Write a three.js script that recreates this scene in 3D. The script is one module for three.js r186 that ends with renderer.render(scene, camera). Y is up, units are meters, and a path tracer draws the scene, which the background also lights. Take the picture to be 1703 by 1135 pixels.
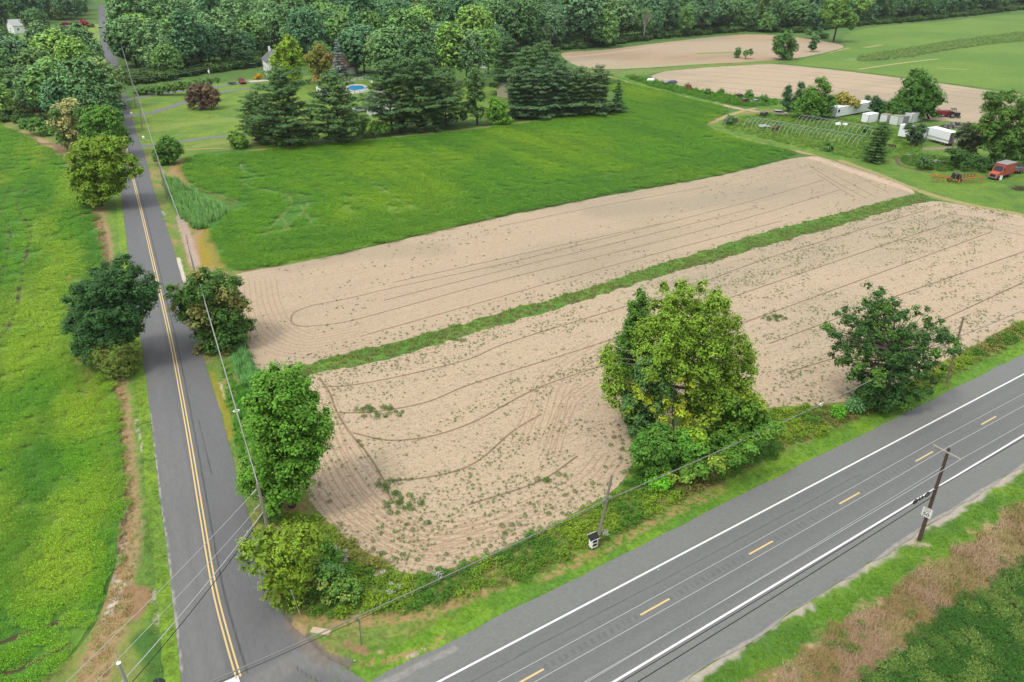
import * as THREE from 'three';
import { mergeGeometries } from 'three/addons/utils/BufferGeometryUtils.js';
import { RoundedBoxGeometry } from 'three/addons/geometries/RoundedBoxGeometry.js';

// ---------------------------------------------------------------- camera, sky, sun, exposure
const W0 = 1703, H0 = 1135, FOCAL = 1182, EYE = 45.9, TILT = Math.atan(652.5 / FOCAL);
const scene = new THREE.Scene();
const camera = new THREE.PerspectiveCamera(2 * Math.atan(567.5 / FOCAL) * 180 / Math.PI, W0 / H0, 0.5, 6000);
camera.position.set(0, EYE, 0);
camera.rotation.x = -TILT;
const renderer = new THREE.WebGLRenderer({ antialias: true });
renderer.setSize(1024, 682);
renderer.toneMapping = THREE.LinearToneMapping;
renderer.toneMappingExposure = 1.52;
renderer.shadowMap.enabled = true;
renderer.shadowMap.type = THREE.PCFSoftShadowMap;
const SUN = new THREE.Vector3(-0.36, 0.86, 0.3).normalize();
{
  // an overcast sky: brightest overhead and round the veiled sun, dimmer towards the horizon
  const w = 256, h = 128, d = new Float32Array(w * h * 4), v = new THREE.Vector3();
  for (let j = 0; j < h; j++) for (let i = 0; i < w; i++) {
    const el = ((j + 0.5) / h - 0.5) * Math.PI, az = ((i + 0.5) / w - 0.5) * 2 * Math.PI;
    v.set(Math.cos(el) * Math.cos(az), Math.sin(el), Math.cos(el) * Math.sin(az));
    const s = Math.max(0, v.y), c = Math.max(0, v.dot(SUN));
    let L = 1.12 * (1 + 1.9 * s) / 2.9 + 0.5 * Math.pow(c, 5);
    if (v.y < 0) L = 0.3;
    const k = (j * w + i) * 4;
    d[k] = L * 0.985; d[k + 1] = L * 1.0; d[k + 2] = L * 1.04; d[k + 3] = 1;
  }
  const t = new THREE.DataTexture(d, w, h, THREE.RGBAFormat, THREE.FloatType);
  t.mapping = THREE.EquirectangularReflectionMapping; t.magFilter = THREE.LinearFilter; t.minFilter = THREE.LinearFilter;
  t.needsUpdate = true;
  scene.background = t; scene.environment = t;
}
const sun = new THREE.DirectionalLight(0xfff4e4, 1.5);
sun.position.copy(SUN).multiplyScalar(400).add(new THREE.Vector3(0, 0, -150));
sun.target.position.set(0, 0, -150); scene.add(sun.target);
sun.castShadow = true; sun.shadow.radius = 24; sun.shadow.mapSize.set(4096, 4096);
Object.assign(sun.shadow.camera, { left: -260, right: 260, top: 260, bottom: -260, near: 10, far: 1200 });
scene.add(sun);
scene.fog = new THREE.FogExp2(0xdfe8ee, 0.00006);

// ---------------------------------------------------------------- helpers: random, noise, survey of the photograph
function rng(seed) { let a = seed >>> 0; return () => { a = (a + 0x6D2B79F5) >>> 0; let t = a; t = Math.imul(t ^ (t >>> 15), t | 1); t ^= t + Math.imul(t ^ (t >>> 7), t | 61); return ((t ^ (t >>> 14)) >>> 0) / 4294967296; }; }
const NT = (() => { const r = rng(77), a = new Float32Array(65536); for (let i = 0; i < 65536; i++) a[i] = r(); return a; })();
function noise(x, y) {
  const xi = Math.floor(x), yi = Math.floor(y); let fx = x - xi, fy = y - yi;
  fx = fx * fx * (3 - 2 * fx); fy = fy * fy * (3 - 2 * fy);
  const x0 = xi & 255, x1 = (xi + 1) & 255, y0 = (yi & 255) << 8, y1 = ((yi + 1) & 255) << 8;
  const a = NT[y0 + x0], b = NT[y0 + x1], c = NT[y1 + x0], d = NT[y1 + x1];
  return a + (b - a) * fx + (c - a + (a - b - c + d) * fx) * fy;
}
const fbm = (x, y, o = 3) => { let s = 0, a = 0.5, n = 0; for (let i = 0; i < o; i++) { s += a * noise(x, y); n += a; a *= 0.5; x = x * 2.03 + 17.3; y = y * 2.03 + 9.1; } return s / n; };
const clamp = (x, a = 0, b = 1) => Math.min(b, Math.max(a, x));
const sstep = (a, b, x) => { const t = clamp((x - a) / (b - a)); return t * t * (3 - 2 * t); };
const lerp = (a, b, t) => a + (b - a) * t;
const lin1 = (v) => { v /= 255; return v <= 0.04045 ? v / 12.92 : Math.pow((v + 0.055) / 1.055, 2.4); };
const KEXP = 1.9;                                                      // picture value of a flat white sheet under this sky
const C = (r, g, b, k = 1) => [lin1(r) / KEXP * k, lin1(g) / KEXP * k, lin1(b) / KEXP * k];   // base colour from how a surface looks
const col = (c) => new THREE.Color().setRGB(c[0], c[1], c[2]);
const mix3 = (a, b, t) => [lerp(a[0], b[0], t), lerp(a[1], b[1], t), lerp(a[2], b[2], t)];

const ct = Math.cos(TILT), st = Math.sin(TILT);
function G(x, y, h = 0) {                                              // where the sight line through a pixel of the photograph meets height h
  x -= W0 / 2; const v = y - H0 / 2, k = (EYE - h) / (v * ct + FOCAL * st);
  return [x * k, -(FOCAL * ct - v * st) * k];
}
function onPlane(x, y, z) {                                            // where it meets the upright plane at z
  x -= W0 / 2; const v = y - H0 / 2, k = -z / (FOCAL * ct - v * st);
  return new THREE.Vector3(x * k, EYE - (v * ct + FOCAL * st) * k, z);
}
const depthOf = (p) => -p.z * ct + (EYE - p.y) * st;
function project(x, y, z) { const dy = EYE - y, zc = -z * ct + dy * st; return [x / zc * FOCAL + W0 / 2, (dy * ct + z * st) / zc * FOCAL + H0 / 2, zc]; }
const inView = (x, z, m = 0.08) => { const p = project(x, 0, z); return p[2] > 1 && p[0] > -W0 * m && p[0] < W0 * (1 + m) && p[1] > -160 && p[1] < H0 * (1 + m * 1.6); };
const DX = 0.85201, DZ = -0.52353;                                     // direction of the main road
const OX = 10.093, OZ = -38.457;
const toS = (x, z) => (x - OX) * DX + (z - OZ) * DZ, toT = (x, z) => (x - OX) * DZ - (z - OZ) * DX;
const fromST = (s, t) => [OX + s * DX + t * DZ, OZ + s * DZ - t * DX];

const taken = {};
function named(n) { if (!(n in taken)) { taken[n] = 0; return n; } return n + '_' + String(++taken[n]).padStart(3, '0'); }
function tag(o, label, category, group, kind) { if (label) o.userData.label = label; if (category) o.userData.category = category; if (group) o.userData.group = group; if (kind) o.userData.kind = kind; return o; }
function shadows(o) { o.castShadow = true; o.receiveShadow = true; return o; }
function thing(name, label, category, pos = [0, 0, 0], turn = 0, group) {
  const o = new THREE.Group(); o.name = named(name); o.position.set(...pos); o.rotation.y = turn; scene.add(o);
  return tag(o, label, category, group);
}
function part(name, geo, mat, parent) {
  const g = Array.isArray(geo) ? (geo.length > 1 ? mergeGeometries(geo.map((x) => { const y = x.index ? x.toNonIndexed() : x; for (const k of Object.keys(y.attributes)) if (!['position', 'normal', 'uv'].includes(k)) y.deleteAttribute(k); return y; })) : geo[0]) : geo;
  const m = shadows(new THREE.Mesh(g, mat)); m.name = parent === scene ? named(name) : name; parent.add(m); return m;
}
const mats = {};
function std(c, rough = 0.85, metal = 0) { const k = c.join() + rough + metal; return mats[k] ??= new THREE.MeshStandardMaterial({ color: col(c), roughness: rough, metalness: metal }); }
function box(w, h, d, x = 0, y = 0, z = 0, ry = 0, rx = 0, rz = 0) {
  const g = new THREE.BoxGeometry(w, h, d);
  if (rx) g.rotateX(rx); if (rz) g.rotateZ(rz); if (ry) g.rotateY(ry);
  return g.translate(x, y, z);
}
function rbox(w, h, d, r, x = 0, y = 0, z = 0, ry = 0) { return new RoundedBoxGeometry(w, h, d, 2, r).rotateY(ry).translate(x, y, z); }
function bar(a, b, r, r2 = r, n = 6) {                                 // a round bar from a to b
  const A = new THREE.Vector3(...a), B = new THREE.Vector3(...b), L = A.distanceTo(B);
  const g = new THREE.CylinderGeometry(r2, r, L, n, 1);
  g.translate(0, L / 2, 0).applyQuaternion(new THREE.Quaternion().setFromUnitVectors(new THREE.Vector3(0, 1, 0), B.clone().sub(A).normalize()));
  return g.translate(A.x, A.y, A.z);
}
function prism(pts, d, x = 0, y = 0, z = 0, ry = 0) {                  // an outline in x-y, drawn out along z, centred
  const g = new THREE.ExtrudeGeometry(new THREE.Shape(pts.map((p) => new THREE.Vector2(...p))), { depth: d, bevelEnabled: false });
  return g.translate(0, 0, -d / 2).rotateY(ry).translate(x, y, z);
}

// ---------------------------------------------------------------- ground sheets
function dense(pts, step) {                                            // smooth a closed outline a little and give it points every step metres
  let p = pts;
  for (let k = 0; k < 2; k++) { const q = []; for (let i = 0; i < p.length; i++) { const a = p[i], b = p[(i + 1) % p.length]; q.push([a[0] * 0.8 + b[0] * 0.2, a[1] * 0.8 + b[1] * 0.2], [a[0] * 0.2 + b[0] * 0.8, a[1] * 0.2 + b[1] * 0.8]); } p = q; }
  const out = [];
  for (let i = 0; i < p.length; i++) {
    const a = p[i], b = p[(i + 1) % p.length], n = Math.min(400, Math.max(1, Math.ceil(Math.hypot(b[0] - a[0], b[1] - a[1]) / step)));
    for (let k = 0; k < n; k++) out.push([lerp(a[0], b[0], k / n), lerp(a[1], b[1], k / n)]);
  }
  return out;
}
const ragged = (pts, amp, f = 0.6) => pts.map(([x, z]) => [x + (fbm(x * f, z * f, 3) - 0.5) * 2 * amp, z + (fbm(x * f + 40, z * f + 80, 3) - 0.5) * 2 * amp]);
const outline = (px, step = 1, amp = 0.4) => ragged(dense(px.map((p) => G(p[0], p[1])), step), amp);
function inside(poly, x, z) {
  let r = false;
  for (let i = 0, j = poly.length - 1; i < poly.length; j = i++) { const a = poly[i], b = poly[j]; if ((a[1] > z) !== (b[1] > z) && x < (b[0] - a[0]) * (z - a[1]) / (b[1] - a[1]) + a[0]) r = !r; }
  return r;
}
const LUT = (() => { const t = new Uint8Array(4097); for (let i = 0; i <= 4096; i++) { const v = i / 4096; t[i] = Math.round(255 * (v <= 0.0031308 ? v * 12.92 : 1.055 * Math.pow(v, 1 / 2.4) - 0.055)); } return t; })();
const enc = (v) => LUT[v <= 0 ? 0 : v >= 1 ? 4096 : (v * 4096) | 0];
function curve(pts, n = 12) { if (pts.length < 3) return pts; const c = new THREE.CatmullRomCurve3(pts.map((p) => new THREE.Vector3(p[0], 0, p[1])), false, 'centripetal'); return c.getPoints(pts.length * n).map((p) => [p.x, p.z]); }
const W = (px) => px.map((p) => G(p[0], p[1]));
// a dab is a soft-edged band of another colour: worn soil, a wheel track, gravel (pts in world metres)
function sheet(name, poly, y, res, paint, dabs = [], { ang = Math.atan2(DZ, DX), rough = 0.95, bump = 0.05, parent = scene, kind = 'structure', label } = {}) {
  const ca = Math.cos(ang), sa = Math.sin(ang);
  let u0 = 1e9, u1 = -1e9, v0 = 1e9, v1 = -1e9;
  for (const [x, z] of poly) { const u = x * ca + z * sa, v = -x * sa + z * ca; u0 = Math.min(u0, u); u1 = Math.max(u1, u); v0 = Math.min(v0, v); v1 = Math.max(v1, v); }
  const w = Math.min(2048, Math.max(16, Math.ceil((u1 - u0) / res))), h = Math.min(2048, Math.max(16, Math.ceil((v1 - v0) / res)));
  const du = (u1 - u0) / w, dv = (v1 - v0) / h, layer = dabs.length ? new Float32Array(w * h * 4) : null;
  for (const d of dabs) {
    const R = d.w * (d.soft ? 1.0 : 0.5) + 0.3, cl = d.c, pts = d.pts, raggedness = d.rag ?? 0.5, hit = new Map();
    for (let i = 0; i + 1 < pts.length || i === 0; i++) {
      const a = pts[i], b = pts[Math.min(i + 1, pts.length - 1)];
      const au = a[0] * ca + a[1] * sa, av = -a[0] * sa + a[1] * ca, bu = b[0] * ca + b[1] * sa, bv = -b[0] * sa + b[1] * ca;
      const i0 = Math.max(0, Math.floor((Math.min(au, bu) - R - u0) / du)), i1 = Math.min(w - 1, Math.ceil((Math.max(au, bu) + R - u0) / du));
      const j0 = Math.max(0, Math.floor((Math.min(av, bv) - R - v0) / dv)), j1 = Math.min(h - 1, Math.ceil((Math.max(av, bv) + R - v0) / dv));
      const ex = bu - au, ey = bv - av, L2 = ex * ex + ey * ey || 1e-9;
      for (let j = j0; j <= j1; j++) for (let k = i0; k <= i1; k++) {
        const pu = u0 + (k + 0.5) * du - au, pv = v0 + (j + 0.5) * dv - av, t = clamp((pu * ex + pv * ey) / L2), D = Math.hypot(pu - ex * t, pv - ey * t);
        if (D < R) { const q = j * w + k, o = hit.get(q); if (o === undefined || D < o) hit.set(q, D); }
      }
      if (pts.length === 1) break;
    }
    for (const [q, D] of hit) {
      const k = q % w, j = (q / w) | 0, u = u0 + (k + 0.5) * du, v = v0 + (j + 0.5) * dv, x = u * ca - v * sa, z = u * sa + v * ca;
      const n = fbm(x * (d.f ?? 1.6) + 11, z * (d.f ?? 1.6) + 5, 3);
      let m = d.soft ? 1 - sstep(0.15, 1, D / d.w) : 1 - sstep(0.35, 0.62, D / d.w);
      m = clamp(m * (1 + raggedness) - raggedness * 1.7 * n * (1.2 - m * 0.4) + (raggedness > 0.2 ? 0.05 : 0)) * (d.a ?? 1);
      if (d.bits) m *= sstep(d.bits - 0.05, d.bits + 0.1, noise(x * 3.7 + 2, z * 3.7) * 0.55 + noise(x * 8.3, z * 8.3 + 4) * 0.45);
      if (m <= 0) continue;
      const p = q * 4, tone = 0.82 + 0.36 * noise(x * 5.1, z * 5.1), A = layer[p + 3], o = m + A * (1 - m);
      for (let c = 0; c < 3; c++) layer[p + c] = (cl[c] * tone * m + layer[p + c] * A * (1 - m)) / o;
      layer[p + 3] = o;
    }
  }
  const data = new Uint8Array(w * h * 4), out = [0, 0, 0];
  for (let j = 0; j < h; j++) for (let i = 0; i < w; i++) {
    const u = u0 + (i + 0.5) * du, v = v0 + (j + 0.5) * dv, x = u * ca - v * sa, z = u * sa + v * ca, p = (j * w + i) * 4;
    paint(x, z, out);
    if (layer && layer[p + 3] > 0) { const a = layer[p + 3]; for (let c = 0; c < 3; c++) out[c] = lerp(out[c], layer[p + c], a); }
    data[p] = enc(out[0]); data[p + 1] = enc(out[1]); data[p + 2] = enc(out[2]); data[p + 3] = 255;
  }
  const t = new THREE.DataTexture(data, w, h); t.colorSpace = THREE.SRGBColorSpace; t.magFilter = THREE.LinearFilter; t.minFilter = THREE.LinearMipmapLinearFilter; t.generateMipmaps = true; t.needsUpdate = true;
  const tris = THREE.ShapeUtils.triangulateShape(poly.map((p) => new THREE.Vector2(p[0], p[1])), []);
  const pos = [], uv = [], nor = [], idx = [];
  for (const [x, z] of poly) { const u = x * ca + z * sa, v = -x * sa + z * ca; pos.push(x, y, z); nor.push(0, 1, 0); uv.push((u - u0) / (u1 - u0), (v - v0) / (v1 - v0)); }
  for (const [a, b, c] of tris) { const A = poly[a], B = poly[b], D = poly[c]; ((B[1] - A[1]) * (D[0] - A[0]) - (B[0] - A[0]) * (D[1] - A[1]) > 0) ? idx.push(a, b, c) : idx.push(a, c, b); }
  const g = new THREE.BufferGeometry(); g.setAttribute('position', new THREE.Float32BufferAttribute(pos, 3)); g.setAttribute('normal', new THREE.Float32BufferAttribute(nor, 3)); g.setAttribute('uv', new THREE.Float32BufferAttribute(uv, 2)); g.setIndex(idx);
  const m = new THREE.Mesh(g, new THREE.MeshStandardMaterial({ map: t, roughness: rough, bumpMap: bump ? t : null, bumpScale: bump || 0 }));
  m.receiveShadow = true; m.name = named(name); parent.add(m); m.userData.kind = kind; if (label) m.userData.label = label;
  return m;
}
function ribbon(pts, width, y, mat, name, parent) {
  const pos = [], nor = [], idx = [], uv = []; let run = 0;
  for (let i = 0; i < pts.length; i++) {
    const a = pts[Math.max(0, i - 1)], b = pts[Math.min(pts.length - 1, i + 1)], L = Math.hypot(b[0] - a[0], b[1] - a[1]) || 1, nx = -(b[1] - a[1]) / L, nz = (b[0] - a[0]) / L, w = (typeof width === 'function' ? width(i / (pts.length - 1)) : width) / 2;
    if (i) run += Math.hypot(pts[i][0] - pts[i - 1][0], pts[i][1] - pts[i - 1][1]);
    pos.push(pts[i][0] + nx * w, y, pts[i][1] + nz * w, pts[i][0] - nx * w, y, pts[i][1] - nz * w); nor.push(0, 1, 0, 0, 1, 0); uv.push(run, w * 2, run, 0);
    if (i) { const k = i * 2; idx.push(k - 2, k, k - 1, k - 1, k, k + 1); }
  }
  const g = new THREE.BufferGeometry(); g.setAttribute('position', new THREE.Float32BufferAttribute(pos, 3)); g.setAttribute('normal', new THREE.Float32BufferAttribute(nor, 3)); g.setAttribute('uv', new THREE.Float32BufferAttribute(uv, 2));
  // upward faces
  const A = new THREE.Vector3(...pos.slice(0, 3)), B = new THREE.Vector3(...pos.slice(6, 9)), D = new THREE.Vector3(...pos.slice(3, 6));
  if (B.sub(A).cross(D.sub(A)).y < 0) for (let i = 0; i < idx.length; i += 3) [idx[i + 1], idx[i + 2]] = [idx[i + 2], idx[i + 1]];
  g.setIndex(idx);
  const m = new THREE.Mesh(g, mat); m.receiveShadow = true; m.name = parent === scene ? named(name) : name; parent.add(m); return m;
}
// ---------------------------------------------------------------- the ground, verges, fields, roads
const PAL = { mown: C(102, 142, 46), bright: C(120, 160, 42), deep: C(72, 120, 38), pale: C(140, 158, 72), tan: C(192, 166, 122), straw: C(178, 150, 98), soil: C(150, 120, 88), sand: C(209, 189, 158), rust: C(162, 130, 92), mauve: C(160, 138, 118), grit: C(196, 188, 172), darksoil: C(112, 92, 68) };
function grassTone(x, z, out, a = PAL.mown, b = PAL.bright, c = PAL.deep) {
  const n = fbm(x * 0.16, z * 0.16, 3), m = fbm(x * 0.9 + 50, z * 0.9, 2), k = sstep(0.35, 0.68, n * 0.6 + m * 0.4), f = 0.62 + 0.76 * noise(x * 6.3, z * 6.3) * (0.55 + 0.45 * noise(x * 14.1 + 3, z * 14.1));
  const d = sstep(0.5, 0.75, fbm(x * 0.33 + 90, z * 0.33 + 20, 2));
  for (let i = 0; i < 3; i++) out[i] = lerp(lerp(a[i], b[i], k), c[i], d * 0.6) * f * 1.12;
}
// base ground out to the horizon
{
  const n = 512, data = new Uint8Array(n * n * 4), o = [0, 0, 0], per = 64;
  for (let j = 0; j < n; j++) for (let i = 0; i < n; i++) {
    const p = (j * n + i) * 4, X = i / n, Y = j / n, v = (f, s) => noise(X * f + s, Y * f + s);   // f divides 256 table only loosely; the blend below hides the seam
    const e = Math.min(X, 1 - X, Y, 1 - Y) * 8, b = clamp(e), a = v(24, 3) * 0.5 + v(90, 7) * 0.3 + v(200, 11) * 0.2;
    const q = lerp(0.5, a, b), c = mix3(PAL.deep, PAL.mown, q); for (let k = 0; k < 3; k++) data[p + k] = enc(c[k] * (0.7 + 0.5 * q));
    data[p + 3] = 255;
  }
  const t = new THREE.DataTexture(data, n, n); t.colorSpace = THREE.SRGBColorSpace; t.wrapS = t.wrapT = THREE.RepeatWrapping; t.magFilter = THREE.LinearFilter; t.minFilter = THREE.LinearMipmapLinearFilter; t.generateMipmaps = true; t.repeat.set(6000 / per, 6000 / per); t.needsUpdate = true;
  const g = new THREE.PlaneGeometry(6000, 6000).rotateX(-Math.PI / 2).translate(0, 0, -1200);
  const m = new THREE.Mesh(g, new THREE.MeshStandardMaterial({ map: t, roughness: 1 })); m.receiveShadow = true; m.name = 'ground'; m.userData.kind = 'structure'; scene.add(m);
}
const dabs = (list) => list.map(([px, w, c, o = {}]) => ({ pts: curve(W(px), 6), w, c, ...o }));
const dabsW = (list) => list.map(([pts, w, c, o = {}]) => ({ pts, w, c, ...o }));

// side road frame: along (a) and across (b, 0 at its west edge)
const LX = -23.7, LZ = -32.7, EX = -0.4605, EZ = -0.8877;
const roadA = (x, z) => (x - LX) * EX + (z - LZ) * EZ, roadB = (x, z) => (x - LX) * -EZ + (z - LZ) * EX;
const leftEdge = W([[304, 1190], [301.5, 1135], [298, 1100], [289, 1024], [284, 973], [277, 909], [267, 845], [248, 672], [233, 560], [212, 418], [200, 315], [196, 280], [189, 235], [181, 179], [176, 140], [171, 105], [166.5, 70], [164, 45], [163.5, 23], [164, 8]]);
const rightEdge = W([[700, 1190], [600, 1130], [575, 1112], [539, 1095], [519, 1072], [497, 1052], [475, 1030], [462, 1006], [448, 965], [430, 910], [411, 850], [392, 787], [370, 698], [350, 636], [331, 570], [300, 456], [284, 400], [266, 346], [251.5, 305], [240, 255], [225, 217], [213, 176], [205, 145], [197, 112], [190, 78], [183, 49], [176.5, 23], [174, 8]]);

// west verge of the side road
{
  const west = [[-60, 1230], [60, 1135], [120, 1090], [160, 1040], [188, 960], [196, 900], [200, 845], [202, 760], [192, 690], [182, 640], [170, 560], [172, 470], [170, 400], [150, 345], [120, 300], [100, 262], [60, 235], [0, 206], [-60, 190], [-60, 170], [100, 150], [170, 175]];
  const poly = ragged(dense([...W(west), ...leftEdge.slice(0, 14).reverse().map((p) => [p[0] + 0.6, p[1] - 0.3])], 1.2), 0.15);
  sheet('verge', poly, 0.02, 0.07, (x, z, o) => {
    grassTone(x, z, o); const b = roadB(x, z);
    const n = fbm(x * 1.2, z * 1.2, 3), dry = sstep(-1.6, -3.6, b + (n - 0.5) * 3.2), c = mix3(PAL.pale, PAL.straw, n);
    for (let i = 0; i < 3; i++) o[i] = lerp(o[i], c[i] * (0.7 + 0.55 * noise(x * 7, z * 7)), dry * 0.55);
  }, dabs([
    [[[160, 352], [172, 400], [178, 450], [184, 520], [192, 620], [200, 700], [208, 780], [212, 860], [205, 940], [196, 1000], [180, 1060], [150, 1135]], 2.4, C(176, 150, 108), { soft: 1, rag: 0.9, bits: 0.3 }],
    [[[145, 340], [170, 400], [176, 470]], 1.5, PAL.soil, { soft: 1, rag: 0.5 }],
    [[[186, 630], [194, 690], [202, 770], [206, 860], [200, 920]], 0.55, PAL.darksoil, { soft: 1, rag: 0.6 }],
    [[[207, 850], [205, 900], [197, 935], [185, 955], [196, 975], [190, 1000], [176, 1030]], 0.55, PAL.grit, { soft: 1, rag: 0.3, bits: 0.5 }],
    [[[203, 975], [186, 1010], [172, 1035]], 0.5, C(225, 214, 202), { soft: 1, rag: 0.3, bits: 0.45 }],
    [[[228, 700], [234, 735], [240, 755]], 0.5, PAL.grit, { soft: 1, rag: 0.3, bits: 0.5 }], [[[234, 668], [236, 690]], 0.4, PAL.grit, { soft: 1, rag: 0.3, bits: 0.5 }],
    [[[200, 395], [203, 420]], 0.55, PAL.grit, { soft: 1, rag: 0.3, bits: 0.5 }],
    [[[255, 990], [272, 1000], [268, 1030]], 1.0, PAL.grit, { soft: 1, rag: 0.3, bits: 0.5 }], [[[272, 1036], [278, 1046]], 0.7, PAL.grit, { soft: 1, rag: 0.3, bits: 0.5 }],
    [[[215, 985], [235, 990], [225, 1020]], 1.4, PAL.rust, { soft: 1, rag: 0.8 }], [[[240, 1060], [260, 1095], [270, 1130]], 1.7, PAL.deep, { soft: 1, rag: 0.4 }],
    [[[0, 210], [40, 222], [90, 245], [118, 258]], 1.9, PAL.tan, { soft: 1, rag: 0.6 }], [[[60, 240], [90, 240], [110, 262]], 2.4, PAL.soil, { soft: 1, rag: 0.5 }],
  ]));
  sheet('verge', ragged(dense(leftEdge.slice(0, 12).concat(leftEdge.slice(0, 12).reverse().map((p) => [p[0] - 1.0, p[1] + 0.5])), 0.8), 0.16, 1.4), 0.026, 0.08, (x, z, o) => grassTone(x, z, o, C(118, 158, 36), C(134, 168, 36), PAL.mown));
}
// east verge, the corner and both margins of the main road
{
  const ring = [];
  for (let s = -30; s <= 170; s += 10) ring.push(fromST(s, -16));
  for (let s = 170; s >= 20; s -= 10) ring.push(fromST(s, 26));
  const up = rightEdge.slice(3, 22);
  const poly = [...ring, ...W([[300, 330], [330, 250], [250, 215]]), ...up.slice().reverse().map((p) => [p[0] - 0.4, p[1]]), ...W([[420, 1250]])];
  sheet('verge', ragged(dense(poly, 1.5), 0.1), 0.016, 0.075, (x, z, o) => {
    const t = toT(x, z), n = fbm(x * 0.9, z * 0.9, 3), n2 = fbm(x * 0.35 + 9, z * 0.35, 3);
    if (t < -6) {
      const T = t + (n - 0.5) * 2.2;
      grassTone(x, z, o, C(98, 142, 38), C(122, 160, 40), C(66, 114, 38));
      const dry = sstep(-8.2, -9.3, T), c = mix3(mix3(PAL.tan, PAL.rust, sstep(0.35, 0.6, n2)), PAL.mauve, sstep(-10.2, -12, T + (n2 - 0.5) * 3) * 0.85), f = 0.6 + 0.7 * noise(x * 7.7, z * 7.7);
      for (let i = 0; i < 3; i++) o[i] = lerp(o[i], c[i] * f, dry);
      const g = sstep(-6.75, -6.2, t + (n - 0.5) * 1.5); for (let i = 0; i < 3; i++) o[i] = lerp(o[i], C(202, 192, 176)[i] * (0.8 + 0.3 * noise(x * 9, z * 9)), g);
      return;
    }
    const T = t + (n - 0.5) * 1.4;
    grassTone(x, z, o, C(102, 150, 36), C(122, 164, 36), C(84, 134, 36));
    const w = sstep(7.4, 8.4, T), c = mix3(mix3(PAL.pale, PAL.mown, n), PAL.straw, sstep(0.5, 0.7, n2) * 0.8), f = 0.55 + 0.8 * noise(x * 6, z * 6);
    for (let i = 0; i < 3; i++) o[i] = lerp(o[i], c[i] * f, w * 0.9);
    const s = toS(x, z);
    if (s < -22 || t > 14) { const q = sstep(-20, -26, s), dull = mix3(C(92, 132, 44), PAL.pale, n2); for (let i = 0; i < 3; i++) o[i] = lerp(o[i], dull[i] * f * 1.15, q * 0.7); }
  }, dabs([
    [[[476, 1034], [490, 1052], [515, 1074], [540, 1098], [572, 1108]], 1.1, C(126, 116, 106), { soft: 1, rag: 0.3, f: 3 }],
    [[[490, 1040], [505, 1048], [500, 1060]], 0.55, PAL.tan, { soft: 1, rag: 0.6 }], [[[522, 1050], [545, 1052]], 0.42, C(232, 214, 184), { soft: 1, rag: 0.2 }],
    [[[500, 1035], [560, 1032], [640, 1030], [700, 1022], [760, 1000], [850, 965]], 1.2, PAL.straw, { soft: 1, rag: 0.5, bits: 0.42 }],
    [[[580, 1072], [600, 1080], [612, 1088]], 0.8, PAL.rust, { soft: 1, rag: 0.4, bits: 0.45 }], [[[600, 1104], [650, 1098], [700, 1082], [740, 1062]], 0.6, PAL.straw, { soft: 1, rag: 0.4, bits: 0.45 }],
    [[[680, 1093], [708, 1082]], 0.35, PAL.grit, { soft: 1, rag: 0.3, bits: 0.5 }], [[[630, 1085], [637, 1087]], 0.3, PAL.tan, { soft: 1, rag: 0.3 }],
    [[[362, 640], [370, 670]], 0.8, C(214, 196, 170), { soft: 1, rag: 0.9, f: 2.5 }], [[[352, 620], [376, 690], [384, 730]], 0.7, C(150, 150, 40), { soft: 1, rag: 0.8 }],
    [[[296, 430], [302, 455], [308, 470]], 0.7, C(226, 216, 196), { soft: 1, rag: 1.1, f: 3 }], [[[268, 352], [274, 358]], 0.6, PAL.grit, { soft: 1, rag: 0.3, bits: 0.5 }],
    [[[300, 275], [290, 290], [300, 325], [345, 340], [390, 342], [340, 385], [326, 410], [335, 450]], 3.4, PAL.straw, { soft: 1, rag: 0.6 }],
    [[[300, 360], [312, 400], [325, 440]], 1.6, C(196, 170, 150), { soft: 1, rag: 0.6 }],
    [[[352, 372], [340, 400], [345, 440]], 1.8, C(170, 150, 40), { soft: 1, rag: 0.6 }],
    [[[900, 962], [1000, 915], [1100, 862], [1200, 815]], 1.0, PAL.straw, { soft: 1, rag: 0.5, bits: 0.45 }],
    [[[1515, 905], [1545, 908]], 0.45, C(200, 182, 158), { soft: 1, rag: 0.3 }], [[[1572, 640], [1578, 640]], 0.4, PAL.soil, { soft: 1, rag: 0.3 }],
    [[[1300, 720], [1400, 690], [1500, 650], [1600, 590], [1703, 540]], 0.9, C(150, 140, 60), { soft: 1, rag: 1.0 }],
  ]));
}

// fields
const F1px = [[-420, 205], [-60, 190], [0, 208], [40, 226], [92, 256], [122, 292], [146, 340], [166, 395], [172, 470], [178, 560], [186, 640], [196, 700], [203, 770], [204, 850], [195, 920], [178, 980], [150, 1040], [118, 1085], [60, 1140], [-40, 1230], [-420, 1230]];
const F2px = [[389, 453], [360, 448], [349, 425], [336, 402], [342, 376], [372, 354], [402, 340], [378, 331], [330, 316], [298, 298], [290, 280], [304, 264], [345, 256], [420, 249], [560, 236], [700, 223], [830, 208], [900, 198], [1000, 188], [1040, 183], [1030, 160], [1000, 134], [1008, 128], [1100, 152], [1222, 180], [1172, 205], [1180, 216], [1250, 236], [1336, 256], [1200, 291], [1000, 326], [830, 360], [660, 399], [500, 436]];
const F3px = [[389, 455], [500, 438], [660, 401], [830, 362], [1000, 328], [1200, 293], [1346, 256], [1410, 275], [1470, 296], [1528, 320], [1500, 330], [1400, 357], [1260, 392], [1100, 442], [950, 492], [800, 533], [640, 578], [500, 614], [440, 622], [408, 604], [406, 560], [396, 520], [386, 475]];
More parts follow.
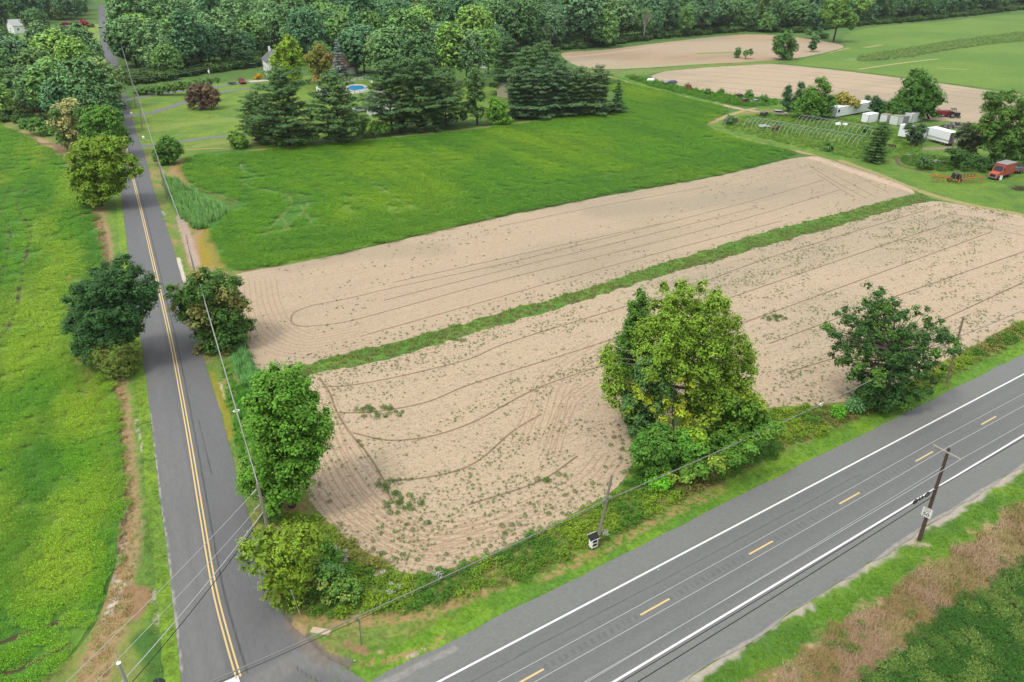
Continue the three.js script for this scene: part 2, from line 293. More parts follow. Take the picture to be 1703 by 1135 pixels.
const F4px = [[500, 622], [640, 596], [800, 549], [950, 504], [1100, 457], [1260, 411], [1420, 367], [1548, 332], [1620, 345], [1703, 360], [1900, 400], [1950, 430], [1703, 532], [1590, 592], [1480, 648], [1400, 674], [1280, 677], [1200, 690], [1040, 690], [1056, 750], [1046, 795], [1000, 832], [900, 882], [800, 928], [740, 950], [690, 955], [640, 941], [600, 908], [550, 880], [520, 850], [506, 800], [495, 720], [488, 650]];
const F5ring = []; for (let q = -45; q <= 170; q += 1) F5ring.push(fromST(q, -12.7 + (fbm(q * 0.35, 3) - 0.5) * 1.6)); F5ring.push(fromST(170, -75), fromST(-45, -75));
const F1 = outline(F1px, 1.2, 0.45), F2 = outline(F2px, 1.5, 0.35), F3 = outline(F3px, 1.5, 0.3), F4 = outline(F4px, 1.2, 0.5), F5 = F5ring;

const f1Yellow = [[[60, 500], 14], [[20, 590], 12], [[110, 700], 7], [[60, 860], 9], [[30, 960], 6], [[110, 950], 4], [[120, 560], 6]].map(([p, r]) => [...G(...p), r]);
function f1Tone(x, z) { let y = 0; for (const [a, b, r] of f1Yellow) y = Math.max(y, 1 - Math.hypot(x - a, z - b) / r); const n = fbm(roadB(x, z) * 0.16 + 3, roadA(x, z) * 0.035, 3); return clamp(sstep(0.4, 0.72, n + y * 0.35 - 0.05)); }
const soyDark = C(70, 124, 36), soyMid = C(84, 138, 34), soyYel = C(118, 150, 40), soyEarth = C(88, 104, 44);
const f1Tracks = [[[18, 310], [0, 339], [-20, 370]], [[-8, 345], [0, 354], [15, 379], [15, 405], [0, 464], [-30, 520]], [[42, 316], [28, 339], [33, 356], [48, 377], [45, 418], [33, 476], [20, 533], [0, 561]], [[0, 1071], [59, 1049], [110, 1031]], [[0, 1126], [60, 1100], [110, 1075]]].map((p) => curve(W(p), 5));
sheet('soybean_field', F1, 0.034, 0.09, (x, z, o) => {
  const c = mix3(mix3(soyDark, soyMid, fbm(x * 0.3, z * 0.3, 2)), soyYel, f1Tone(x, z)), f = 0.95 + 0.5 * noise(x * 5, z * 5);
  for (let i = 0; i < 3; i++) o[i] = c[i] * f;
}, [...f1Tracks.map((pts) => ({ pts, w: 0.5, c: C(96, 88, 58), soft: 1, rag: 0.5 })), ...dabs([[[[126, 590], [138, 615], [150, 650]], 1.6, PAL.straw, { soft: 1, rag: 0.7 }], [[[120, 350], [138, 358]], 0.7, PAL.straw, { soft: 1, rag: 0.4 }], [[[160, 395], [166, 410]], 0.4, PAL.tan, { soft: 1, rag: 0.4 }], [[[112, 460], [118, 490], [112, 520]], 0.5, PAL.straw, { soft: 1, rag: 0.9 }]])], { ang: Math.atan2(EZ, EX), bump: 0.1 });

const f2Tracks = [[[438, 391], [446, 382], [469, 359], [484, 341], [482, 328], [469, 318]], [[470, 380], [492, 362], [508, 348], [511, 338], [500, 326], [488, 320]], [[400, 300], [418, 312], [450, 318], [484, 330]], [[566, 341], [590, 363]], [[500, 342], [521, 376]], [[466, 358], [482, 382]], [[645, 341], [653, 351]], [[612, 300], [684, 345]], [[582, 328], [610, 346]], [[1170, 229], [1222, 243]], [[1010, 192], [1040, 198]], [[400, 270], [405, 285], [440, 300]]].map((p) => curve(W(p), 5));
const f2Fade = [[[395, 396], [502, 379], [655, 354], [830, 322], [1000, 294], [1150, 268]]].map((p) => curve(W(p), 5));
sheet('soybean_field', F2, 0.034, 0.13, (x, z, o) => {
  const n = fbm(x * 0.045, z * 0.045, 3), c = mix3(C(64, 124, 26), C(104, 148, 24), sstep(0.42, 0.64, n)), f = 0.95 + 0.4 * noise(x * 4, z * 4);
  for (let i = 0; i < 3; i++) o[i] = c[i] * f;
}, [...f2Tracks.map((pts, i) => ({ pts, w: i < 3 ? 0.6 : 0.45, c: C(150, 150, 70), soft: 1, rag: 0.5, a: 0.5 })), ...f2Fade.map((pts) => ({ pts, w: 1.0, c: C(150, 160, 50), soft: 1, rag: 0.5, a: 0.6 })),
  ...dabs([[[[300, 268], [292, 285], [310, 312], [380, 336]], 2.6, C(170, 142, 80), { soft: 1, rag: 0.3 }], [[[340, 385], [346, 420], [360, 446]], 2.6, C(158, 150, 56), { soft: 1, rag: 0.4 }], [[[420, 250], [600, 233], [760, 217], [900, 200], [1030, 186]], 2.2, C(176, 154, 108), { soft: 1, rag: 0.35 }], [[[388, 454], [500, 437], [660, 400], [830, 361], [1000, 327], [1200, 292]], 0.7, PAL.darksoil, { soft: 1, rag: 0.2 }]])], { bump: 0.1 });

function tilled(x, z, o, warm, weedy) {
  const s = toS(x, z), t = toT(x, z), big = fbm(s * 0.02 + 4, t * 0.05 + 8, 3), str = noise(t * 2.9, s * 0.12) * 0.6 + noise(t * 6.1 + 4, s * 0.3) * 0.4, cl = noise(s * 5.2, t * 6.8), cl2 = noise(s * 9.5 + 7, t * 11.5);
  const c = mix3(mix3(PAL.sand, C(202, 180, 150), str), C(184, 170, 144), sstep(0.5, 0.75, big) * 0.75);
  let f = 1.0 + (str - 0.5) * 0.24 + (cl2 - 0.5) * 0.22; if (cl > 0.66) f *= 1 - (cl - 0.66) * (0.6 + weedy * 0.5); const cl3 = noise(s * 8.1 + 40, t * 9.3); if (cl3 > 0.7) f *= 1 - (cl3 - 0.7) * (1.1 + weedy * 0.6);
  for (let i = 0; i < 3; i++) o[i] = c[i] * f * warm;
}
const furrow = C(142, 120, 94), comb = C(184, 156, 126);
function combs(px, n, step, from = 0) { const p = curve(W(px), 8), out = []; for (let k = from; k < from + n; k++) out.push({ pts: p.map((q, i) => { const a = p[Math.max(0, i - 1)], b = p[Math.min(p.length - 1, i + 1)], L = Math.hypot(b[0] - a[0], b[1] - a[1]) || 1; return [q[0] - (b[1] - a[1]) / L * k * step, q[1] + (b[0] - a[0]) / L * k * step]; }), w: 0.15, c: comb, soft: 1, rag: 0.4, a: 0.8 }); return out; }
sheet('tilled_field', F3, 0.038, 0.075, (x, z, o) => tilled(x, z, o, 1.0, 0.3), [
  ...dabs([[[[1000, 352], [1150, 338], [1300, 318]], 7, C(176, 164, 140), { soft: 1, rag: 0.2, a: 0.75 }], [[[480, 440], [600, 420], [720, 415]], 6, C(180, 164, 138), { soft: 1, rag: 0.3, a: 0.6 }], [[[1260, 345], [1400, 318]], 3, C(184, 168, 146), { soft: 1, a: 0.5 }], [[[1350, 262], [1440, 292], [1520, 318]], 2.6, C(216, 192, 164), { soft: 1, rag: 0.3 }]]),
  ...dabs([[[484, 528], [486, 538], [500, 543], [540, 541], [579, 535], [655, 515], [830, 467], [958, 436], [1085, 405], [1260, 358], [1397, 316]], [[484, 528], [490, 520], [515, 510], [579, 497], [655, 479], [830, 441], [1034, 390], [1260, 332], [1369, 300]], [[830, 377], [983, 346], [1180, 310]], [[640, 500], [830, 452], [1034, 402], [1260, 345]], [[655, 470], [860, 425], [1100, 372]], [[600, 560], [830, 495], [1100, 420], [1300, 368]], [[1359, 290], [1395, 313], [1421, 329]], [[1421, 290], [1478, 321]], [[1385, 290], [1458, 329]], [[1345, 275], [1385, 300], [1440, 330]]].map((p) => [p, 0.2, furrow, { soft: 1, rag: 0.35 }])),
  ...combs([[405, 470], [412, 520], [440, 565], [500, 585], [620, 565]], 9, 0.8, -6), ...combs([[1352, 268], [1400, 292], [1470, 318]], 6, 0.9, -3),
], { bump: 0.09 });
sheet('tilled_field', F4, 0.038, 0.07, (x, z, o) => tilled(x, z, o, 1.07, 1.2), [
  ...dabs([[[542, 644], [588, 641], [780, 598], [830, 576], [1042, 510], [1131, 484], [1260, 436], [1546, 348]], [[565, 687], [618, 686], [708, 670], [780, 641], [994, 573], [1260, 480], [1603, 363]], [[588, 721], [644, 733], [708, 728], [780, 706], [902, 643], [1206, 548], [1260, 529], [1650, 386]], [[639, 800], [695, 797], [780, 776], [856, 716], [900, 690]], [[531, 629], [547, 652], [560, 685], [580, 718], [606, 749], [631, 787], [650, 830]], [[1491, 493], [1703, 419]], [[1280, 572], [1491, 493]], [[1310, 620], [1500, 560], [1703, 470]], [[1577, 355], [1703, 378]], [[1560, 362], [1703, 392]], [[780, 840], [900, 800], [960, 760]]].map((p) => [p, 0.21, furrow, { soft: 1, rag: 0.35 }])),
  ...dabs([[[[1545, 340], [1640, 360], [1800, 392]], 4, C(206, 184, 158), { soft: 1, rag: 0.3, a: 0.8 }], [[[1500, 600], [1650, 530], [1703, 505]], 3, C(206, 186, 160), { soft: 1, rag: 0.3, a: 0.7 }]]),
  ...combs([[560, 880], [640, 925], [700, 940], [800, 915], [920, 865], [1010, 815], [1046, 770]], 5, 0.7, -5), ...combs([[512, 700], [528, 765], [566, 835], [630, 890], [720, 925], [820, 910]], 9, 0.62, -5), ...combs([[530, 650], [552, 715], [590, 780], [650, 850], [740, 890], [850, 870]], 5, 0.8, -2), ...combs([[1010, 578], [939, 631], [914, 698], [895, 745]], 7, 0.75, -2), ...combs([[1000, 640], [963, 668], [945, 707], [930, 760]], 4, 0.6, 0),
], { bump: 0.09 });
sheet('soybean_field', F5, 0.034, 0.1, (x, z, o) => { const c = mix3(C(58, 104, 32), C(96, 120, 48), fbm(x, z, 2)), f = 0.5 + 0.6 * noise(x * 8, z * 8); for (let i = 0; i < 3; i++) o[i] = c[i] * f; });
// the grass bank between the two tilled fields
const bankPx = [[484, 620], [520, 604], [560, 592], [640, 576], [800, 530], [950, 488], [1100, 440], [1260, 389], [1400, 354], [1500, 327], [1532, 322], [1552, 330], [1420, 369], [1260, 414], [1100, 460], [950, 507], [800, 552], [640, 599], [560, 616], [500, 624]];
const bank = outline(bankPx, 0.8, 0.75);
sheet('grass_bank', bank, 0.05, 0.08, (x, z, o) => grassTone(x, z, o, C(84, 138, 34), C(110, 148, 44), C(96, 106, 52)));

// far side: lawns, farmyard, pale and green fields beyond
const mowing = (x, z) => 0.92 + 0.16 * noise(toT(x, z) * 0.28, toS(x, z) * 0.02);
const lawnPx = [[216, 180], [222, 165], [300, 150], [420, 130], [560, 125], [700, 140], [860, 130], [900, 180], [700, 215], [560, 232], [420, 247], [345, 253], [300, 262], [250, 240], [238, 244], [226, 214]];
sheet('lawn', outline(lawnPx, 2, 0.3), 0.02, 0.2, (x, z, o) => { grassTone(x, z, o, C(106, 146, 36), C(126, 156, 36), C(90, 134, 38)); const m = mowing(x, z) * 1.02; for (let i = 0; i < 3; i++) o[i] *= m; }, dabs([[[[260, 215], [320, 205], [400, 198]], 6, C(140, 164, 66), { soft: 1, rag: 0.3, a: 0.8 }], [[[330, 243], [380, 236], [420, 236]], 3.2, C(150, 162, 82), { soft: 1, rag: 0.4, a: 0.8 }], [[[300, 250], [350, 247], [380, 247]], 1.2, PAL.straw, { soft: 1, rag: 0.9 }]]));
sheet('lawn', outline([[20, 74], [60, 68], [110, 80], [172, 88], [166, 40], [150, 40], [90, 44], [30, 56]], 3, 0.3), 0.02, 0.35, (x, z, o) => { grassTone(x, z, o, C(128, 164, 60), C(146, 176, 60), C(114, 152, 56)); });
sheet('meadow', outline([[498, 27], [520, 18], [560, 14.5], [620, 17], [640, 30], [600, 34], [530, 34]], 3, 0.5), 0.02, 0.5, (x, z, o) => grassTone(x, z, o, C(116, 166, 70), C(126, 174, 72), C(104, 156, 66)));
sheet('meadow', outline([[200, 36], [206, 24], [240, 20], [300, 21], [310, 26], [250, 34]], 3, 0.5), 0.02, 0.5, (x, z, o) => grassTone(x, z, o, C(120, 168, 74), C(130, 176, 78), C(108, 158, 70)));
const yardPx = [[1160, 204], [1222, 186], [1250, 180], [1300, 168], [1400, 170], [1500, 195], [1600, 204], [1703, 208], [2050, 240], [2050, 460], [1703, 362], [1620, 346], [1545, 330], [1528, 320], [1470, 296], [1410, 274], [1340, 256], [1250, 237]];
sheet('farmyard', outline(yardPx, 1.5, 0.5), 0.024, 0.11, (x, z, o) => grassTone(x, z, o, C(98, 142, 32), C(116, 152, 34), C(78, 122, 34)), dabs([
  [[[1255, 180], [1225, 188], [1185, 203], [1175, 208], [1200, 221], [1260, 237], [1345, 257], [1400, 275]], 1.7, PAL.tan, { soft: 1, rag: 0.35 }], [[[1290, 184], [1240, 188]], 2.2, C(168, 140, 96), { soft: 1, rag: 0.6 }],
  [[[1400, 268], [1460, 290], [1530, 318], [1600, 338], [1703, 358]], 2.0, C(176, 164, 108), { soft: 1, rag: 1.0 }], [[[1585, 208], [1630, 215], [1600, 232]], 3.4, C(150, 142, 130), { soft: 1, rag: 0.6 }],
  [[[1540, 248], [1600, 245]], 2.2, C(160, 148, 124), { soft: 1, rag: 0.6 }], [[[1490, 262], [1500, 276], [1550, 288]], 0.9, PAL.darksoil, { soft: 1, rag: 0.6 }], [[[1225, 205], [1300, 225], [1400, 250]], 1.2, C(150, 150, 70), { soft: 1, rag: 0.6 }],
]));
const FA = outline([[928, 87], [1000, 84], [1100, 71], [1180, 62], [1250, 56], [1330, 62], [1392, 72], [1408, 79], [1345, 94], [1285, 102], [1180, 106], [1060, 114], [980, 116], [945, 104]], 2.5, 0.8);
sheet('tilled_field', FA, 0.03, 0.28, (x, z, o) => { tilled(x, z, o, 0.9, 0.2); const n = fbm(x * 0.02, z * 0.02, 3); for (let i = 0; i < 3; i++) o[i] *= lerp(1, [0.98, 0.9, 0.82][i], sstep(0.35, 0.6, n)); }, dabs([[[[1165, 89], [1200, 88], [1220, 87]], 5, C(140, 158, 82), { soft: 1, rag: 0.5 }], [[[950, 112], [1050, 111], [1180, 104]], 5, C(182, 176, 130), { soft: 1, rag: 0.5, a: 0.8 }], [[[940, 95], [1000, 90], [1100, 76]], 2, C(206, 182, 156), { soft: 1 }]]));
const FB = outline([[1076, 128], [1110, 117], [1180, 111], [1250, 107], [1290, 106], [1420, 120], [1560, 138], [1640, 150], [1703, 157], [2000, 190], [2050, 240], [1703, 208], [1600, 204], [1500, 195], [1400, 170], [1310, 166], [1200, 156], [1130, 146]], 2, 0.5);
sheet('tilled_field', FB, 0.03, 0.16, (x, z, o) => tilled(x, z, o, 1.02, 0.3), dabs([[[1110, 122], [1300, 136], [1640, 178]], [[1150, 118], [1350, 132], [1660, 168]], [[1190, 113], [1400, 130], [1680, 163]], [[1110, 130], [1300, 146], [1600, 186]], [[1130, 139], [1300, 156], [1500, 186]], [[1240, 110], [1420, 127], [1690, 160]], [[1130, 143], [1260, 158], [1330, 166]]].map((p) => [p, 0.4, furrow, { soft: 1, rag: 0.3 }])));
const FC = outline([[1292, 104], [1345, 97], [1410, 80], [1396, 66], [1420, 50], [1480, 42], [1560, 37], [1650, 27], [1703, 23], [2100, -5], [2300, 60], [2100, 180], [1703, 155], [1560, 136], [1420, 117]], 3, 0.8);
sheet('crop_field', FC, 0.026, 0.28, (x, z, o) => { const n = fbm(x * 0.03, z * 0.03, 3), c = mix3(C(96, 142, 30), C(114, 152, 38), sstep(0.35, 0.65, n)), f = 0.8 + 0.4 * noise(x * 2, z * 2); for (let i = 0; i < 3; i++) o[i] = c[i] * f; }, dabs([
  [[[1420, 100], [1500, 93], [1600, 75], [1703, 62], [1850, 45]], 9, C(128, 156, 80), { soft: 1, rag: 0.4, a: 0.85 }], [[[1430, 115], [1500, 105], [1560, 98]], 1.6, C(190, 176, 120), { soft: 1, rag: 0.7 }], [[[1440, 79], [1465, 75]], 3, C(190, 178, 110), { soft: 1, rag: 0.6, a: 0.7 }],
  [[[1380, 50], [1420, 42], [1470, 37], [1510, 38], [1560, 36]], 4, C(176, 146, 112), { soft: 1, rag: 0.4 }], [[[1600, 32], [1650, 24], [1703, 18], [1800, 8]], 5, C(196, 164, 134), { soft: 1, rag: 0.4 }], [[[1300, 102], [1350, 94], [1412, 80]], 1.4, PAL.tan, { soft: 1, rag: 0.4 }], [[[1300, 105], [1420, 119], [1560, 138], [1703, 156]], 1.2, C(206, 196, 150), { soft: 1, rag: 0.7 }], [[[1560, 113], [1610, 116]], 1.0, C(196, 196, 130), { soft: 1, rag: 1 }],
]));
const trackMat = new THREE.MeshStandardMaterial({ color: col(C(196, 178, 140)), roughness: 1 });
{
  const worn = (px, w, name) => { const p = curve(W(px), 10), l = p.map((q, i) => { const a = p[Math.max(0, i - 1)], b = p[Math.min(p.length - 1, i + 1)], L = Math.hypot(b[0] - a[0], b[1] - a[1]) || 1, k = w * (0.8 + 0.4 * noise(i * 0.7, 3)); return [[q[0] - (b[1] - a[1]) / L * k, q[1] + (b[0] - a[0]) / L * k], [q[0] + (b[1] - a[1]) / L * k, q[1] - (b[0] - a[0]) / L * k]]; });
    return sheet(name, ragged(dense([...l.map((x) => x[0]), ...l.map((x) => x[1]).reverse()], 1.2), 0.35), 0.044, 0.12, (x, z, o) => { const n = fbm(x * 0.8, z * 0.8, 3), c = mix3(C(202, 184, 150), C(150, 150, 72), sstep(0.5, 0.68, n)), f = 0.8 + 0.4 * noise(x * 5, z * 5); for (let i = 0; i < 3; i++) o[i] = c[i] * f; }); };
  worn([[930, 113], [985, 121], [1012, 128], [1060, 141], [1120, 157], [1180, 170], [1235, 182], [1262, 186]], 1.25, 'dirt_track');
}
{ // tall green strip beside the dirt track, and the green strip between the two pale fields
  sheet('grass_strip', outline([[1020, 124], [1060, 126], [1120, 141], [1200, 156], [1300, 166], [1290, 178], [1240, 180], [1180, 168], [1100, 150], [1050, 136]], 1.5, 0.6), 0.04, 0.2, (x, z, o) => grassTone(x, z, o, C(88, 150, 36), C(110, 164, 40), C(66, 120, 36)));
  sheet('grass_strip', outline([[960, 117], [1060, 116], [1180, 107], [1290, 100], [1330, 98], [1290, 106], [1180, 112], [1100, 119], [1060, 127], [1010, 127]], 2, 0.8), 0.036, 0.25, (x, z, o) => grassTone(x, z, o, C(112, 144, 50), C(126, 150, 58), C(96, 128, 46)));
}
// ---------------------------------------------------------------- roads and markings
const asphalt = (a, b) => (x, z, o) => { const n = fbm(x * 0.5, z * 0.5, 3), g = noise(x * 11, z * 11), g2 = noise(x * 5.7 + 9, z * 5.7), c = mix3(a, b, n), f = 0.9 + 0.16 * g + 0.06 * g2 + (g > 0.9 ? 0.25 : 0); for (let i = 0; i < 3; i++) o[i] = c[i] * f; };
const crackOf = (seed, p0, p1, wig, n = 24) => { const r = rng(seed), out = []; let off = 0; for (let i = 0; i <= n; i++) { off = off * 0.8 + (r() - 0.5) * wig; out.push([lerp(p0[0], p1[0], i / n) + off, lerp(p0[1], p1[1], i / n) + off * 0.6]); } return out; };
const mainPoly = [];
for (let s = -75; s <= 260; s += 1.2) mainPoly.push(fromST(s, 5.7 + (noise(s * 0.6, 1) - 0.5) * 0.22));
for (let s = 260; s >= -75; s -= 1.2) mainPoly.push(fromST(s, -6.15 + (noise(s * 0.5, 7) - 0.5) * 0.5));
const laneA = C(125, 128, 126), laneB = C(133, 136, 134), worn = C(118, 121, 121), shoulder = C(134, 137, 134);
const mainRoad = sheet('main_road', mainPoly, 0.07, 0.07, (x, z, o) => {
  const s = toS(x, z), t = toT(x, z), n = fbm(s * 0.08, t * 0.5, 3), g = noise(x * 11, z * 11), g2 = noise(x * 21, z * 21);
  let c = mix3(laneA, laneB, n);
  const sh = t > 0 ? sstep(3.15, 3.5, t) : sstep(-3.55, -3.9, t); c = mix3(c, shoulder, sh);
  const whl = Math.exp(-Math.pow((Math.abs(t - 0.0) - 0.95) / 0.55, 2)) + Math.exp(-Math.pow((Math.abs(t) - 2.5) / 0.5, 2)); c = mix3(c, worn, clamp(whl * (0.35 + 0.5 * n)) * (1 - sh));
  let f = 0.85 + 0.2 * g + 0.12 * g2;
  const m = Math.abs(((s + 6.1) % 12.19 + 12.19) % 12.19 - 6.1);                 // ground-in rumble grooves along the centre, between the dashes
  if (Math.abs(t - 0.05) < 0.24 && Math.abs(((s - 1.5) % 12.19 + 12.19) % 12.19 - 6.095) < 4.6) { const q = ((s % 0.6) + 0.6) % 0.6; if (q < 0.28) f *= 0.82; }
  for (let i = 0; i < 3; i++) o[i] = c[i] * f;
}, dabsW([[crackOf(3, fromST(-40, 1.9), fromST(30, 1.7), 0.1), 0.07, C(96, 99, 100), { soft: 1, rag: 0.5 }], [crackOf(5, fromST(-20, -6.1), fromST(60, -6.0), 0.4), 0.35, C(176, 172, 162), { soft: 1, rag: 0.8 }], [crackOf(6, fromST(-45, 4.9), fromST(-14, 5.1), 0.2), 0.5, C(158, 157, 152), { soft: 1, rag: 0.6 }]]), { rough: 0.9, bump: 0.008 });
const white = new THREE.MeshStandardMaterial({ color: col([0.56, 0.56, 0.55]), roughness: 0.8 });
const yellow = new THREE.MeshStandardMaterial({ color: col([0.5, 0.37, 0.16]), roughness: 0.8 });
const stLine = (t, s0, s1, step = 2) => { const p = []; for (let s = s0; s <= s1 + 1e-6; s += step) p.push(fromST(s, t)); return p; };
ribbon(stLine(3.08, -75, 260), 0.17, 0.078, white, 'edge_line', mainRoad);
ribbon(stLine(-3.47, -26, 260), 0.17, 0.078, white, 'edge_line', mainRoad);
for (let k = -2; k <= 12; k++) ribbon([fromST(12.19 * k, 0), fromST(12.19 * k + 3.05, 0)], 0.15, 0.078, yellow, 'lane_dash', mainRoad);
const sidePoly = ragged(dense([...leftEdge, ...rightEdge.slice().reverse()], 1), 0.07, 1.5);
const yellowPath = (off) => curve(W([[397, 1128], [380, 1070], [358, 985], [336, 860], [318, 750], [304, 670], [287, 580], [260, 460], [238, 365], [222, 300], [212, 256], [204, 222], [196, 178]]), 8).map((q, i, p) => { const a = p[Math.max(0, i - 1)], b = p[Math.min(p.length - 1, i + 1)], L = Math.hypot(b[0] - a[0], b[1] - a[1]); return [q[0] - (b[1] - a[1]) / L * off, q[1] + (b[0] - a[0]) / L * off]; });
const sA = C(130, 132, 131), sB = C(119, 121, 122), sC = C(144, 143, 140);
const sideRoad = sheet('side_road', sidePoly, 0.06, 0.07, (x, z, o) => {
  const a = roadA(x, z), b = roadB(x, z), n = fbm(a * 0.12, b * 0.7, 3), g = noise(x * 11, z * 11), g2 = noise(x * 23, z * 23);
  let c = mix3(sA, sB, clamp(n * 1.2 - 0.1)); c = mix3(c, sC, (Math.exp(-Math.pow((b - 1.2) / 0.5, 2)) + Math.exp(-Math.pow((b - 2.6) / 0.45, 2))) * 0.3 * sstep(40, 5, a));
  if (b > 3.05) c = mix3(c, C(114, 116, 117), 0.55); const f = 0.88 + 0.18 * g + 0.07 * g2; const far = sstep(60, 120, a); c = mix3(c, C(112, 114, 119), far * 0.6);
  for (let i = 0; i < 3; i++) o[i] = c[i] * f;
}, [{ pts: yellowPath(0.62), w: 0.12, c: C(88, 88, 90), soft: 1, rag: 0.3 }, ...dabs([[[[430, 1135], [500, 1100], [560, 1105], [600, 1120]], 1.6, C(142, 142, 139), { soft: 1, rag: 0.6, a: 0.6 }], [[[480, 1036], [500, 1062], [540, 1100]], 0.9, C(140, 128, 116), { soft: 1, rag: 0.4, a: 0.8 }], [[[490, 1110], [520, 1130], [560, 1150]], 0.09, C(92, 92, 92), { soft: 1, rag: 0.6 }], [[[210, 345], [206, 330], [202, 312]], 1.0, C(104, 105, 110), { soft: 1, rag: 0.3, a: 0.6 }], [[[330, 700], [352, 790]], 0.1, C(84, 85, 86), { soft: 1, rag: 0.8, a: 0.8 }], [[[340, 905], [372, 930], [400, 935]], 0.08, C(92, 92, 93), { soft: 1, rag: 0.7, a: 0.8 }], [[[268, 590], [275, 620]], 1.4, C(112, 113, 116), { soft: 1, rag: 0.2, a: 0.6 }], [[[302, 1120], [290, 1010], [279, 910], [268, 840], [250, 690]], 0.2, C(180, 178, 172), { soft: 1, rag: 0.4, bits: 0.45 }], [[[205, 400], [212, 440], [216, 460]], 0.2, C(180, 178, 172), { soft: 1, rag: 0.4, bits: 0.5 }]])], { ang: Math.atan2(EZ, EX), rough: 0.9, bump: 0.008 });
ribbon(yellowPath(0.13), 0.13, 0.068, yellow, 'yellow_line', sideRoad);
ribbon(yellowPath(-0.17), 0.13, 0.068, yellow, 'yellow_line', sideRoad);
{ const [ax, az] = G(395, 1131.5), [bx, bz] = G(370, 1143); const dx = bx - ax, dz = bz - az, L = Math.hypot(dx, dz); ribbon([[ax - dx / L * 0.1, az - dz / L * 0.1], [ax + dx / L * 3.2, az + dz / L * 3.2]], 0.6, 0.068, white, 'stop_bar', sideRoad); }
// drives across the lawns
const driveMat = std(C(132, 134, 136), 0.95), concrete = std(C(214, 206, 190), 0.9);
ribbon(curve(W([[214, 193], [245, 189], [290, 176], [330, 162], [380, 152], [430, 146], [480, 140]]), 8), 3.0, 0.045, driveMat, 'driveway', scene).userData.kind = 'structure';
ribbon(curve(W([[208, 167], [240, 161], [300, 152], [350, 146], [400, 138], [440, 131], [480, 128]]), 8), 3.4, 0.045, driveMat, 'driveway', scene).userData.kind = 'structure';
ribbon(curve(W([[234, 243], [260, 241], [300, 236], [345, 230], [420, 222]]), 8), 2.6, 0.045, driveMat, 'driveway', scene).userData.kind = 'structure';
ribbon(W([[414, 136], [450, 133]]), 4.6, 0.05, concrete, 'driveway', scene).userData.kind = 'structure';
ribbon(curve(W([[80, 58], [120, 56], [164, 55]]), 5), 4, 0.045, driveMat, 'driveway', scene).userData.kind = 'structure';
// ---------------------------------------------------------------- foliage
class Leaves {                                                         // collects leaf-sized faces with a colour each
  constructor() { this.p = []; this.n = []; this.c = []; this.i = []; }
  leaf(x, y, z, nx, ny, nz, dx, dy, dz, len, wid, c, sx = nx, sy = ny, sz = nz) {   // centre, face normal, long direction, size, colour, shading normal
    let d = dx * nx + dy * ny + dz * nz; dx -= nx * d; dy -= ny * d; dz -= nz * d; d = Math.hypot(dx, dy, dz) || 1; dx /= d; dy /= d; dz /= d;
    const ex = ny * dz - nz * dy, ey = nz * dx - nx * dz, ez = nx * dy - ny * dx, k = this.p.length / 3, l = len / 2, w = wid / 2, b = len * 0.1;
    this.p.push(x - dx * l, y - dy * l, z - dz * l, x + ex * w + nx * b, y + ey * w + ny * b, z + ez * w + nz * b, x + dx * l, y + dy * l, z + dz * l, x - ex * w + nx * b, y - ey * w + ny * b, z - ez * w + nz * b);
    for (let q = 0; q < 4; q++) { this.n.push(sx, sy, sz); this.c.push(c[0], c[1], c[2]); }
    this.i.push(k, k + 2, k + 1, k, k + 3, k + 2);
  }
  blade(x, y, z, dx, dy, dz, len, wid, c, ax, az) {
    const k = this.p.length / 3, w = wid / 2;
    this.p.push(x - ax * w, y, z - az * w, x + ax * w, y, z + az * w, x + dx * len, y + dy * len, z + dz * len);
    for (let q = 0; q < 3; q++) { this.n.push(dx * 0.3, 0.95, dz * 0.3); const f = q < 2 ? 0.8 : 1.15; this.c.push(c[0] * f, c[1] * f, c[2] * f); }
    this.i.push(k, k + 1, k + 2);
  }
  build() { const g = new THREE.BufferGeometry(); g.setAttribute('position', new THREE.Float32BufferAttribute(this.p, 3)); g.setAttribute('normal', new THREE.Float32BufferAttribute(this.n, 3)); g.setAttribute('color', new THREE.Float32BufferAttribute(this.c, 3)); g.setIndex(this.i); return g; }
}
const leafMats = {};
const leafMat = (tint = [1, 1, 1], tr = 0.22) => leafMats[tint.join() + tr] ??= new THREE.MeshPhysicalMaterial({ color: col(tint), vertexColors: true, roughness: 0.85, specularIntensity: 0.35, transmission: tr, thickness: 0, side: THREE.DoubleSide });
const barkMat = std(C(96, 84, 72, 0.9), 1), greyBark = std(C(150, 140, 126), 1), paleBark = std(C(196, 188, 176), 1);
const unit = (r) => { const y = r() * 2 - 1, a = r() * 6.2832, s = Math.sqrt(1 - y * y); return [Math.cos(a) * s, y, Math.sin(a) * s]; };

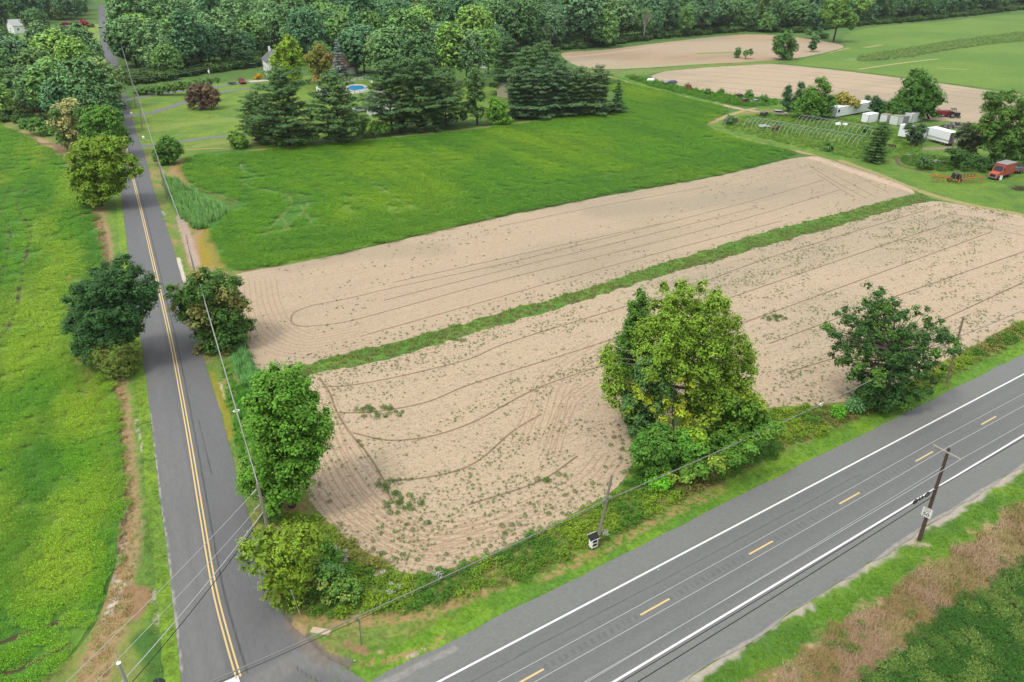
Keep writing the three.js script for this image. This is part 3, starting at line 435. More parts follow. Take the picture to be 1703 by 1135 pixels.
// one tuft of leaves on the outside of a bough: faces look outward and up, colour varies tuft by tuft
function tuft(L, r, cx, cy, cz, ox, oy, oz, rad, n, size, c, o = {}) {
  const hue = (r() - 0.5) * (o.hue ?? 0.3), br = 0.78 + r() * 0.44, base = [c[0] * br * (1 + hue), c[1] * br, c[2] * br * (1 - hue * 0.5)];
  for (let k = 0; k < n; k++) {
    const d = unit(r), q = Math.cbrt(r()) * rad, flat = o.flat ?? 0.75;
    const x = cx + d[0] * q, y = cy + d[1] * q * flat, z = cz + d[2] * q;
    let nx = ox * 0.55 + d[0] * 0.55 + (r() - 0.5) * 0.9, ny = oy * 0.5 + d[1] * 0.4 + (o.lift ?? 0.85) + (r() - 0.5) * 0.7, nz = oz * 0.55 + d[2] * 0.55 + (r() - 0.5) * 0.9, l = Math.hypot(nx, ny, nz) || 1; nx /= l; ny /= l; nz /= l;
    let sx = nx * 0.55 + ox * 0.45 + d[0] * 0.3, sy = ny * 0.55 + oy * 0.45 + d[1] * 0.3 + 0.3, sz = nz * 0.55 + oz * 0.45 + d[2] * 0.3; l = Math.hypot(sx, sy, sz) || 1;
    const v = 0.8 + r() * 0.4, s = size * (0.65 + r() * 0.7), t = unit(r);
    L.leaf(x, y, z, nx, ny, nz, t[0], t[1] - (o.droop ?? 0.2), t[2], s, s * (o.slim ?? 0.62), [base[0] * v, base[1] * v, base[2] * v], sx / l, sy / l, sz / l);
  }
}
function bough(L, r, x, y, z, rx, ry, rz, dens, size, c, o = {}) {     // an uneven clump of tufts over an ellipsoid
  const area = 12.57 * Math.pow((rx * ry + rx * rz + ry * rz) / 3, 1), n = Math.max(4, Math.round(area * dens)), tr = o.tuft ?? 0.42;
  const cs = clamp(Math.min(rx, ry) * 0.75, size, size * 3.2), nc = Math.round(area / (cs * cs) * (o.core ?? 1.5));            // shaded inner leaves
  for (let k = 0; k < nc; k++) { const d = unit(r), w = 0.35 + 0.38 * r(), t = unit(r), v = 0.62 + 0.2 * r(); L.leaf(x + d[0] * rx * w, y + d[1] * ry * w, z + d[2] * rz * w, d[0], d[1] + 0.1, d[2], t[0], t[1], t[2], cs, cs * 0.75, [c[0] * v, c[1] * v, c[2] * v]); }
  for (let k = 0; k < n; k++) {
    const d = unit(r); if (d[1] < -0.55 && r() < 0.6) d[1] = -d[1];
    const w = 0.72 + 0.36 * r() + 0.16 * (noise(d[0] * 2.3 + x * 3, d[2] * 2.3 + z * 3 + d[1] * 2) - 0.5);
    tuft(L, r, x + d[0] * rx * w, y + d[1] * ry * w, z + d[2] * rz * w, d[0], d[1], d[2], tr * (0.7 + 0.6 * r()), o.per ?? 12, size, c, o);
  }
}
function limbs(from, tips, r0, r) {                                    // a trunk that forks into a limb for every bough
  const out = [], top = new THREE.Vector3(0, 0, 0); tips.forEach((t) => top.add(new THREE.Vector3(t[0], t[1], t[2]))); top.multiplyScalar(1 / tips.length);
  const fork = new THREE.Vector3(lerp(from[0], top.x, 0.35), lerp(from[1], top.y, 0.55), lerp(from[2], top.z, 0.35)), mid = new THREE.Vector3(lerp(fork.x, top.x, 0.8), lerp(fork.y, top.y, 1.0), lerp(fork.z, top.z, 0.8));
  out.push(bar(from, [fork.x, fork.y, fork.z], r0 * 1.25, r0 * 0.8, 8), bar([fork.x, fork.y, fork.z], [mid.x, mid.y, mid.z], r0 * 0.8, r0 * 0.45, 7));
  for (const t of tips) {
    if (t[3]) continue;
    const k = clamp((t[1] - fork.y) / Math.max(0.5, mid.y - fork.y)), s = fork.clone().lerp(mid, k * 0.8), e = new THREE.Vector3(t[0], t[1], t[2]), m = s.clone().lerp(e, 0.5).add(new THREE.Vector3((r() - 0.5) * 0.5, 0.3 - r() * 0.4, (r() - 0.5) * 0.5));
    out.push(bar(s.toArray(), m.toArray(), r0 * 0.38, r0 * 0.2, 5), bar(m.toArray(), m.clone().lerp(e, 0.8).toArray(), r0 * 0.2, r0 * 0.06, 5));
  }
  return out;
}

// a tree set out from its outline in the photograph: base pixel, boughs as [x, y, radius] in pixels at the distance of its trunk
function surveyed(name, label, category, seed, basePx, boughs, c, o = {}) {
  const r = rng(seed), [bx, bz] = G(...basePx), t = thing(name, label, category, [bx, 0, bz], 0, o.group), L = new Leaves(), tips = [];
  const pz = bz + (o.dz ?? 0), pts = boughs.map(([x, y, q]) => { const p = onPlane(x, y, pz); return [p.x - bx, p.y, p.z - bz, q * depthOf(p) / FOCAL]; });
  const x0 = Math.min(...pts.map((p) => p[0] - p[3])), x1 = Math.max(...pts.map((p) => p[0] + p[3])), cx = (x0 + x1) / 2, Wd = (x1 - x0) / 2;
  const size = o.size ?? 0.3, dens = o.dens ?? 1.5;
  for (const [x, y, z, q] of pts) {
    const dd = Math.sqrt(Math.max(0, Wd * Wd - (x - cx) * (x - cx))) * (o.deep ?? 0.55), list = [[0, 1], [1, 0.8], [-1, 0.8]];
    for (const [s, k] of list) {
      if (s && dd < q * 0.5) continue;
      const jit = (r() - 0.5) * dd * 0.5, Q = q * k, yy = Math.max(Q * 0.75, y - (s ? q * 0.18 : 0) - (s > 0 ? dd * 0.12 : 0));
      const zz = z + s * (dd * 0.8) + jit * (s ? 0.6 : 1);
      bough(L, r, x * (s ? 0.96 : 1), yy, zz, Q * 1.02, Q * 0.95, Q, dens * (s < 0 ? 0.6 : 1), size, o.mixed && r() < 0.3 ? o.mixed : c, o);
      if (o.trunk !== 0) tips.push([x * (s ? 0.96 : 1), yy, zz, s > 0 || (s === 0 && Math.abs(x - cx) > Wd * 0.55 && q < Wd * 0.25 && !o.limby)]);
    }
  }
  if (o.trunk !== 0) part('trunk', limbs([0, -0.05, 0], tips, o.trunk ?? 0.28, r), o.bark ?? barkMat, t);
  part(o.trunk === 0 ? 'foliage' : 'crown', L.build(), leafMat([1, 1, 1], o.tr ?? 0.1), t);
  return t;
}
// a free-standing broadleaf crown (for the woods): returns the two geometries
function broadleaf(seed, h, w, c, o = {}) {
  const r = rng(seed), L = new Leaves(), tips = [], n = o.n ?? 24, y0 = h * (o.low ?? 0.28), cy = (h + y0) / 2, ry = (h - y0) / 2;
  for (let k = 0; k < n; k++) {
    const a = k * 2.39996 + r() * 0.5, v = (k + 0.5) / n, e = 1 - v * 1.75, s = Math.sqrt(Math.max(0.05, 1 - e * e)), q = w * (0.3 + 0.17 * r());
    const m = (0.62 + 0.3 * r()) * (1 + (r() - 0.5) * 0.5 * ((o.wild ?? 1) - 0.4)), x = Math.cos(a) * s * (w - q * 0.5) * m * 1.15, z = Math.sin(a) * s * (w - q * 0.5) * m * 1.15, y = cy + e * (ry - q * 0.5) * (0.85 + 0.25 * r());
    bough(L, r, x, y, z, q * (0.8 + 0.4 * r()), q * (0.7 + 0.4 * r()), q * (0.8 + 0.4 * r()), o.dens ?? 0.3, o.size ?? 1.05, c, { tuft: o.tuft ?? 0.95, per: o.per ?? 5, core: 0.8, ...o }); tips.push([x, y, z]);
  }
  return { crown: L.build(), trunk: mergeGeometries(limbs([0, 0, 0], tips.filter((_, i) => i % 2 === 0), o.trunk ?? 0.3, r).map((g) => g.toNonIndexed())) };
}
// white pine: whorls of flat plumes of needles; layers show
function pine(seed, h, w, c, o = {}) {
  const r = rng(seed), L = new Leaves(), sticks = [bar([0, 0, 0], [0, h * 0.93, 0], o.trunk ?? 0.3, 0.05, 7)], lv = o.levels ?? 13, low = o.low ?? 0.1;
  for (let k = 0; k < lv; k++) {
    const f = k / (lv - 1), y = h * (low + (0.97 - low) * f), shape = o.cone ? (1 - f * 0.96) : Math.pow(Math.max(0.03, 1 - f * 0.97), 0.42) * (0.8 + 0.2 * Math.min(1, f * 5)), R = w * shape * (0.66 + 0.6 * r()), nb = Math.max(4, Math.round((o.whorl ?? 7) * (0.5 + 0.5 * shape)));
    const a0 = r() * 6.28;
    for (let b = 0; b < nb; b++) {
      const a = a0 + b / nb * 6.283 + (r() - 0.5) * 0.5, len = R * (0.6 + 0.65 * r()), up = (o.up ?? 0.14) + (r() - 0.5) * 0.12 + f * 0.12, ca = Math.cos(a), sa = Math.sin(a);
      sticks.push(bar([0, y - h * 0.02, 0], [ca * len * 0.85, y + len * up * 0.85, sa * len * 0.85], 0.07 * (1.2 - f), 0.02, 4));
      const nt = Math.max(3, Math.round(len / (o.gap ?? 0.75) * 2.0));
      for (let q = 1; q <= nt; q++) {
        const d = len * (0.25 + 0.75 * q / nt), side = (r() - 0.5) * len * 0.42 * (q / nt < 0.9 ? 1 : 0.4), x = ca * d - sa * side, z = sa * d + ca * side, yy = y + d * up + (r() - 0.5) * 0.25;
        tuft(L, r, x, yy, z, ca * 0.35, 0.85, sa * 0.35, (o.tuft ?? 0.8) * (0.8 + 0.5 * r()), o.per ?? 16, o.size ?? 0.62, c, { flat: 0.45, slim: o.slim ?? 0.42, droop: -0.25, hue: 0.2 });
      }
    }
  }
  tuft(L, r, 0, h, 0, 0, 1, 0, 0.5, 12, o.size ?? 0.5, c, { flat: 1.3, slim: 0.3, droop: -1 });
  return { crown: L.build(), trunk: mergeGeometries(sticks.map((g) => g.toNonIndexed())) };
}
function plant(geo, name, label, category, x, z, o = {}) {
  const t = thing(name, label, category, [x, 0, z], o.turn ?? 0, o.group); if (o.scale) t.scale.set(o.scale, o.scale * (o.tall ?? 1), o.scale);
  if (geo.trunk) part('trunk', geo.trunk, o.bark ?? barkMat, t); part(geo.trunk ? 'crown' : 'foliage', geo.crown, leafMat(o.tint ?? [1, 1, 1], o.tr ?? 0.1), t);
  return t;
}
function mound(seed, w, h, d, c, o = {}) { const r = rng(seed), L = new Leaves(), n = o.n ?? 7; for (let k = 0; k < n; k++) { const a = k * 2.4, q = Math.sqrt((k + 0.3) / n); bough(L, r, Math.cos(a) * w * 0.55 * q, h * (0.5 + 0.15 * r() * (1 - q)), Math.sin(a) * d * 0.55 * q, w * 0.45, h * 0.5, d * 0.45, o.dens ?? 1.2, o.size ?? 0.3, c, o); } return { crown: L.build() }; }

// ---------------------------------------------------------------- low growth: patches of leaves and blades, many copies
function leafPatch(seed, rad, n, size, y0, y1, o = {}) {
  const r = rng(seed), L = new Leaves();
  for (let k = 0; k < n; k++) {
    const a = r() * 6.283, q = Math.sqrt(r()) * rad, x = Math.cos(a) * q, z = Math.sin(a) * q, y = y0 + (y1 - y0) * (1 - (q / rad) * (o.dome ?? 0)) * (0.3 + 0.7 * r());
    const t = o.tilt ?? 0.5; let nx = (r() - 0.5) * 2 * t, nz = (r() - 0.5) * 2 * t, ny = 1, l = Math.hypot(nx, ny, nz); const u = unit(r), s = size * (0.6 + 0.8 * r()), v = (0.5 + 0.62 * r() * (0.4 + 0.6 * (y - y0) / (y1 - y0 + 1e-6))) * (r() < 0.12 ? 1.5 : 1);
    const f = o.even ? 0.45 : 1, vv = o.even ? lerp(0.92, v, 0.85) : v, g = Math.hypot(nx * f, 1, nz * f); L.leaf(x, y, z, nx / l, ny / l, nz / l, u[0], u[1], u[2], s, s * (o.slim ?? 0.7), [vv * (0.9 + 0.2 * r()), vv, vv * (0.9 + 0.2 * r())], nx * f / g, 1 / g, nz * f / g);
  }
  return L.build();
}
function bladePatch(seed, rad, n, len, wid, lean = 0.35) {
  const r = rng(seed), L = new Leaves();
  for (let k = 0; k < n; k++) {
    const a = r() * 6.283, q = Math.sqrt(r()) * rad, b = r() * 6.283, le = lean * (0.3 + r()), l = Math.hypot(le, 1), v = 0.65 + 0.6 * r(), h = len * (0.5 + 0.7 * r());
    L.blade(Math.cos(a) * q, 0, Math.sin(a) * q, Math.cos(b) * le / l, 1 / l, Math.sin(b) * le / l, h, wid, [v * (0.9 + 0.2 * r()), v, v], -Math.sin(b), Math.cos(b));
  }
  return L.build();
}
function spread(name, label, category, geo, poly, step, seed, tint, o = {}) {
  let x0 = 1e9, x1 = -1e9, z0 = 1e9, z1 = -1e9; for (const [x, z] of poly) { x0 = Math.min(x0, x); x1 = Math.max(x1, x); z0 = Math.min(z0, z); z1 = Math.max(z1, z); }
  const r = rng(seed), list = [], m = new THREE.Matrix4(), q = new THREE.Quaternion(), up = new THREE.Vector3(0, 1, 0), cc = [0, 0, 0];
  for (let x = x0; x < x1; x += step) for (let z = z0; z < z1; z += step) {
    const X = x + (r() - 0.5) * step * 1.3, Z = z + (r() - 0.5) * step * 1.3, turn = r() * 6.283, sc = (o.s0 ?? 0.8) + r() * (o.s1 ?? 0.4), keep = r();
    if (!inside(poly, X, Z) || !inView(X, Z, o.margin ?? 0.12) || (o.skip && o.skip(X, Z, keep))) continue;
    const k = o.size ? o.size(X, Z) : 1; list.push([X, Z, turn, sc * k, r(), r()]);
  }
  const im = new THREE.InstancedMesh(geo, leafMat([1, 1, 1], o.tr ?? 0.15), list.length), c = new THREE.Color();
  list.forEach(([X, Z, turn, sc, a, b], i) => {
    q.setFromAxisAngle(up, turn); m.compose(new THREE.Vector3(X, o.y ?? 0.03, Z), q, new THREE.Vector3(sc, sc * (o.even ? 0.94 + 0.1 * b : 0.8 + 0.4 * b), sc)); im.setMatrixAt(i, m);
    const t = tint(X, Z, a, cc), f = o.even ? 0.96 + 0.08 * b : 0.9 + 0.2 * b; im.setColorAt(i, c.setRGB(t[0] * f, t[1] * f, t[2] * f));
  });
  im.castShadow = im.receiveShadow = true; im.name = named(name); tag(im, label, category, null, 'stuff'); scene.add(im); return im;
}
const poly = (px, amp = 0.3) => outline(px, 1, amp);
const nearLine = (lines, d) => { const segs = []; for (const l of lines) for (let i = 0; i + 1 < l.length; i++) segs.push([...l[i], ...l[i + 1]]); return (x, z) => { for (const [a, b, c, e] of segs) { if (x < Math.min(a, c) - d || x > Math.max(a, c) + d || z < Math.min(b, e) - d || z > Math.max(b, e) + d) continue; const L = (c - a) ** 2 + (e - b) ** 2 || 1e-9, t = clamp(((x - a) * (c - a) + (z - b) * (e - b)) / L); if (Math.hypot(x - a - t * (c - a), z - b - t * (e - b)) < d) return true; } return false; }; };

const soyPatch = leafPatch(11, 0.9, 330, 0.1, 0.3, 0.42, { tilt: 0.5, even: 1 });
const soyPatchFar = leafPatch(12, 1.6, 420, 0.15, 0.34, 0.46, { tilt: 0.45, even: 1 });
{
  const on1 = nearLine(f1Tracks, 0.42), nearF1 = (x, z) => Math.hypot(x, z) < 108;
  const c1 = (x, z, a) => mix3(C(62, 112, 30, 2.1), mix3(mix3(mix3(C(86, 142, 26, 2.1), C(102, 154, 24, 2.1), fbm(x * 0.3, z * 0.3, 2)), C(136, 168, 40, 2.1), f1Tone(x, z) * 0.85), C(66, 126, 30, 2.0), sstep(0.52, 0.72, fbm(roadB(x, z) * 0.2 + 70, roadA(x, z) * 0.03, 2)) * 0.6), 0.6 + 0.4 * sstep(0.15, 0.55, noise(roadB(x, z) * 0.7, roadA(x, z) * 0.035)));
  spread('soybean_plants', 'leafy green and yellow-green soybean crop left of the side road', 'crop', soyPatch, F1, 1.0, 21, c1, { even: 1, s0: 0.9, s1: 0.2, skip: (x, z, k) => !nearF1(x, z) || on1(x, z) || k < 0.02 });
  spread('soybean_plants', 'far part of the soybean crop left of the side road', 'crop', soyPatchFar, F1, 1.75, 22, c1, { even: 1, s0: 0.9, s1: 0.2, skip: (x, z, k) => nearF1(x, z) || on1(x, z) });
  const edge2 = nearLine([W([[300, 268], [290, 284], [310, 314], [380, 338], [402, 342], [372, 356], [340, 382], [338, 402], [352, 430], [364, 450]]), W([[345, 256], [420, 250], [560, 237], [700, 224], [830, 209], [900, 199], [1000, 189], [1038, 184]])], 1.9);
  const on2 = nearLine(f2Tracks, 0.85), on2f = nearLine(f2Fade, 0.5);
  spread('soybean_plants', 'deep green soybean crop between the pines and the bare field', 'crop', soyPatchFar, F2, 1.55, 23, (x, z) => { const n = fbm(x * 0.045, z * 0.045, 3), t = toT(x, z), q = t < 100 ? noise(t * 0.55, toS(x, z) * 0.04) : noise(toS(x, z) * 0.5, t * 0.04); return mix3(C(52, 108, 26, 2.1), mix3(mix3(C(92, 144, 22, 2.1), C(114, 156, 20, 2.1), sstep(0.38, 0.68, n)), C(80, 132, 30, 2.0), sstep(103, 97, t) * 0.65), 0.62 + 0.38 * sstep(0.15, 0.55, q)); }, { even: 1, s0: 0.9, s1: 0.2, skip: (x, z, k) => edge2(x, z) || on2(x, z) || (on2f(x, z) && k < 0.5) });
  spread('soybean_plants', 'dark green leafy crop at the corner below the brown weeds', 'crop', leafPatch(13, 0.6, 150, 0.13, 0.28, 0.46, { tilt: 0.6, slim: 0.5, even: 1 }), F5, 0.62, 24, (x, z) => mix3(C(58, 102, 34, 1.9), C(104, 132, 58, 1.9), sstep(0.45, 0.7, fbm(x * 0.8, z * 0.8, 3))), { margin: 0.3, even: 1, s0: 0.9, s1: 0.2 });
}
{ // tall grass on the bank: green crest, duller foot
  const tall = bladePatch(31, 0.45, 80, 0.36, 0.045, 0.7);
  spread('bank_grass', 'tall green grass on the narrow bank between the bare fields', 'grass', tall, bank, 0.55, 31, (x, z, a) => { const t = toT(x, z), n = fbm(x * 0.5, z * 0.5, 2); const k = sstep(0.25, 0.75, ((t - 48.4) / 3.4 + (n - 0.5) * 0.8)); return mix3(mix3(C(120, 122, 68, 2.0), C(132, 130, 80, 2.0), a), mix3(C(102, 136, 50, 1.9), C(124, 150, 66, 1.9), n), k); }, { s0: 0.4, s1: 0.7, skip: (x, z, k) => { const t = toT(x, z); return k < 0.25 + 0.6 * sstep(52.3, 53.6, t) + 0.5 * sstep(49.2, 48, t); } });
}
const weed = leafPatch(41, 0.5, 70, 0.2, 0.05, 0.75, { tilt: 0.9, dome: 0.75, slim: 0.45 }), seedling = leafPatch(42, 0.16, 14, 0.12, 0.02, 0.16, { tilt: 0.8, dome: 0.4, slim: 0.5 }), dry = bladePatch(43, 0.42, 120, 0.36, 0.024, 1.2), tallGrass = bladePatch(44, 0.4, 60, 0.8, 0.045, 0.6), shortGrass = bladePatch(45, 0.35, 60, 0.14, 0.035, 0.9);
{ // weeds coming up in the lower bare field, thicker along the passes of the drill
  const wt = (x, z) => { const s = toS(x, z), t = toT(x, z); return fbm(s * 0.05 + 8, t * 0.22 + 3, 3) * 0.6 + 0.4 * noise(s * 0.35, t * 0.9); };
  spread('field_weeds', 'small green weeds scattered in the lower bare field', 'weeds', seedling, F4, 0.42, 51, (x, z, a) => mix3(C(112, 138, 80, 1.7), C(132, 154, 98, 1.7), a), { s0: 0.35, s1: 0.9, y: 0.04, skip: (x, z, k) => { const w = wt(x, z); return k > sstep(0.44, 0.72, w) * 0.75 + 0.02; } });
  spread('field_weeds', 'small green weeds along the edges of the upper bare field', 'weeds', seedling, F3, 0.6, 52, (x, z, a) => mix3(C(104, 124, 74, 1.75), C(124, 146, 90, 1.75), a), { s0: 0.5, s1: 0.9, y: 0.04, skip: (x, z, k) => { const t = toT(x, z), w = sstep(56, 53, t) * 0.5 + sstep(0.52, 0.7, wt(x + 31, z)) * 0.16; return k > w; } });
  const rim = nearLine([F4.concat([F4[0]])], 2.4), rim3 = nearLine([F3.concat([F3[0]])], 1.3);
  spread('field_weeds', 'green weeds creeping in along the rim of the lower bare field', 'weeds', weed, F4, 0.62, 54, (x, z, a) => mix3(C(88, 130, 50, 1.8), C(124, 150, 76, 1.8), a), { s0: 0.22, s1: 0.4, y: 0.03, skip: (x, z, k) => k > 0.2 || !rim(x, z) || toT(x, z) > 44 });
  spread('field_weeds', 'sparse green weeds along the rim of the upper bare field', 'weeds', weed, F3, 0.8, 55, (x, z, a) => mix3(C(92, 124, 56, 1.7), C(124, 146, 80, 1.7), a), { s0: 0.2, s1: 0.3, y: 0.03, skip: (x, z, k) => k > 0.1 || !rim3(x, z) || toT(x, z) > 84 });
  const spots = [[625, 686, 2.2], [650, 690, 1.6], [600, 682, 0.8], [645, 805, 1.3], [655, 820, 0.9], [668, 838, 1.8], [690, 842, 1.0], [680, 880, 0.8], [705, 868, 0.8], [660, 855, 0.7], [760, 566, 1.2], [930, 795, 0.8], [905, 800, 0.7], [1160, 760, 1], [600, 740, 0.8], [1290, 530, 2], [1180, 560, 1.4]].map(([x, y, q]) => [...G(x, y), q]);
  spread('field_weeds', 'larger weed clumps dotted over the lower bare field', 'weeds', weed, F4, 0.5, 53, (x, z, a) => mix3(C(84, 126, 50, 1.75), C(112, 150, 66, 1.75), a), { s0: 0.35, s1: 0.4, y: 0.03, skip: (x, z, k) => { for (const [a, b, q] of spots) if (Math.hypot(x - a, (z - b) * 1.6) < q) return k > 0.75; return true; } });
}
{ // the overgrown corner and margin between the bare field and the mown strip
  const corner = poly([[428, 880], [450, 850], [520, 862], [560, 884], [604, 914], [640, 944], [690, 958], [742, 952], [800, 930], [900, 886], [1000, 838], [1044, 802], [1060, 770], [1250, 700], [1290, 680], [1400, 678], [1490, 650], [1600, 592], [1703, 534], [1800, 490], [1800, 520], [1703, 562], [1600, 620], [1500, 668], [1400, 712], [1300, 752], [1150, 825], [1000, 905], [900, 955], [800, 985], [720, 1012], [600, 1022], [545, 1030], [500, 1024], [470, 990]], 0.4);
  const tone = (x, z, a) => { const n = fbm(x * 0.35, z * 0.35, 3), n2 = fbm(x * 0.22 + 33, z * 0.22 + 7, 2); return mix3(mix3(C(78, 132, 38, 1.95), C(132, 166, 42, 1.95), sstep(0.35, 0.65, n)), C(150, 140, 80, 1.75), sstep(0.55, 0.7, n2) * 0.7); };
  spread('verge_weeds', 'knee-high green weeds filling the corner and the road margin', 'weeds', weed, corner, 0.62, 61, tone, { s0: 0.55, s1: 0.75, skip: (x, z, k) => { const t = toT(x, z); return k < sstep(8.6, 7.2, t) * 0.9; } });
  spread('verge_grass', 'rough straw and green grass along the edge of the weeds', 'grass', dry, corner, 0.7, 62, (x, z, a) => mix3(C(168, 150, 98, 1.75), C(132, 148, 66, 1.75), fbm(x * 0.5, z * 0.5, 2)), { s0: 0.6, s1: 0.6, skip: (x, z, k) => k > sstep(11, 8, toT(x, z)) * 0.7 + 0.15 });
  const flower = leafPatch(46, 0.3, 34, 0.085, 0.55, 0.8, { tilt: 0.5, slim: 0.9 }), fl = [[660, 982, 0.7], [655, 990, 0.5], [633, 962, 0.4], [566, 940, 0.5], [572, 930, 0.45], [558, 918, 0.4], [1010, 898, 0.6], [1005, 892, 0.4], [495, 850, 0.5], [730, 966, 0.3], [1008, 840, 0.4]].map(([x, y, q]) => [...G(x, y), q]);
  spread('white_flowers', 'white flower heads among the weeds of the corner', 'flowers', flower, corner, 0.33, 63, () => [0.5, 0.5, 0.47], { y: 0.1, s0: 0.5, s1: 0.4, skip: (x, z, k) => !fl.some(([a, b, q]) => Math.hypot(x - a, z - b) < q) || k > 0.7 });
  // reeds by the side road
  const reeds = poly([[268, 300], [292, 300], [330, 326], [372, 346], [384, 352], [352, 372], [330, 386], [306, 370], [288, 345]], 0.3), reeds2 = poly([[378, 575], [405, 570], [425, 615], [440, 640], [425, 655], [398, 640]], 0.3), reeds3 = poly([[366, 590], [398, 640], [430, 660], [420, 760], [402, 780], [385, 700]], 0.3);
  const rt = (x, z, a) => mix3(C(92, 140, 66, 2.4), mix3(C(118, 150, 96, 2.4), C(90, 150, 40, 2.4), fbm(x * 0.4, z * 0.4, 2)), a);
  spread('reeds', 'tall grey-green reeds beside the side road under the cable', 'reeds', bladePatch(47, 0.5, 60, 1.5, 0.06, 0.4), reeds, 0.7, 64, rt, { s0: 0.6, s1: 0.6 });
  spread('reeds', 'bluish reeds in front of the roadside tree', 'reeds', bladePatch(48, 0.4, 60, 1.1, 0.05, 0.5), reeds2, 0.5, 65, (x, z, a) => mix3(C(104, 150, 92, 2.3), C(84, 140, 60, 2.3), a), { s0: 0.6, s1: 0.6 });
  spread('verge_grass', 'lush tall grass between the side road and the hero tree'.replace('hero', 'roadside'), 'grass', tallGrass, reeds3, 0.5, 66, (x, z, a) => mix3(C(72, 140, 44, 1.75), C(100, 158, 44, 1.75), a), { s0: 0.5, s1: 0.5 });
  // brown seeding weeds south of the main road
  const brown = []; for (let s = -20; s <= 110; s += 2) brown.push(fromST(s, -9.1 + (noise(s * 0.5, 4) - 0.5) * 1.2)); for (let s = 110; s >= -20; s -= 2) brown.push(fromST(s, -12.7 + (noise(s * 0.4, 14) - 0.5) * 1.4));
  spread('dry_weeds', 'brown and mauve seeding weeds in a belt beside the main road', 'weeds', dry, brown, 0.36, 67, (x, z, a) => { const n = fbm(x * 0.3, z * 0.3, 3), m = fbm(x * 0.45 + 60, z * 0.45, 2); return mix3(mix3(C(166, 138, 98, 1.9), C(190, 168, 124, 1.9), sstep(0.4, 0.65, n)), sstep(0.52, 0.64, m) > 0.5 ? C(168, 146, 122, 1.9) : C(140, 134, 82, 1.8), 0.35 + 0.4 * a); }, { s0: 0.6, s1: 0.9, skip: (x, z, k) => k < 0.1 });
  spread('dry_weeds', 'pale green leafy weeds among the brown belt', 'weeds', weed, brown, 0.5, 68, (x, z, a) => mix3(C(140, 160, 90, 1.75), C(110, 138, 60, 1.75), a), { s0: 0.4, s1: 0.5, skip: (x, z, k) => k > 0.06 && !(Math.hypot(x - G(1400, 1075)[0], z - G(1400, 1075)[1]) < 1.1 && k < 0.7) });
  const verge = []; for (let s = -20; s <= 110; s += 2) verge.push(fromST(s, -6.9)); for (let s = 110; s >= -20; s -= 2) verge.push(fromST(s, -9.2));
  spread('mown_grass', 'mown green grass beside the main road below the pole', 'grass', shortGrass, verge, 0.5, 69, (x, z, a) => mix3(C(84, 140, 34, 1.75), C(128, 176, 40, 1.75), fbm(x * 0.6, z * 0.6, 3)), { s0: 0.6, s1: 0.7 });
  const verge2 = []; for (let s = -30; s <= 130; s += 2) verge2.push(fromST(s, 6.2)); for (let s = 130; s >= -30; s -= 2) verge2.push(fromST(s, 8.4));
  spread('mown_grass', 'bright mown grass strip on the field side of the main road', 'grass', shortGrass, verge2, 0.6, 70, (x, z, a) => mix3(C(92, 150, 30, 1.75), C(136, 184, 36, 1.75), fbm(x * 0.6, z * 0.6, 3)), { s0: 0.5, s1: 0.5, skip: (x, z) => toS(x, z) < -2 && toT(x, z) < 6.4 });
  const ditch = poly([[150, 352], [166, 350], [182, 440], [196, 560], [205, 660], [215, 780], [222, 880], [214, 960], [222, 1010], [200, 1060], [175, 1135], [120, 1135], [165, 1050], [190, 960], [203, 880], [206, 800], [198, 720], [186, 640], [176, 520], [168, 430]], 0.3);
  spread('dry_weeds', 'dry brown grass in the ditch beside the soybeans', 'grass', bladePatch(49, 0.35, 60, 0.28, 0.035, 0.9), ditch, 0.5, 71, (x, z, a) => mix3(C(176, 146, 100, 1.9), mix3(C(194, 174, 126, 1.9), C(130, 136, 70, 1.8), fbm(x * 0.8, z * 0.8, 2)), a), { s0: 0.5, s1: 0.7, skip: (x, z, k) => k < 0.12 });
}
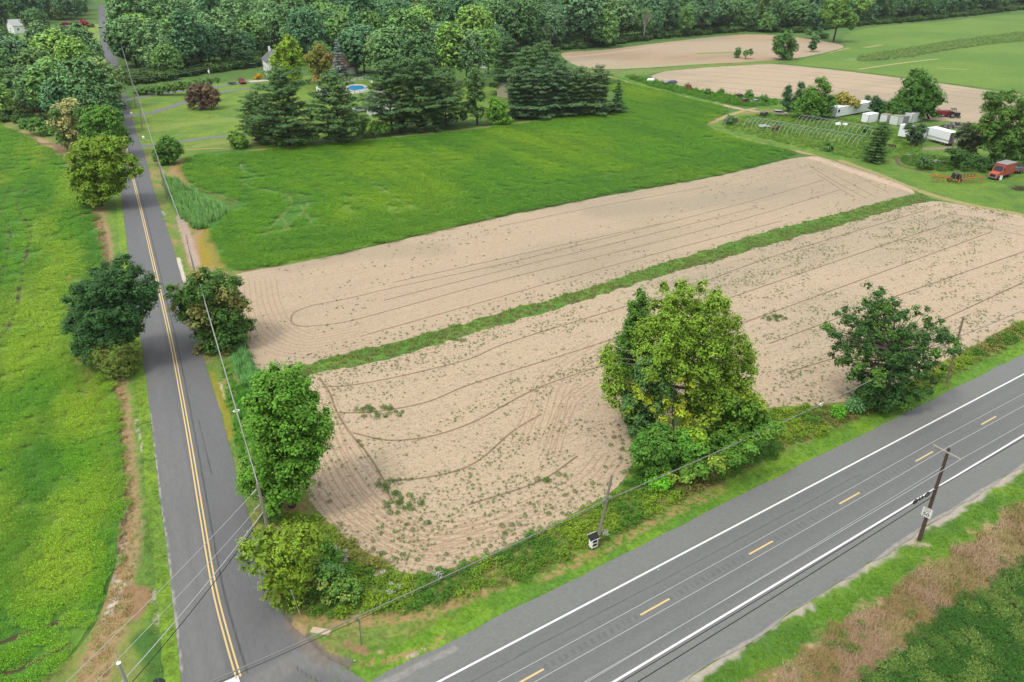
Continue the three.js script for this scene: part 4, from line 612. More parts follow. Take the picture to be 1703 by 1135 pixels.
{ // west verge grass and the undergrowth at the feet of the woods
  const vw = poly([[208, 420], [214, 418], [236, 600], [250, 700], [268, 850], [284, 980], [298, 1120], [236, 1125], [246, 1000], [240, 880], [230, 760], [220, 640], [212, 520]], 0.2);
  spread('mown_grass', 'mown green grass between the ditch and the west edge of the side road', 'grass', shortGrass, vw, 0.55, 72, (x, z, a) => mix3(C(92, 138, 40, 1.6), mix3(C(124, 158, 44, 1.6), C(150, 150, 80, 1.6), fbm(x * 0.7, z * 0.7, 2)), a), { s0: 0.4, s1: 0.6, skip: (x, z, k) => k < 0.25 });
  const under = mound(73, 3.2, 2.8, 3.2, [0.4, 0.4, 0.4], { n: 5, dens: 0.55, size: 0.75, tuft: 0.7, per: 7, hue: 0.1 }).crown, ut = (x, z, a) => mix3(C(62, 100, 44, 3.4), C(92, 128, 58, 3.4), a);
  spread('undergrowth', 'shrubby undergrowth along the foot of the wood beyond the pale field', 'undergrowth', under, outline([[930, 85], [1000, 79], [1100, 64], [1250, 52], [1330, 56], [1400, 46], [1550, 34], [1703, 16], [1800, 8], [1800, 3], [1703, 11], [1550, 29], [1400, 41], [1330, 49], [1250, 46], [1100, 58], [1000, 72], [930, 78]], 4, 1.5), 3.2, 74, ut, { s0: 0.4, s1: 0.8 });
  spread('undergrowth', 'shrubby undergrowth along the foot of the wood behind the lawn', 'undergrowth', under, outline([[206, 146], [300, 130], [395, 116], [440, 110], [470, 116], [440, 100], [395, 105], [300, 118], [206, 130]], 3, 1.5), 2.8, 75, ut, { s0: 0.4, s1: 0.8 });
  spread('undergrowth', 'shrubby undergrowth below the west woods above the left field', 'undergrowth', under, outline([[-60, 200], [0, 203], [60, 211], [100, 228], [100, 214], [60, 196], [0, 190], [-60, 188]], 2, 0.8), 2.4, 76, ut, { s0: 0.35, s1: 0.5 });
}
{ // yard and far strips
  const strip = outline([[1036, 127], [1060, 127], [1120, 143], [1200, 158], [1300, 168], [1290, 176], [1240, 179], [1180, 167], [1100, 149], [1056, 136]], 1.5, 0.4);
  spread('strip_weeds', 'tall bright green weeds along the far dirt track', 'weeds', weed, strip, 1.1, 81, (x, z, a) => mix3(C(80, 148, 36, 1.75), C(112, 166, 44, 1.75), a), { s0: 1.1, s1: 0.9 });
  const yard = outline([[1200, 214], [1222, 196], [1260, 190], [1330, 190], [1400, 196], [1480, 212], [1540, 235], [1520, 262], [1440, 268], [1380, 256], [1300, 238], [1250, 226]], 1.5, 0.5);
  spread('yard_weeds', 'rank green weeds around the hoop frames in the yard', 'weeds', weed, yard, 0.95, 82, (x, z, a) => mix3(C(86, 146, 40, 1.75), C(138, 178, 52, 1.75), fbm(x * 0.2, z * 0.2, 3)), { s0: 0.6, s1: 0.7, skip: (x, z, k) => k < 0.25 });
  const mound2 = outline([[1492, 266], [1520, 256], [1570, 262], [1600, 272], [1580, 288], [1550, 284], [1510, 276]], 1, 0.4);
  spread('yard_weeds', 'weedy green mound behind the orange machine', 'weeds', weed, mound2, 0.8, 83, (x, z, a) => mix3(C(80, 130, 40, 1.75), C(110, 150, 50, 1.75), a), { s0: 0.7, s1: 0.7 });
  const band = outline([[1420, 104], [1500, 98], [1600, 80], [1703, 68], [1850, 50], [1850, 36], [1703, 54], [1600, 66], [1500, 82], [1430, 94]], 3, 1);
  spread('field_weeds', 'pale tall weeds in a band across the far green field', 'weeds', weed, band, 1.7, 84, (x, z, a) => mix3(C(128, 168, 80, 1.75), C(150, 178, 104, 1.75), a), { s0: 1.2, s1: 1.4 });
}
// ---------------------------------------------------------------- the trees near the roads, one by one
const K = 2.6;                                                        // foliage shades itself, so its leaves are paler than the crown looks
const dk = C(46, 80, 42, K), md = C(66, 102, 36, K), br = C(84, 128, 30, K), yg = C(112, 140, 28, K), ol = C(104, 116, 50, K), bl = C(58, 92, 70, K);
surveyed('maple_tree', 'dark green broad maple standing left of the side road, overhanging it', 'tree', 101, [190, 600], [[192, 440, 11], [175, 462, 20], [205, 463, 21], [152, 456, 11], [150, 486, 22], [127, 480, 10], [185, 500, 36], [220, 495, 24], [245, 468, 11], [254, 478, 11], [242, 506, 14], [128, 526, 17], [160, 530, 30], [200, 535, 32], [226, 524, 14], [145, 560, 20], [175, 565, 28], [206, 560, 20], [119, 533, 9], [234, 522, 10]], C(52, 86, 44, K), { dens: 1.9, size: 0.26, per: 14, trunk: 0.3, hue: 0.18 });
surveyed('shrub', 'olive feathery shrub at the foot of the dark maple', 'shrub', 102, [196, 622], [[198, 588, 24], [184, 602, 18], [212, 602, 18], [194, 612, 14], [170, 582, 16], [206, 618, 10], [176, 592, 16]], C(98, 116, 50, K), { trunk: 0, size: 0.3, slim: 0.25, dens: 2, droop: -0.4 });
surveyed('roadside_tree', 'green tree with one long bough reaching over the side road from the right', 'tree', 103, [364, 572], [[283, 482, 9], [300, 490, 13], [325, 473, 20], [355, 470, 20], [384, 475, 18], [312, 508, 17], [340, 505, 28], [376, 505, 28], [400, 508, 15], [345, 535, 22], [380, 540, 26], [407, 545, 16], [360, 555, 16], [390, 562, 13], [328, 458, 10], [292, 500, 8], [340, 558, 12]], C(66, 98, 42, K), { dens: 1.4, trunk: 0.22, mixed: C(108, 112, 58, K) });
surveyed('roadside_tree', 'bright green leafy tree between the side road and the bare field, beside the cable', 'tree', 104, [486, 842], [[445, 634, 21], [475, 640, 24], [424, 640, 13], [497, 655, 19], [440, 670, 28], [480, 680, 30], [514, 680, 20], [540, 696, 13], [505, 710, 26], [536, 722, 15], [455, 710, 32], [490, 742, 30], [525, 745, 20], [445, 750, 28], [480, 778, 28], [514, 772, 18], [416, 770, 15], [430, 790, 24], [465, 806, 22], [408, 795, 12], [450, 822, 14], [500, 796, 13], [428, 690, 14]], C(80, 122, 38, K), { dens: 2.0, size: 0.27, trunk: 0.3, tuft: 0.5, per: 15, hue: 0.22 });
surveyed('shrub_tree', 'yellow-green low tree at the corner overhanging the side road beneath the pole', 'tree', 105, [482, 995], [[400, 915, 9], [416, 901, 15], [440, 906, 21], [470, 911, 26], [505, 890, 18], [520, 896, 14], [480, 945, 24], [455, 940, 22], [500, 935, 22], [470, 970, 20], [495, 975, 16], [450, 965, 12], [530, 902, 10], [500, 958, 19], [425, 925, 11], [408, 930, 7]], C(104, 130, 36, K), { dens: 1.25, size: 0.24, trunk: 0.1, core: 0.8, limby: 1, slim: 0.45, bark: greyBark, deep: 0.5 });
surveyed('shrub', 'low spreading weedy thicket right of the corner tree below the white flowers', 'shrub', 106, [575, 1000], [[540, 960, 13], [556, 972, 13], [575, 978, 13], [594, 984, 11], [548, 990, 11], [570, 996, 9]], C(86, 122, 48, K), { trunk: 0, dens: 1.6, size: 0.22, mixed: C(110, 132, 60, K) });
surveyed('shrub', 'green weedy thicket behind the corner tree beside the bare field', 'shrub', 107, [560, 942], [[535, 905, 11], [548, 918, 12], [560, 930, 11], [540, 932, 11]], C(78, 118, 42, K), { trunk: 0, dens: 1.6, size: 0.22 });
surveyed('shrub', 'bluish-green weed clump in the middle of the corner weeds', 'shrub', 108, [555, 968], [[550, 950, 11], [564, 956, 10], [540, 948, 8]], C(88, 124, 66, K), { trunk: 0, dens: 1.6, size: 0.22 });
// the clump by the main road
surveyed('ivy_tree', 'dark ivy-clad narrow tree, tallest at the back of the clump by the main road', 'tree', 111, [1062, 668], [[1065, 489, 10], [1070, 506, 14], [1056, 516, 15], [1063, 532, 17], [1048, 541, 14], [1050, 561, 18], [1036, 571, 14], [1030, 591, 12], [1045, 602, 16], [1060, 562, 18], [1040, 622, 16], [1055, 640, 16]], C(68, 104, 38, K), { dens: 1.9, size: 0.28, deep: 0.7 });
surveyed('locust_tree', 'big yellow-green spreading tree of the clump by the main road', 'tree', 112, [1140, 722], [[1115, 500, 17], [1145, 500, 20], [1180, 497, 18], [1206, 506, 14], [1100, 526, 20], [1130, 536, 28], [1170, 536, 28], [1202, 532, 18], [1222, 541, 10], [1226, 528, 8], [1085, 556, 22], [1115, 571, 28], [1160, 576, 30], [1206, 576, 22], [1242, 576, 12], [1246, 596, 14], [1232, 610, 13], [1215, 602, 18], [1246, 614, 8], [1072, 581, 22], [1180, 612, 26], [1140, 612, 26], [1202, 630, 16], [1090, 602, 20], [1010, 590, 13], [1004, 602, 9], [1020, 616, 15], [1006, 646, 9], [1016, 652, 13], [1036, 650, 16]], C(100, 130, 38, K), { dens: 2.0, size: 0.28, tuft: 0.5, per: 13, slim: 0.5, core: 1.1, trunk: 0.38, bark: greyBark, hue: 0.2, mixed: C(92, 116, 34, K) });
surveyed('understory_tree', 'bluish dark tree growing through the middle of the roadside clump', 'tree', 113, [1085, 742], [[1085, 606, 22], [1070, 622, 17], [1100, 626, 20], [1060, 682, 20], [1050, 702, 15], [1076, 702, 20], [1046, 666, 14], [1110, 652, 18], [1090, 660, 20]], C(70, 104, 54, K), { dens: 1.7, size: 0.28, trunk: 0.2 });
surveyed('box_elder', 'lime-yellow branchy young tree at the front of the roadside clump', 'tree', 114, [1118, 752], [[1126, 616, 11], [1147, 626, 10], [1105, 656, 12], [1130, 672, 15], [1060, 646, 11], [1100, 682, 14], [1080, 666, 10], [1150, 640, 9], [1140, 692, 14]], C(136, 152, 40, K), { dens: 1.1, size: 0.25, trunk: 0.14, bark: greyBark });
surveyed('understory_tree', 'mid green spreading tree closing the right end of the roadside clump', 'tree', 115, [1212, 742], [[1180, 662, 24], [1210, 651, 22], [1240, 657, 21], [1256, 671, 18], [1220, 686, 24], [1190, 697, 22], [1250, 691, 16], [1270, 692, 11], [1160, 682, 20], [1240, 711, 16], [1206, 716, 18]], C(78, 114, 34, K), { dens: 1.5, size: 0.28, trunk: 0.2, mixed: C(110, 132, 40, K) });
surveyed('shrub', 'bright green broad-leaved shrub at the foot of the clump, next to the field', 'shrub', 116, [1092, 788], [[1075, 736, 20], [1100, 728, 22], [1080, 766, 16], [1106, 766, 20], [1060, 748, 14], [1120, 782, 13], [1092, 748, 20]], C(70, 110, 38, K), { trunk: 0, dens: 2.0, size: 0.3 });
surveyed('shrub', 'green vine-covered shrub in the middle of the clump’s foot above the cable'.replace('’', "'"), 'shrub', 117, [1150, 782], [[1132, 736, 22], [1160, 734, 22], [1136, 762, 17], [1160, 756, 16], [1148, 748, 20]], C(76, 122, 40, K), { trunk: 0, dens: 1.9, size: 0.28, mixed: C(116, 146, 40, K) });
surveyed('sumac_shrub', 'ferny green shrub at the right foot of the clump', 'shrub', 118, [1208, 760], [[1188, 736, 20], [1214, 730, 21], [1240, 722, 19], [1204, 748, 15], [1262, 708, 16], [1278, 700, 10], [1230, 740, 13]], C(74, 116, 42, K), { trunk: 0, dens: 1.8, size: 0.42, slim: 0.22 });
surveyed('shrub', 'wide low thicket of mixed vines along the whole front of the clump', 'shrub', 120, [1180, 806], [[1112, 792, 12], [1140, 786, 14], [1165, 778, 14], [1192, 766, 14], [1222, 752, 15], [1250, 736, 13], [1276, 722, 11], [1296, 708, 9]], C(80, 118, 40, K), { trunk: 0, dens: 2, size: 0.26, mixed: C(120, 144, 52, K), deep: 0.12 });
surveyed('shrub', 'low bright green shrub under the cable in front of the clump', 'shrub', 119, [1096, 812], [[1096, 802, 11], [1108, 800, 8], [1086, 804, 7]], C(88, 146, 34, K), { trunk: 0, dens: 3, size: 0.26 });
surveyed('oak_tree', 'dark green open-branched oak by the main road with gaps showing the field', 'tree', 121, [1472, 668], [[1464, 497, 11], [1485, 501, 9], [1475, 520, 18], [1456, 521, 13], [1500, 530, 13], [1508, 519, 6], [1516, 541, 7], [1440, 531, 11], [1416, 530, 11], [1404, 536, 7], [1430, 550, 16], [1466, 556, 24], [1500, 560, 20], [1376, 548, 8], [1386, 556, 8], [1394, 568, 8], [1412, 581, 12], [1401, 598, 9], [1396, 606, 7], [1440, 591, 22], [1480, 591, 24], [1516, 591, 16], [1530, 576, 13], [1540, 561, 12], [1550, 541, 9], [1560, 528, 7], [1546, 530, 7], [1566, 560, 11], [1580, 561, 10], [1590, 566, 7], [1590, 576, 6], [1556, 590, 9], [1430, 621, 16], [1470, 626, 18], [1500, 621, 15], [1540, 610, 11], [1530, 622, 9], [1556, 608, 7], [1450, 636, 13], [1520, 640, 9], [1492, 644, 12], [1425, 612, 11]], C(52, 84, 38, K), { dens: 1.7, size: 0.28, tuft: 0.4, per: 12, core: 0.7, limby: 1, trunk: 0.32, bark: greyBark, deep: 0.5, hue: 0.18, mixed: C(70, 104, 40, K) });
surveyed('shrub', 'dark bushy thicket around the foot of the open-branched oak', 'shrub', 122, [1462, 676], [[1450, 652, 17], [1470, 656, 15], [1436, 661, 13], [1491, 652, 13], [1465, 668, 11]], C(64, 100, 42, K), { trunk: 0, dens: 1.9, size: 0.26 });
surveyed('shrub', 'bluish small shrub left of the thicket under the oak', 'shrub', 123, [1424, 684], [[1422, 668, 11], [1414, 674, 9], [1432, 672, 9]], C(84, 122, 72, K), { trunk: 0, dens: 2.4, size: 0.24 });
surveyed('shrub', 'small bright green bush on the bank between the clump and the oak', 'shrub', 124, [1396, 694], [[1396, 682, 10], [1390, 687, 7]], C(80, 134, 34, K), { trunk: 0, dens: 2.6, size: 0.24 });
surveyed('shrub', 'low dark bush on the verge to the right of the wooden pole', 'shrub', 125, [1648, 574], [[1648, 567, 6], [1652, 569, 5]], C(62, 96, 36, K), { trunk: 0, dens: 4, size: 0.2 });
// along the side road, farther off
surveyed('roadside_tree', 'yellow-green tree on the west side overhanging the road centre line', 'tree', 131, [168, 342], [[130, 250, 13], [150, 240, 15], [175, 238, 16], [195, 242, 13], [135, 275, 18], [160, 265, 22], [190, 265, 20], [215, 270, 12], [230, 284, 9], [135, 300, 17], [160, 295, 22], [190, 298, 18], [145, 322, 13], [170, 322, 14], [215, 290, 10], [190, 315, 10]], C(102, 130, 38, K), { dens: 0.85, size: 0.42, tuft: 0.6, per: 11, trunk: 0.25 });
surveyed('roadside_tree', 'fresh green tree behind the yellow-green one west of the road', 'tree', 132, [172, 262], [[150, 190, 13], [172, 188, 15], [192, 195, 13], [145, 208, 15], [165, 210, 18], [190, 214, 15], [205, 222, 9], [150, 228, 14], [176, 230, 14], [212, 234, 7]], C(80, 122, 44, K), { dens: 0.75, size: 0.46, tuft: 0.65, per: 10, trunk: 0.25 });
surveyed('flowering_tree', 'tree covered in creamy blossom at the edge of the left field', 'tree', 133, [112, 248], [[98, 182, 12], [115, 175, 13], [130, 184, 11], [95, 200, 13], [115, 200, 15], [108, 222, 14], [125, 215, 12], [118, 236, 10]], C(150, 152, 96, K), { dens: 0.75, size: 0.46, tuft: 0.65, per: 10, trunk: 0.22, mixed: C(86, 116, 56, K) });
surveyed('shrub', 'green thicket on the bank at the top of the left field', 'shrub', 134, [62, 224], [[40, 205, 9], [58, 206, 10], [76, 212, 10], [90, 222, 9]], C(84, 124, 54, K), { trunk: 0, dens: 0.9, size: 0.4 });
surveyed('shrub', 'round green bush between the driveway entrance and the side road', 'shrub', 135, [276, 272], [[262, 246, 9], [276, 236, 12], [290, 244, 11], [268, 258, 12], [286, 258, 11], [298, 252, 7], [276, 266, 8]], C(72, 112, 40, K), { trunk: 0, dens: 1.0, size: 0.38 });
surveyed('maroon_maple', 'purple-brown Japanese-style maple alone on the lawn'.replace('Japanese-style ', 'rounded '), 'tree', 136, [336, 181], [[318, 150, 8], [330, 146, 9], [345, 148, 9], [356, 156, 8], [314, 162, 7], [330, 160, 11], [346, 162, 10], [360, 166, 6], [318, 172, 6], [338, 172, 8], [354, 172, 6]], C(98, 82, 66, K), { dens: 0.9, size: 0.4, trunk: 0.2, mixed: C(116, 96, 70, K) });
// farmyard and field edge
surveyed('yard_tree', 'tall dark green tree beside the white trailers in the yard', 'tree', 141, [1546, 198], [[1530, 124, 11], [1521, 140, 15], [1543, 144, 15], [1512, 158, 16], [1535, 164, 19], [1556, 160, 13], [1500, 171, 14], [1482, 178, 11], [1520, 180, 14], [1545, 181, 11], [1494, 185, 10], [1470, 184, 8]], C(68, 108, 40, K), { dens: 0.8, size: 0.42, tuft: 0.6, per: 11, trunk: 0.25 });
surveyed('yard_tree', 'rounded green tree left of the long white trailer', 'tree', 142, [1358, 197], [[1366, 135, 8], [1373, 144, 9], [1351, 154, 13], [1341, 166, 13], [1363, 164, 15], [1345, 180, 13], [1371, 180, 13], [1326, 178, 11], [1384, 166, 9]], C(78, 118, 42, K), { dens: 0.8, size: 0.42, tuft: 0.6, per: 11, trunk: 0.22 });
surveyed('yard_tree', 'small tree turning yellow in front of the long white trailer', 'tree', 143, [1408, 190], [[1396, 164, 10], [1411, 168, 11], [1424, 172, 8], [1405, 158, 7], [1392, 178, 9]], C(142, 136, 62, K), { dens: 0.8, size: 0.4, trunk: 0.15 });
surveyed('yard_tree', 'small dark tree between the two rows of white trailers', 'tree', 144, [1460, 196], [[1458, 166, 7], [1454, 176, 9], [1464, 174, 8], [1460, 186, 9]], C(56, 88, 52, K), { dens: 0.9, size: 0.4, trunk: 0.15 });
surveyed('juniper', 'narrow blue-green juniper at the left end of the yard trees', 'tree', 145, [1310, 185], [[1312, 146, 6], [1310, 157, 9], [1308, 170, 10], [1317, 175, 9]], C(60, 98, 58, K), { dens: 1.0, size: 0.36, trunk: 0.15, slim: 0.35 });
surveyed('juniper', 'second dark juniper beside the narrow one in the yard', 'tree', 146, [1330, 184], [[1334, 142, 7], [1331, 154, 9], [1325, 166, 10]], C(62, 96, 52, K), { dens: 1.0, size: 0.36, trunk: 0.15, slim: 0.35 });
surveyed('juniper', 'thin grey-green juniper top showing between trailer and pale field', 'tree', 147, [1443, 180], [[1444, 162, 5], [1442, 170, 6]], C(78, 108, 70, K), { dens: 1.0, size: 0.36, trunk: 0.12, slim: 0.35 });
surveyed('yard_tree', 'large leafy tree at the right edge above the red truck', 'tree', 148, [1676, 276], [[1650, 160, 11], [1680, 160, 13], [1703, 168, 13], [1660, 180, 18], [1690, 190, 18], [1645, 200, 12], [1634, 214, 11], [1665, 215, 20], [1695, 225, 18], [1650, 236, 16], [1676, 246, 18], [1702, 250, 15], [1720, 200, 18], [1720, 235, 18]], C(78, 112, 46, K), { dens: 0.9, size: 0.38, tuft: 0.55, per: 11, trunk: 0.25 });
surveyed('yard_tree', 'dark reddish-green tree left of the large one at the right edge', 'tree', 149, [1614, 268], [[1612, 214, 11], [1601, 225, 11], [1620, 230, 14], [1614, 246, 11], [1604, 240, 10]], C(70, 84, 52, K), { dens: 0.9, size: 0.36, trunk: 0.18 });
surveyed('hedge', 'dark overgrown hedge left of the red truck', 'hedge', 150, [1620, 280], [[1586, 252, 9], [1602, 258, 11], [1622, 266, 11], [1642, 270, 9], [1660, 262, 10], [1596, 268, 8]], C(58, 92, 42, K), { trunk: 0, dens: 1.1, size: 0.34 });
surveyed('shrub', 'bush with dark leaves growing against the white open trailer', 'shrub', 151, [1522, 242], [[1512, 212, 8], [1522, 218, 9], [1532, 214, 9], [1516, 228, 8], [1530, 228, 8]], C(66, 92, 56, K), { trunk: 0, dens: 1.0, size: 0.36 });
surveyed('shrub', 'weedy bush on the mound behind the orange machine', 'shrub', 152, [1540, 282], [[1538, 266, 7], [1530, 272, 6], [1548, 270, 6]], C(74, 106, 58, K), { trunk: 0, dens: 1.2, size: 0.3 });
surveyed('field_tree', 'tall bare-stemmed tree leaning at the far edge of the pale field', 'tree', 153, [1386, 70], [[1376, 20, 12], [1395, 10, 14], [1410, 25, 12], [1390, 30, 13], [1421, 30, 8], [1400, -2, 12], [1380, 4, 10], [1412, 40, 8]], C(96, 132, 56, K), { dens: 0.33, size: 0.8, tuft: 0.9, per: 9, trunk: 0.5 });
surveyed('field_bush', 'big rounded bush at the corner of the far pale field', 'bush', 154, [1306, 99], [[1294, 66, 9], [1310, 62, 11], [1318, 76, 9], [1296, 80, 11], [1308, 88, 10]], C(76, 112, 54, K), { trunk: 0, dens: 0.45, size: 0.7, tuft: 0.8 });
surveyed('field_bush', 'small dark bush right of the big rounded one', 'bush', 155, [1354, 86], [[1356, 66, 7], [1352, 76, 7]], C(62, 100, 52, K), { trunk: 0, dens: 0.5, size: 0.7 });
surveyed('field_bush', 'bush under the tall bare-stemmed tree', 'bush', 156, [1348, 64], [[1344, 52, 6], [1365, 54, 6], [1372, 62, 6]], C(74, 110, 60, K), { trunk: 0, dens: 0.5, size: 0.7 });
surveyed('field_bush', 'small bush with two stems on the strip between the pale fields', 'bush', 157, [1228, 96], [[1228, 85, 6], [1226, 91, 5]], C(78, 112, 58, K), { trunk: 0.1, dens: 0.6, size: 0.6 });
surveyed('field_bush', 'lighter little tree just right of the two-stemmed bush', 'bush', 158, [1240, 98], [[1240, 88, 5], [1248, 86, 5]], C(90, 124, 66, K), { trunk: 0.12, dens: 0.6, size: 0.6 });
for (const [i, x, y, q, l] of [[0, 1144, 143, 3.5, 'bush beside the rusty cab on the field edge'], [1, 1246, 158, 6, 'green bush beside the scrap at the end of the field edge'], [2, 1270, 165, 6, 'bush at the end of the far weedy strip'], [3, 1214, 200, 7, 'vine-grown bush over the grey frame in the yard'], [4, 1178, 153, 5, 'grey-green bush halfway along the far weedy strip'], [5, 1200, 152, 4, 'thin upright bush on the far weedy strip'], [6, 1440, 215, 5, 'small bush behind the cone-shaped pine'], [7, 1378, 245, 6, 'low dark bush in front of the hoop frames'], [8, 1296, 207, 4, 'low bush inside the hoop frames']])
  surveyed('shrub', l, 'shrub', 160 + i, [x, y + q], [[x, y - q * 0.4, q], [x - q * 0.7, y + q * 0.2, q * 0.7], [x + q * 0.7, y + q * 0.1, q * 0.7]], C(76, 116, 52, K), { trunk: 0, dens: 0.9, size: 0.4 });

// ---------------------------------------------------------------- white pines and other yard trees round the house
const pc = C(74, 106, 60, K * 0.92), pineG = [pine(201, 19, 9.2, pc, { levels: 14, gap: 0.7 }), pine(202, 18, 7.6, C(78, 110, 60, K * 0.92), { levels: 14, low: 0.06 }), pine(203, 15, 6.2, C(78, 108, 68, K * 0.92), { levels: 13, low: 0.05, gap: 0.65 }), pine(204, 10, 3.4, C(66, 100, 60, K), { levels: 12, low: 0.04, cone: 1, gap: 0.5, tuft: 0.5, size: 0.42 })], pineH = [19, 18, 15, 10];
const PINES = [[0, 482, 242, 113, 'broad white pine at the left end of the row, largest'], [1, 436, 238, 152, 'shorter white pine tucked at the left edge of the row'], [1, 566, 238, 117, 'narrow white pine standing in front of the pool'], [0, 652, 218, 100, 'tall white pine right of the white car'], [0, 702, 216, 92, 'tallest white pine in the middle of the row'], [1, 742, 210, 112, 'white pine beside the middle ones, with thinner crown'], [2, 862, 196, 112, 'dense blue-green pine right of the tan shed'], [2, 896, 196, 110, 'dense pine, second to the right of the tan shed'], [2, 930, 193, 104, 'dense pine, third to the right of the tan shed'], [2, 962, 191, 112, 'olive-tinted dense pine near the right end of the row'], [2, 992, 190, 110, 'pointed dense pine, last but one of the row'], [3, 1026, 188, 134, 'small pointed pine closing the right end of the row'], [0, 842, 156, 62, 'big dark pine behind the tan shed'], [1, 905, 158, 68, 'big pine behind the dense ones at the right'], [1, 880, 166, 78, 'pine between the two big ones behind the shed'], [2, 920, 176, 92, 'pine half hidden behind the dense row']];
const heightFrom = (x, y, top) => { const [gx, gz] = G(x, y); return onPlane(x, top, gz).y; };
for (const [k, x, y, top, l] of PINES) { const [gx, gz] = G(x, y); plant(pineG[k], 'pine_tree', l, 'pine tree', gx, gz, { scale: heightFrom(x, y, top) / pineH[k], turn: x * 1.7, tint: x > 950 ? [1.1, 1.02, 0.9] : [1, 1, 1] }); }
{ const g = pine(211, 12.5, 4.4, C(74, 104, 54, K), { levels: 15, low: 0.03, gap: 0.5, tuft: 0.5, size: 0.4, whorl: 9 }), [x, z] = G(1454, 270); plant(g, 'pine_tree', 'dense bushy pine alone in front of the hoop frames', 'pine tree', x, z, { scale: heightFrom(1454, 270, 203) / 12.5 }); }
{ const g = pine(212, 17, 4.6, C(122, 136, 126, K), { levels: 15, low: 0.05, cone: 1, gap: 0.6, up: -0.05 }), [x, z] = G(566, 128); plant(g, 'spruce_tree', 'silvery blue spruce left of the red-roofed shed', 'tree', x, z, { scale: heightFrom(566, 128, 65) / 17 }); }
{ const g = pine(213, 9, 4.2, C(82, 112, 96, K), { levels: 12, low: 0.03, cone: 1, gap: 0.7, size: 0.6 }), [x, z] = G(132, 60); plant(g, 'spruce_tree', 'small blue-green spruce on the far lawn beside the road', 'tree', x, z, { scale: heightFrom(132, 60, 36) / 9 }); }
surveyed('yard_tree', 'lime green tree in front of the white house', 'tree', 221, [486, 140], [[480, 68, 11], [466, 82, 11], [490, 84, 13], [458, 98, 10], [478, 102, 15], [500, 100, 10], [462, 118, 11], [488, 120, 13], [452, 124, 7]], C(118, 148, 40, K), { dens: 0.45, size: 0.6, tuft: 0.75, per: 10, trunk: 0.25 });
surveyed('yard_tree', 'olive-brown tree right of the lime green one by the house', 'tree', 222, [532, 146], [[530, 82, 11], [518, 96, 11], [540, 98, 11], [524, 112, 12], [542, 114, 9], [530, 128, 11]], C(112, 116, 48, K), { dens: 0.45, size: 0.6, tuft: 0.75, per: 10, trunk: 0.25, mixed: C(140, 112, 60, K) });
surveyed('yard_tree', 'loose green tree between the tall pines and the tan shed', 'tree', 223, [794, 208], [[790, 118, 10], [782, 134, 11], [798, 138, 11], [786, 156, 12], [800, 160, 9], [784, 178, 12], [798, 186, 11], [770, 190, 9]], C(76, 106, 54, K), { dens: 0.6, size: 0.5, tuft: 0.65, per: 10, trunk: 0.25 });
surveyed('shrub', 'bright green rounded bush in front of the tan shed', 'shrub', 224, [826, 208], [[822, 172, 10], [834, 180, 11], [816, 188, 11], [838, 194, 9], [826, 200, 8], [848, 200, 6]], C(92, 138, 40, K), { trunk: 0, dens: 0.9, size: 0.44 });
surveyed('shrub', 'light green bush at the left foot of the pine row', 'shrub', 225, [394, 246], [[386, 226, 9], [398, 232, 11], [406, 240, 8], [390, 238, 8]], C(96, 132, 48, K), { trunk: 0, dens: 0.9, size: 0.42 });
surveyed('shrub', 'thicket of green brush under the pines left of the white car', 'shrub', 226, [540, 238], [[512, 222, 9], [530, 216, 9], [552, 220, 10], [440, 226, 10], [470, 230, 10], [500, 232, 8]], C(72, 110, 46, K), { trunk: 0, dens: 0.9, size: 0.42 });
surveyed('shrub', 'fresh green brush at the field edge below the white car', 'shrub', 227, [606, 226], [[590, 208, 9], [606, 202, 9], [622, 212, 9], [600, 218, 8], [640, 212, 9]], C(84, 124, 42, K), { trunk: 0, dens: 0.9, size: 0.42 });
surveyed('shrub', 'dark brush at the foot of the tall pines along the field', 'shrub', 228, [710, 216], [[670, 206, 9], [700, 206, 9], [730, 204, 8], [756, 198, 8]], C(58, 88, 48, K), { trunk: 0, dens: 0.9, size: 0.42 });
surveyed('shrub', 'dark round shrub beside the grey-roofed house', 'shrub', 229, [628, 186], [[626, 168, 7], [636, 172, 8], [630, 178, 7]], C(48, 76, 48, K), { trunk: 0, dens: 0.9, size: 0.4 });
surveyed('hedge', 'long green hedge along the upper driveway', 'hedge', 230, [330, 158], [[228, 155, 7], [240, 154, 8], [252, 151, 8], [264, 149, 8], [276, 146, 8], [288, 145, 8], [300, 143, 8], [312, 141, 8], [324, 139, 7], [336, 138, 7], [348, 136, 7], [360, 133, 6]], C(84, 116, 54, K), { trunk: 0, dens: 0.8, size: 0.46, deep: 0.06 });
surveyed('shrub', 'yellow flowering shrub at the end of the upper driveway', 'shrub', 231, [430, 132], [[426, 128, 4], [433, 128, 4], [430, 126, 4]], C(220, 176, 30, 1.4), { trunk: 0, dens: 1.2, size: 0.4, hue: 0.1 });
for (const [i, x, y, q, c, l] of [[0, 108, 41, 5, C(150, 62, 78, 1.5), 'dusky pink flowering bush on the far lawn, left one'], [1, 124, 40, 4.5, C(176, 66, 70, 1.5), 'red flowering bush behind the small spruce'], [2, 138, 38, 5.5, C(196, 58, 84, 1.5), 'crimson flowering bush closest to the far road'], [3, 150, 42, 3.5, C(104, 96, 56, K), 'brownish bush beside the crimson flowering one'], [4, 116, 42, 3.5, C(96, 104, 60, K), 'green-brown bush between the flowering ones']])
  surveyed('flowering_bush', l, 'bush', 232 + i, [x, y + q], [[x, y, q], [x - q, y + 1, q * 0.8], [x + q, y + 1, q * 0.8]], c, { trunk: 0, dens: 0.3, size: 0.8, hue: 0.12 });

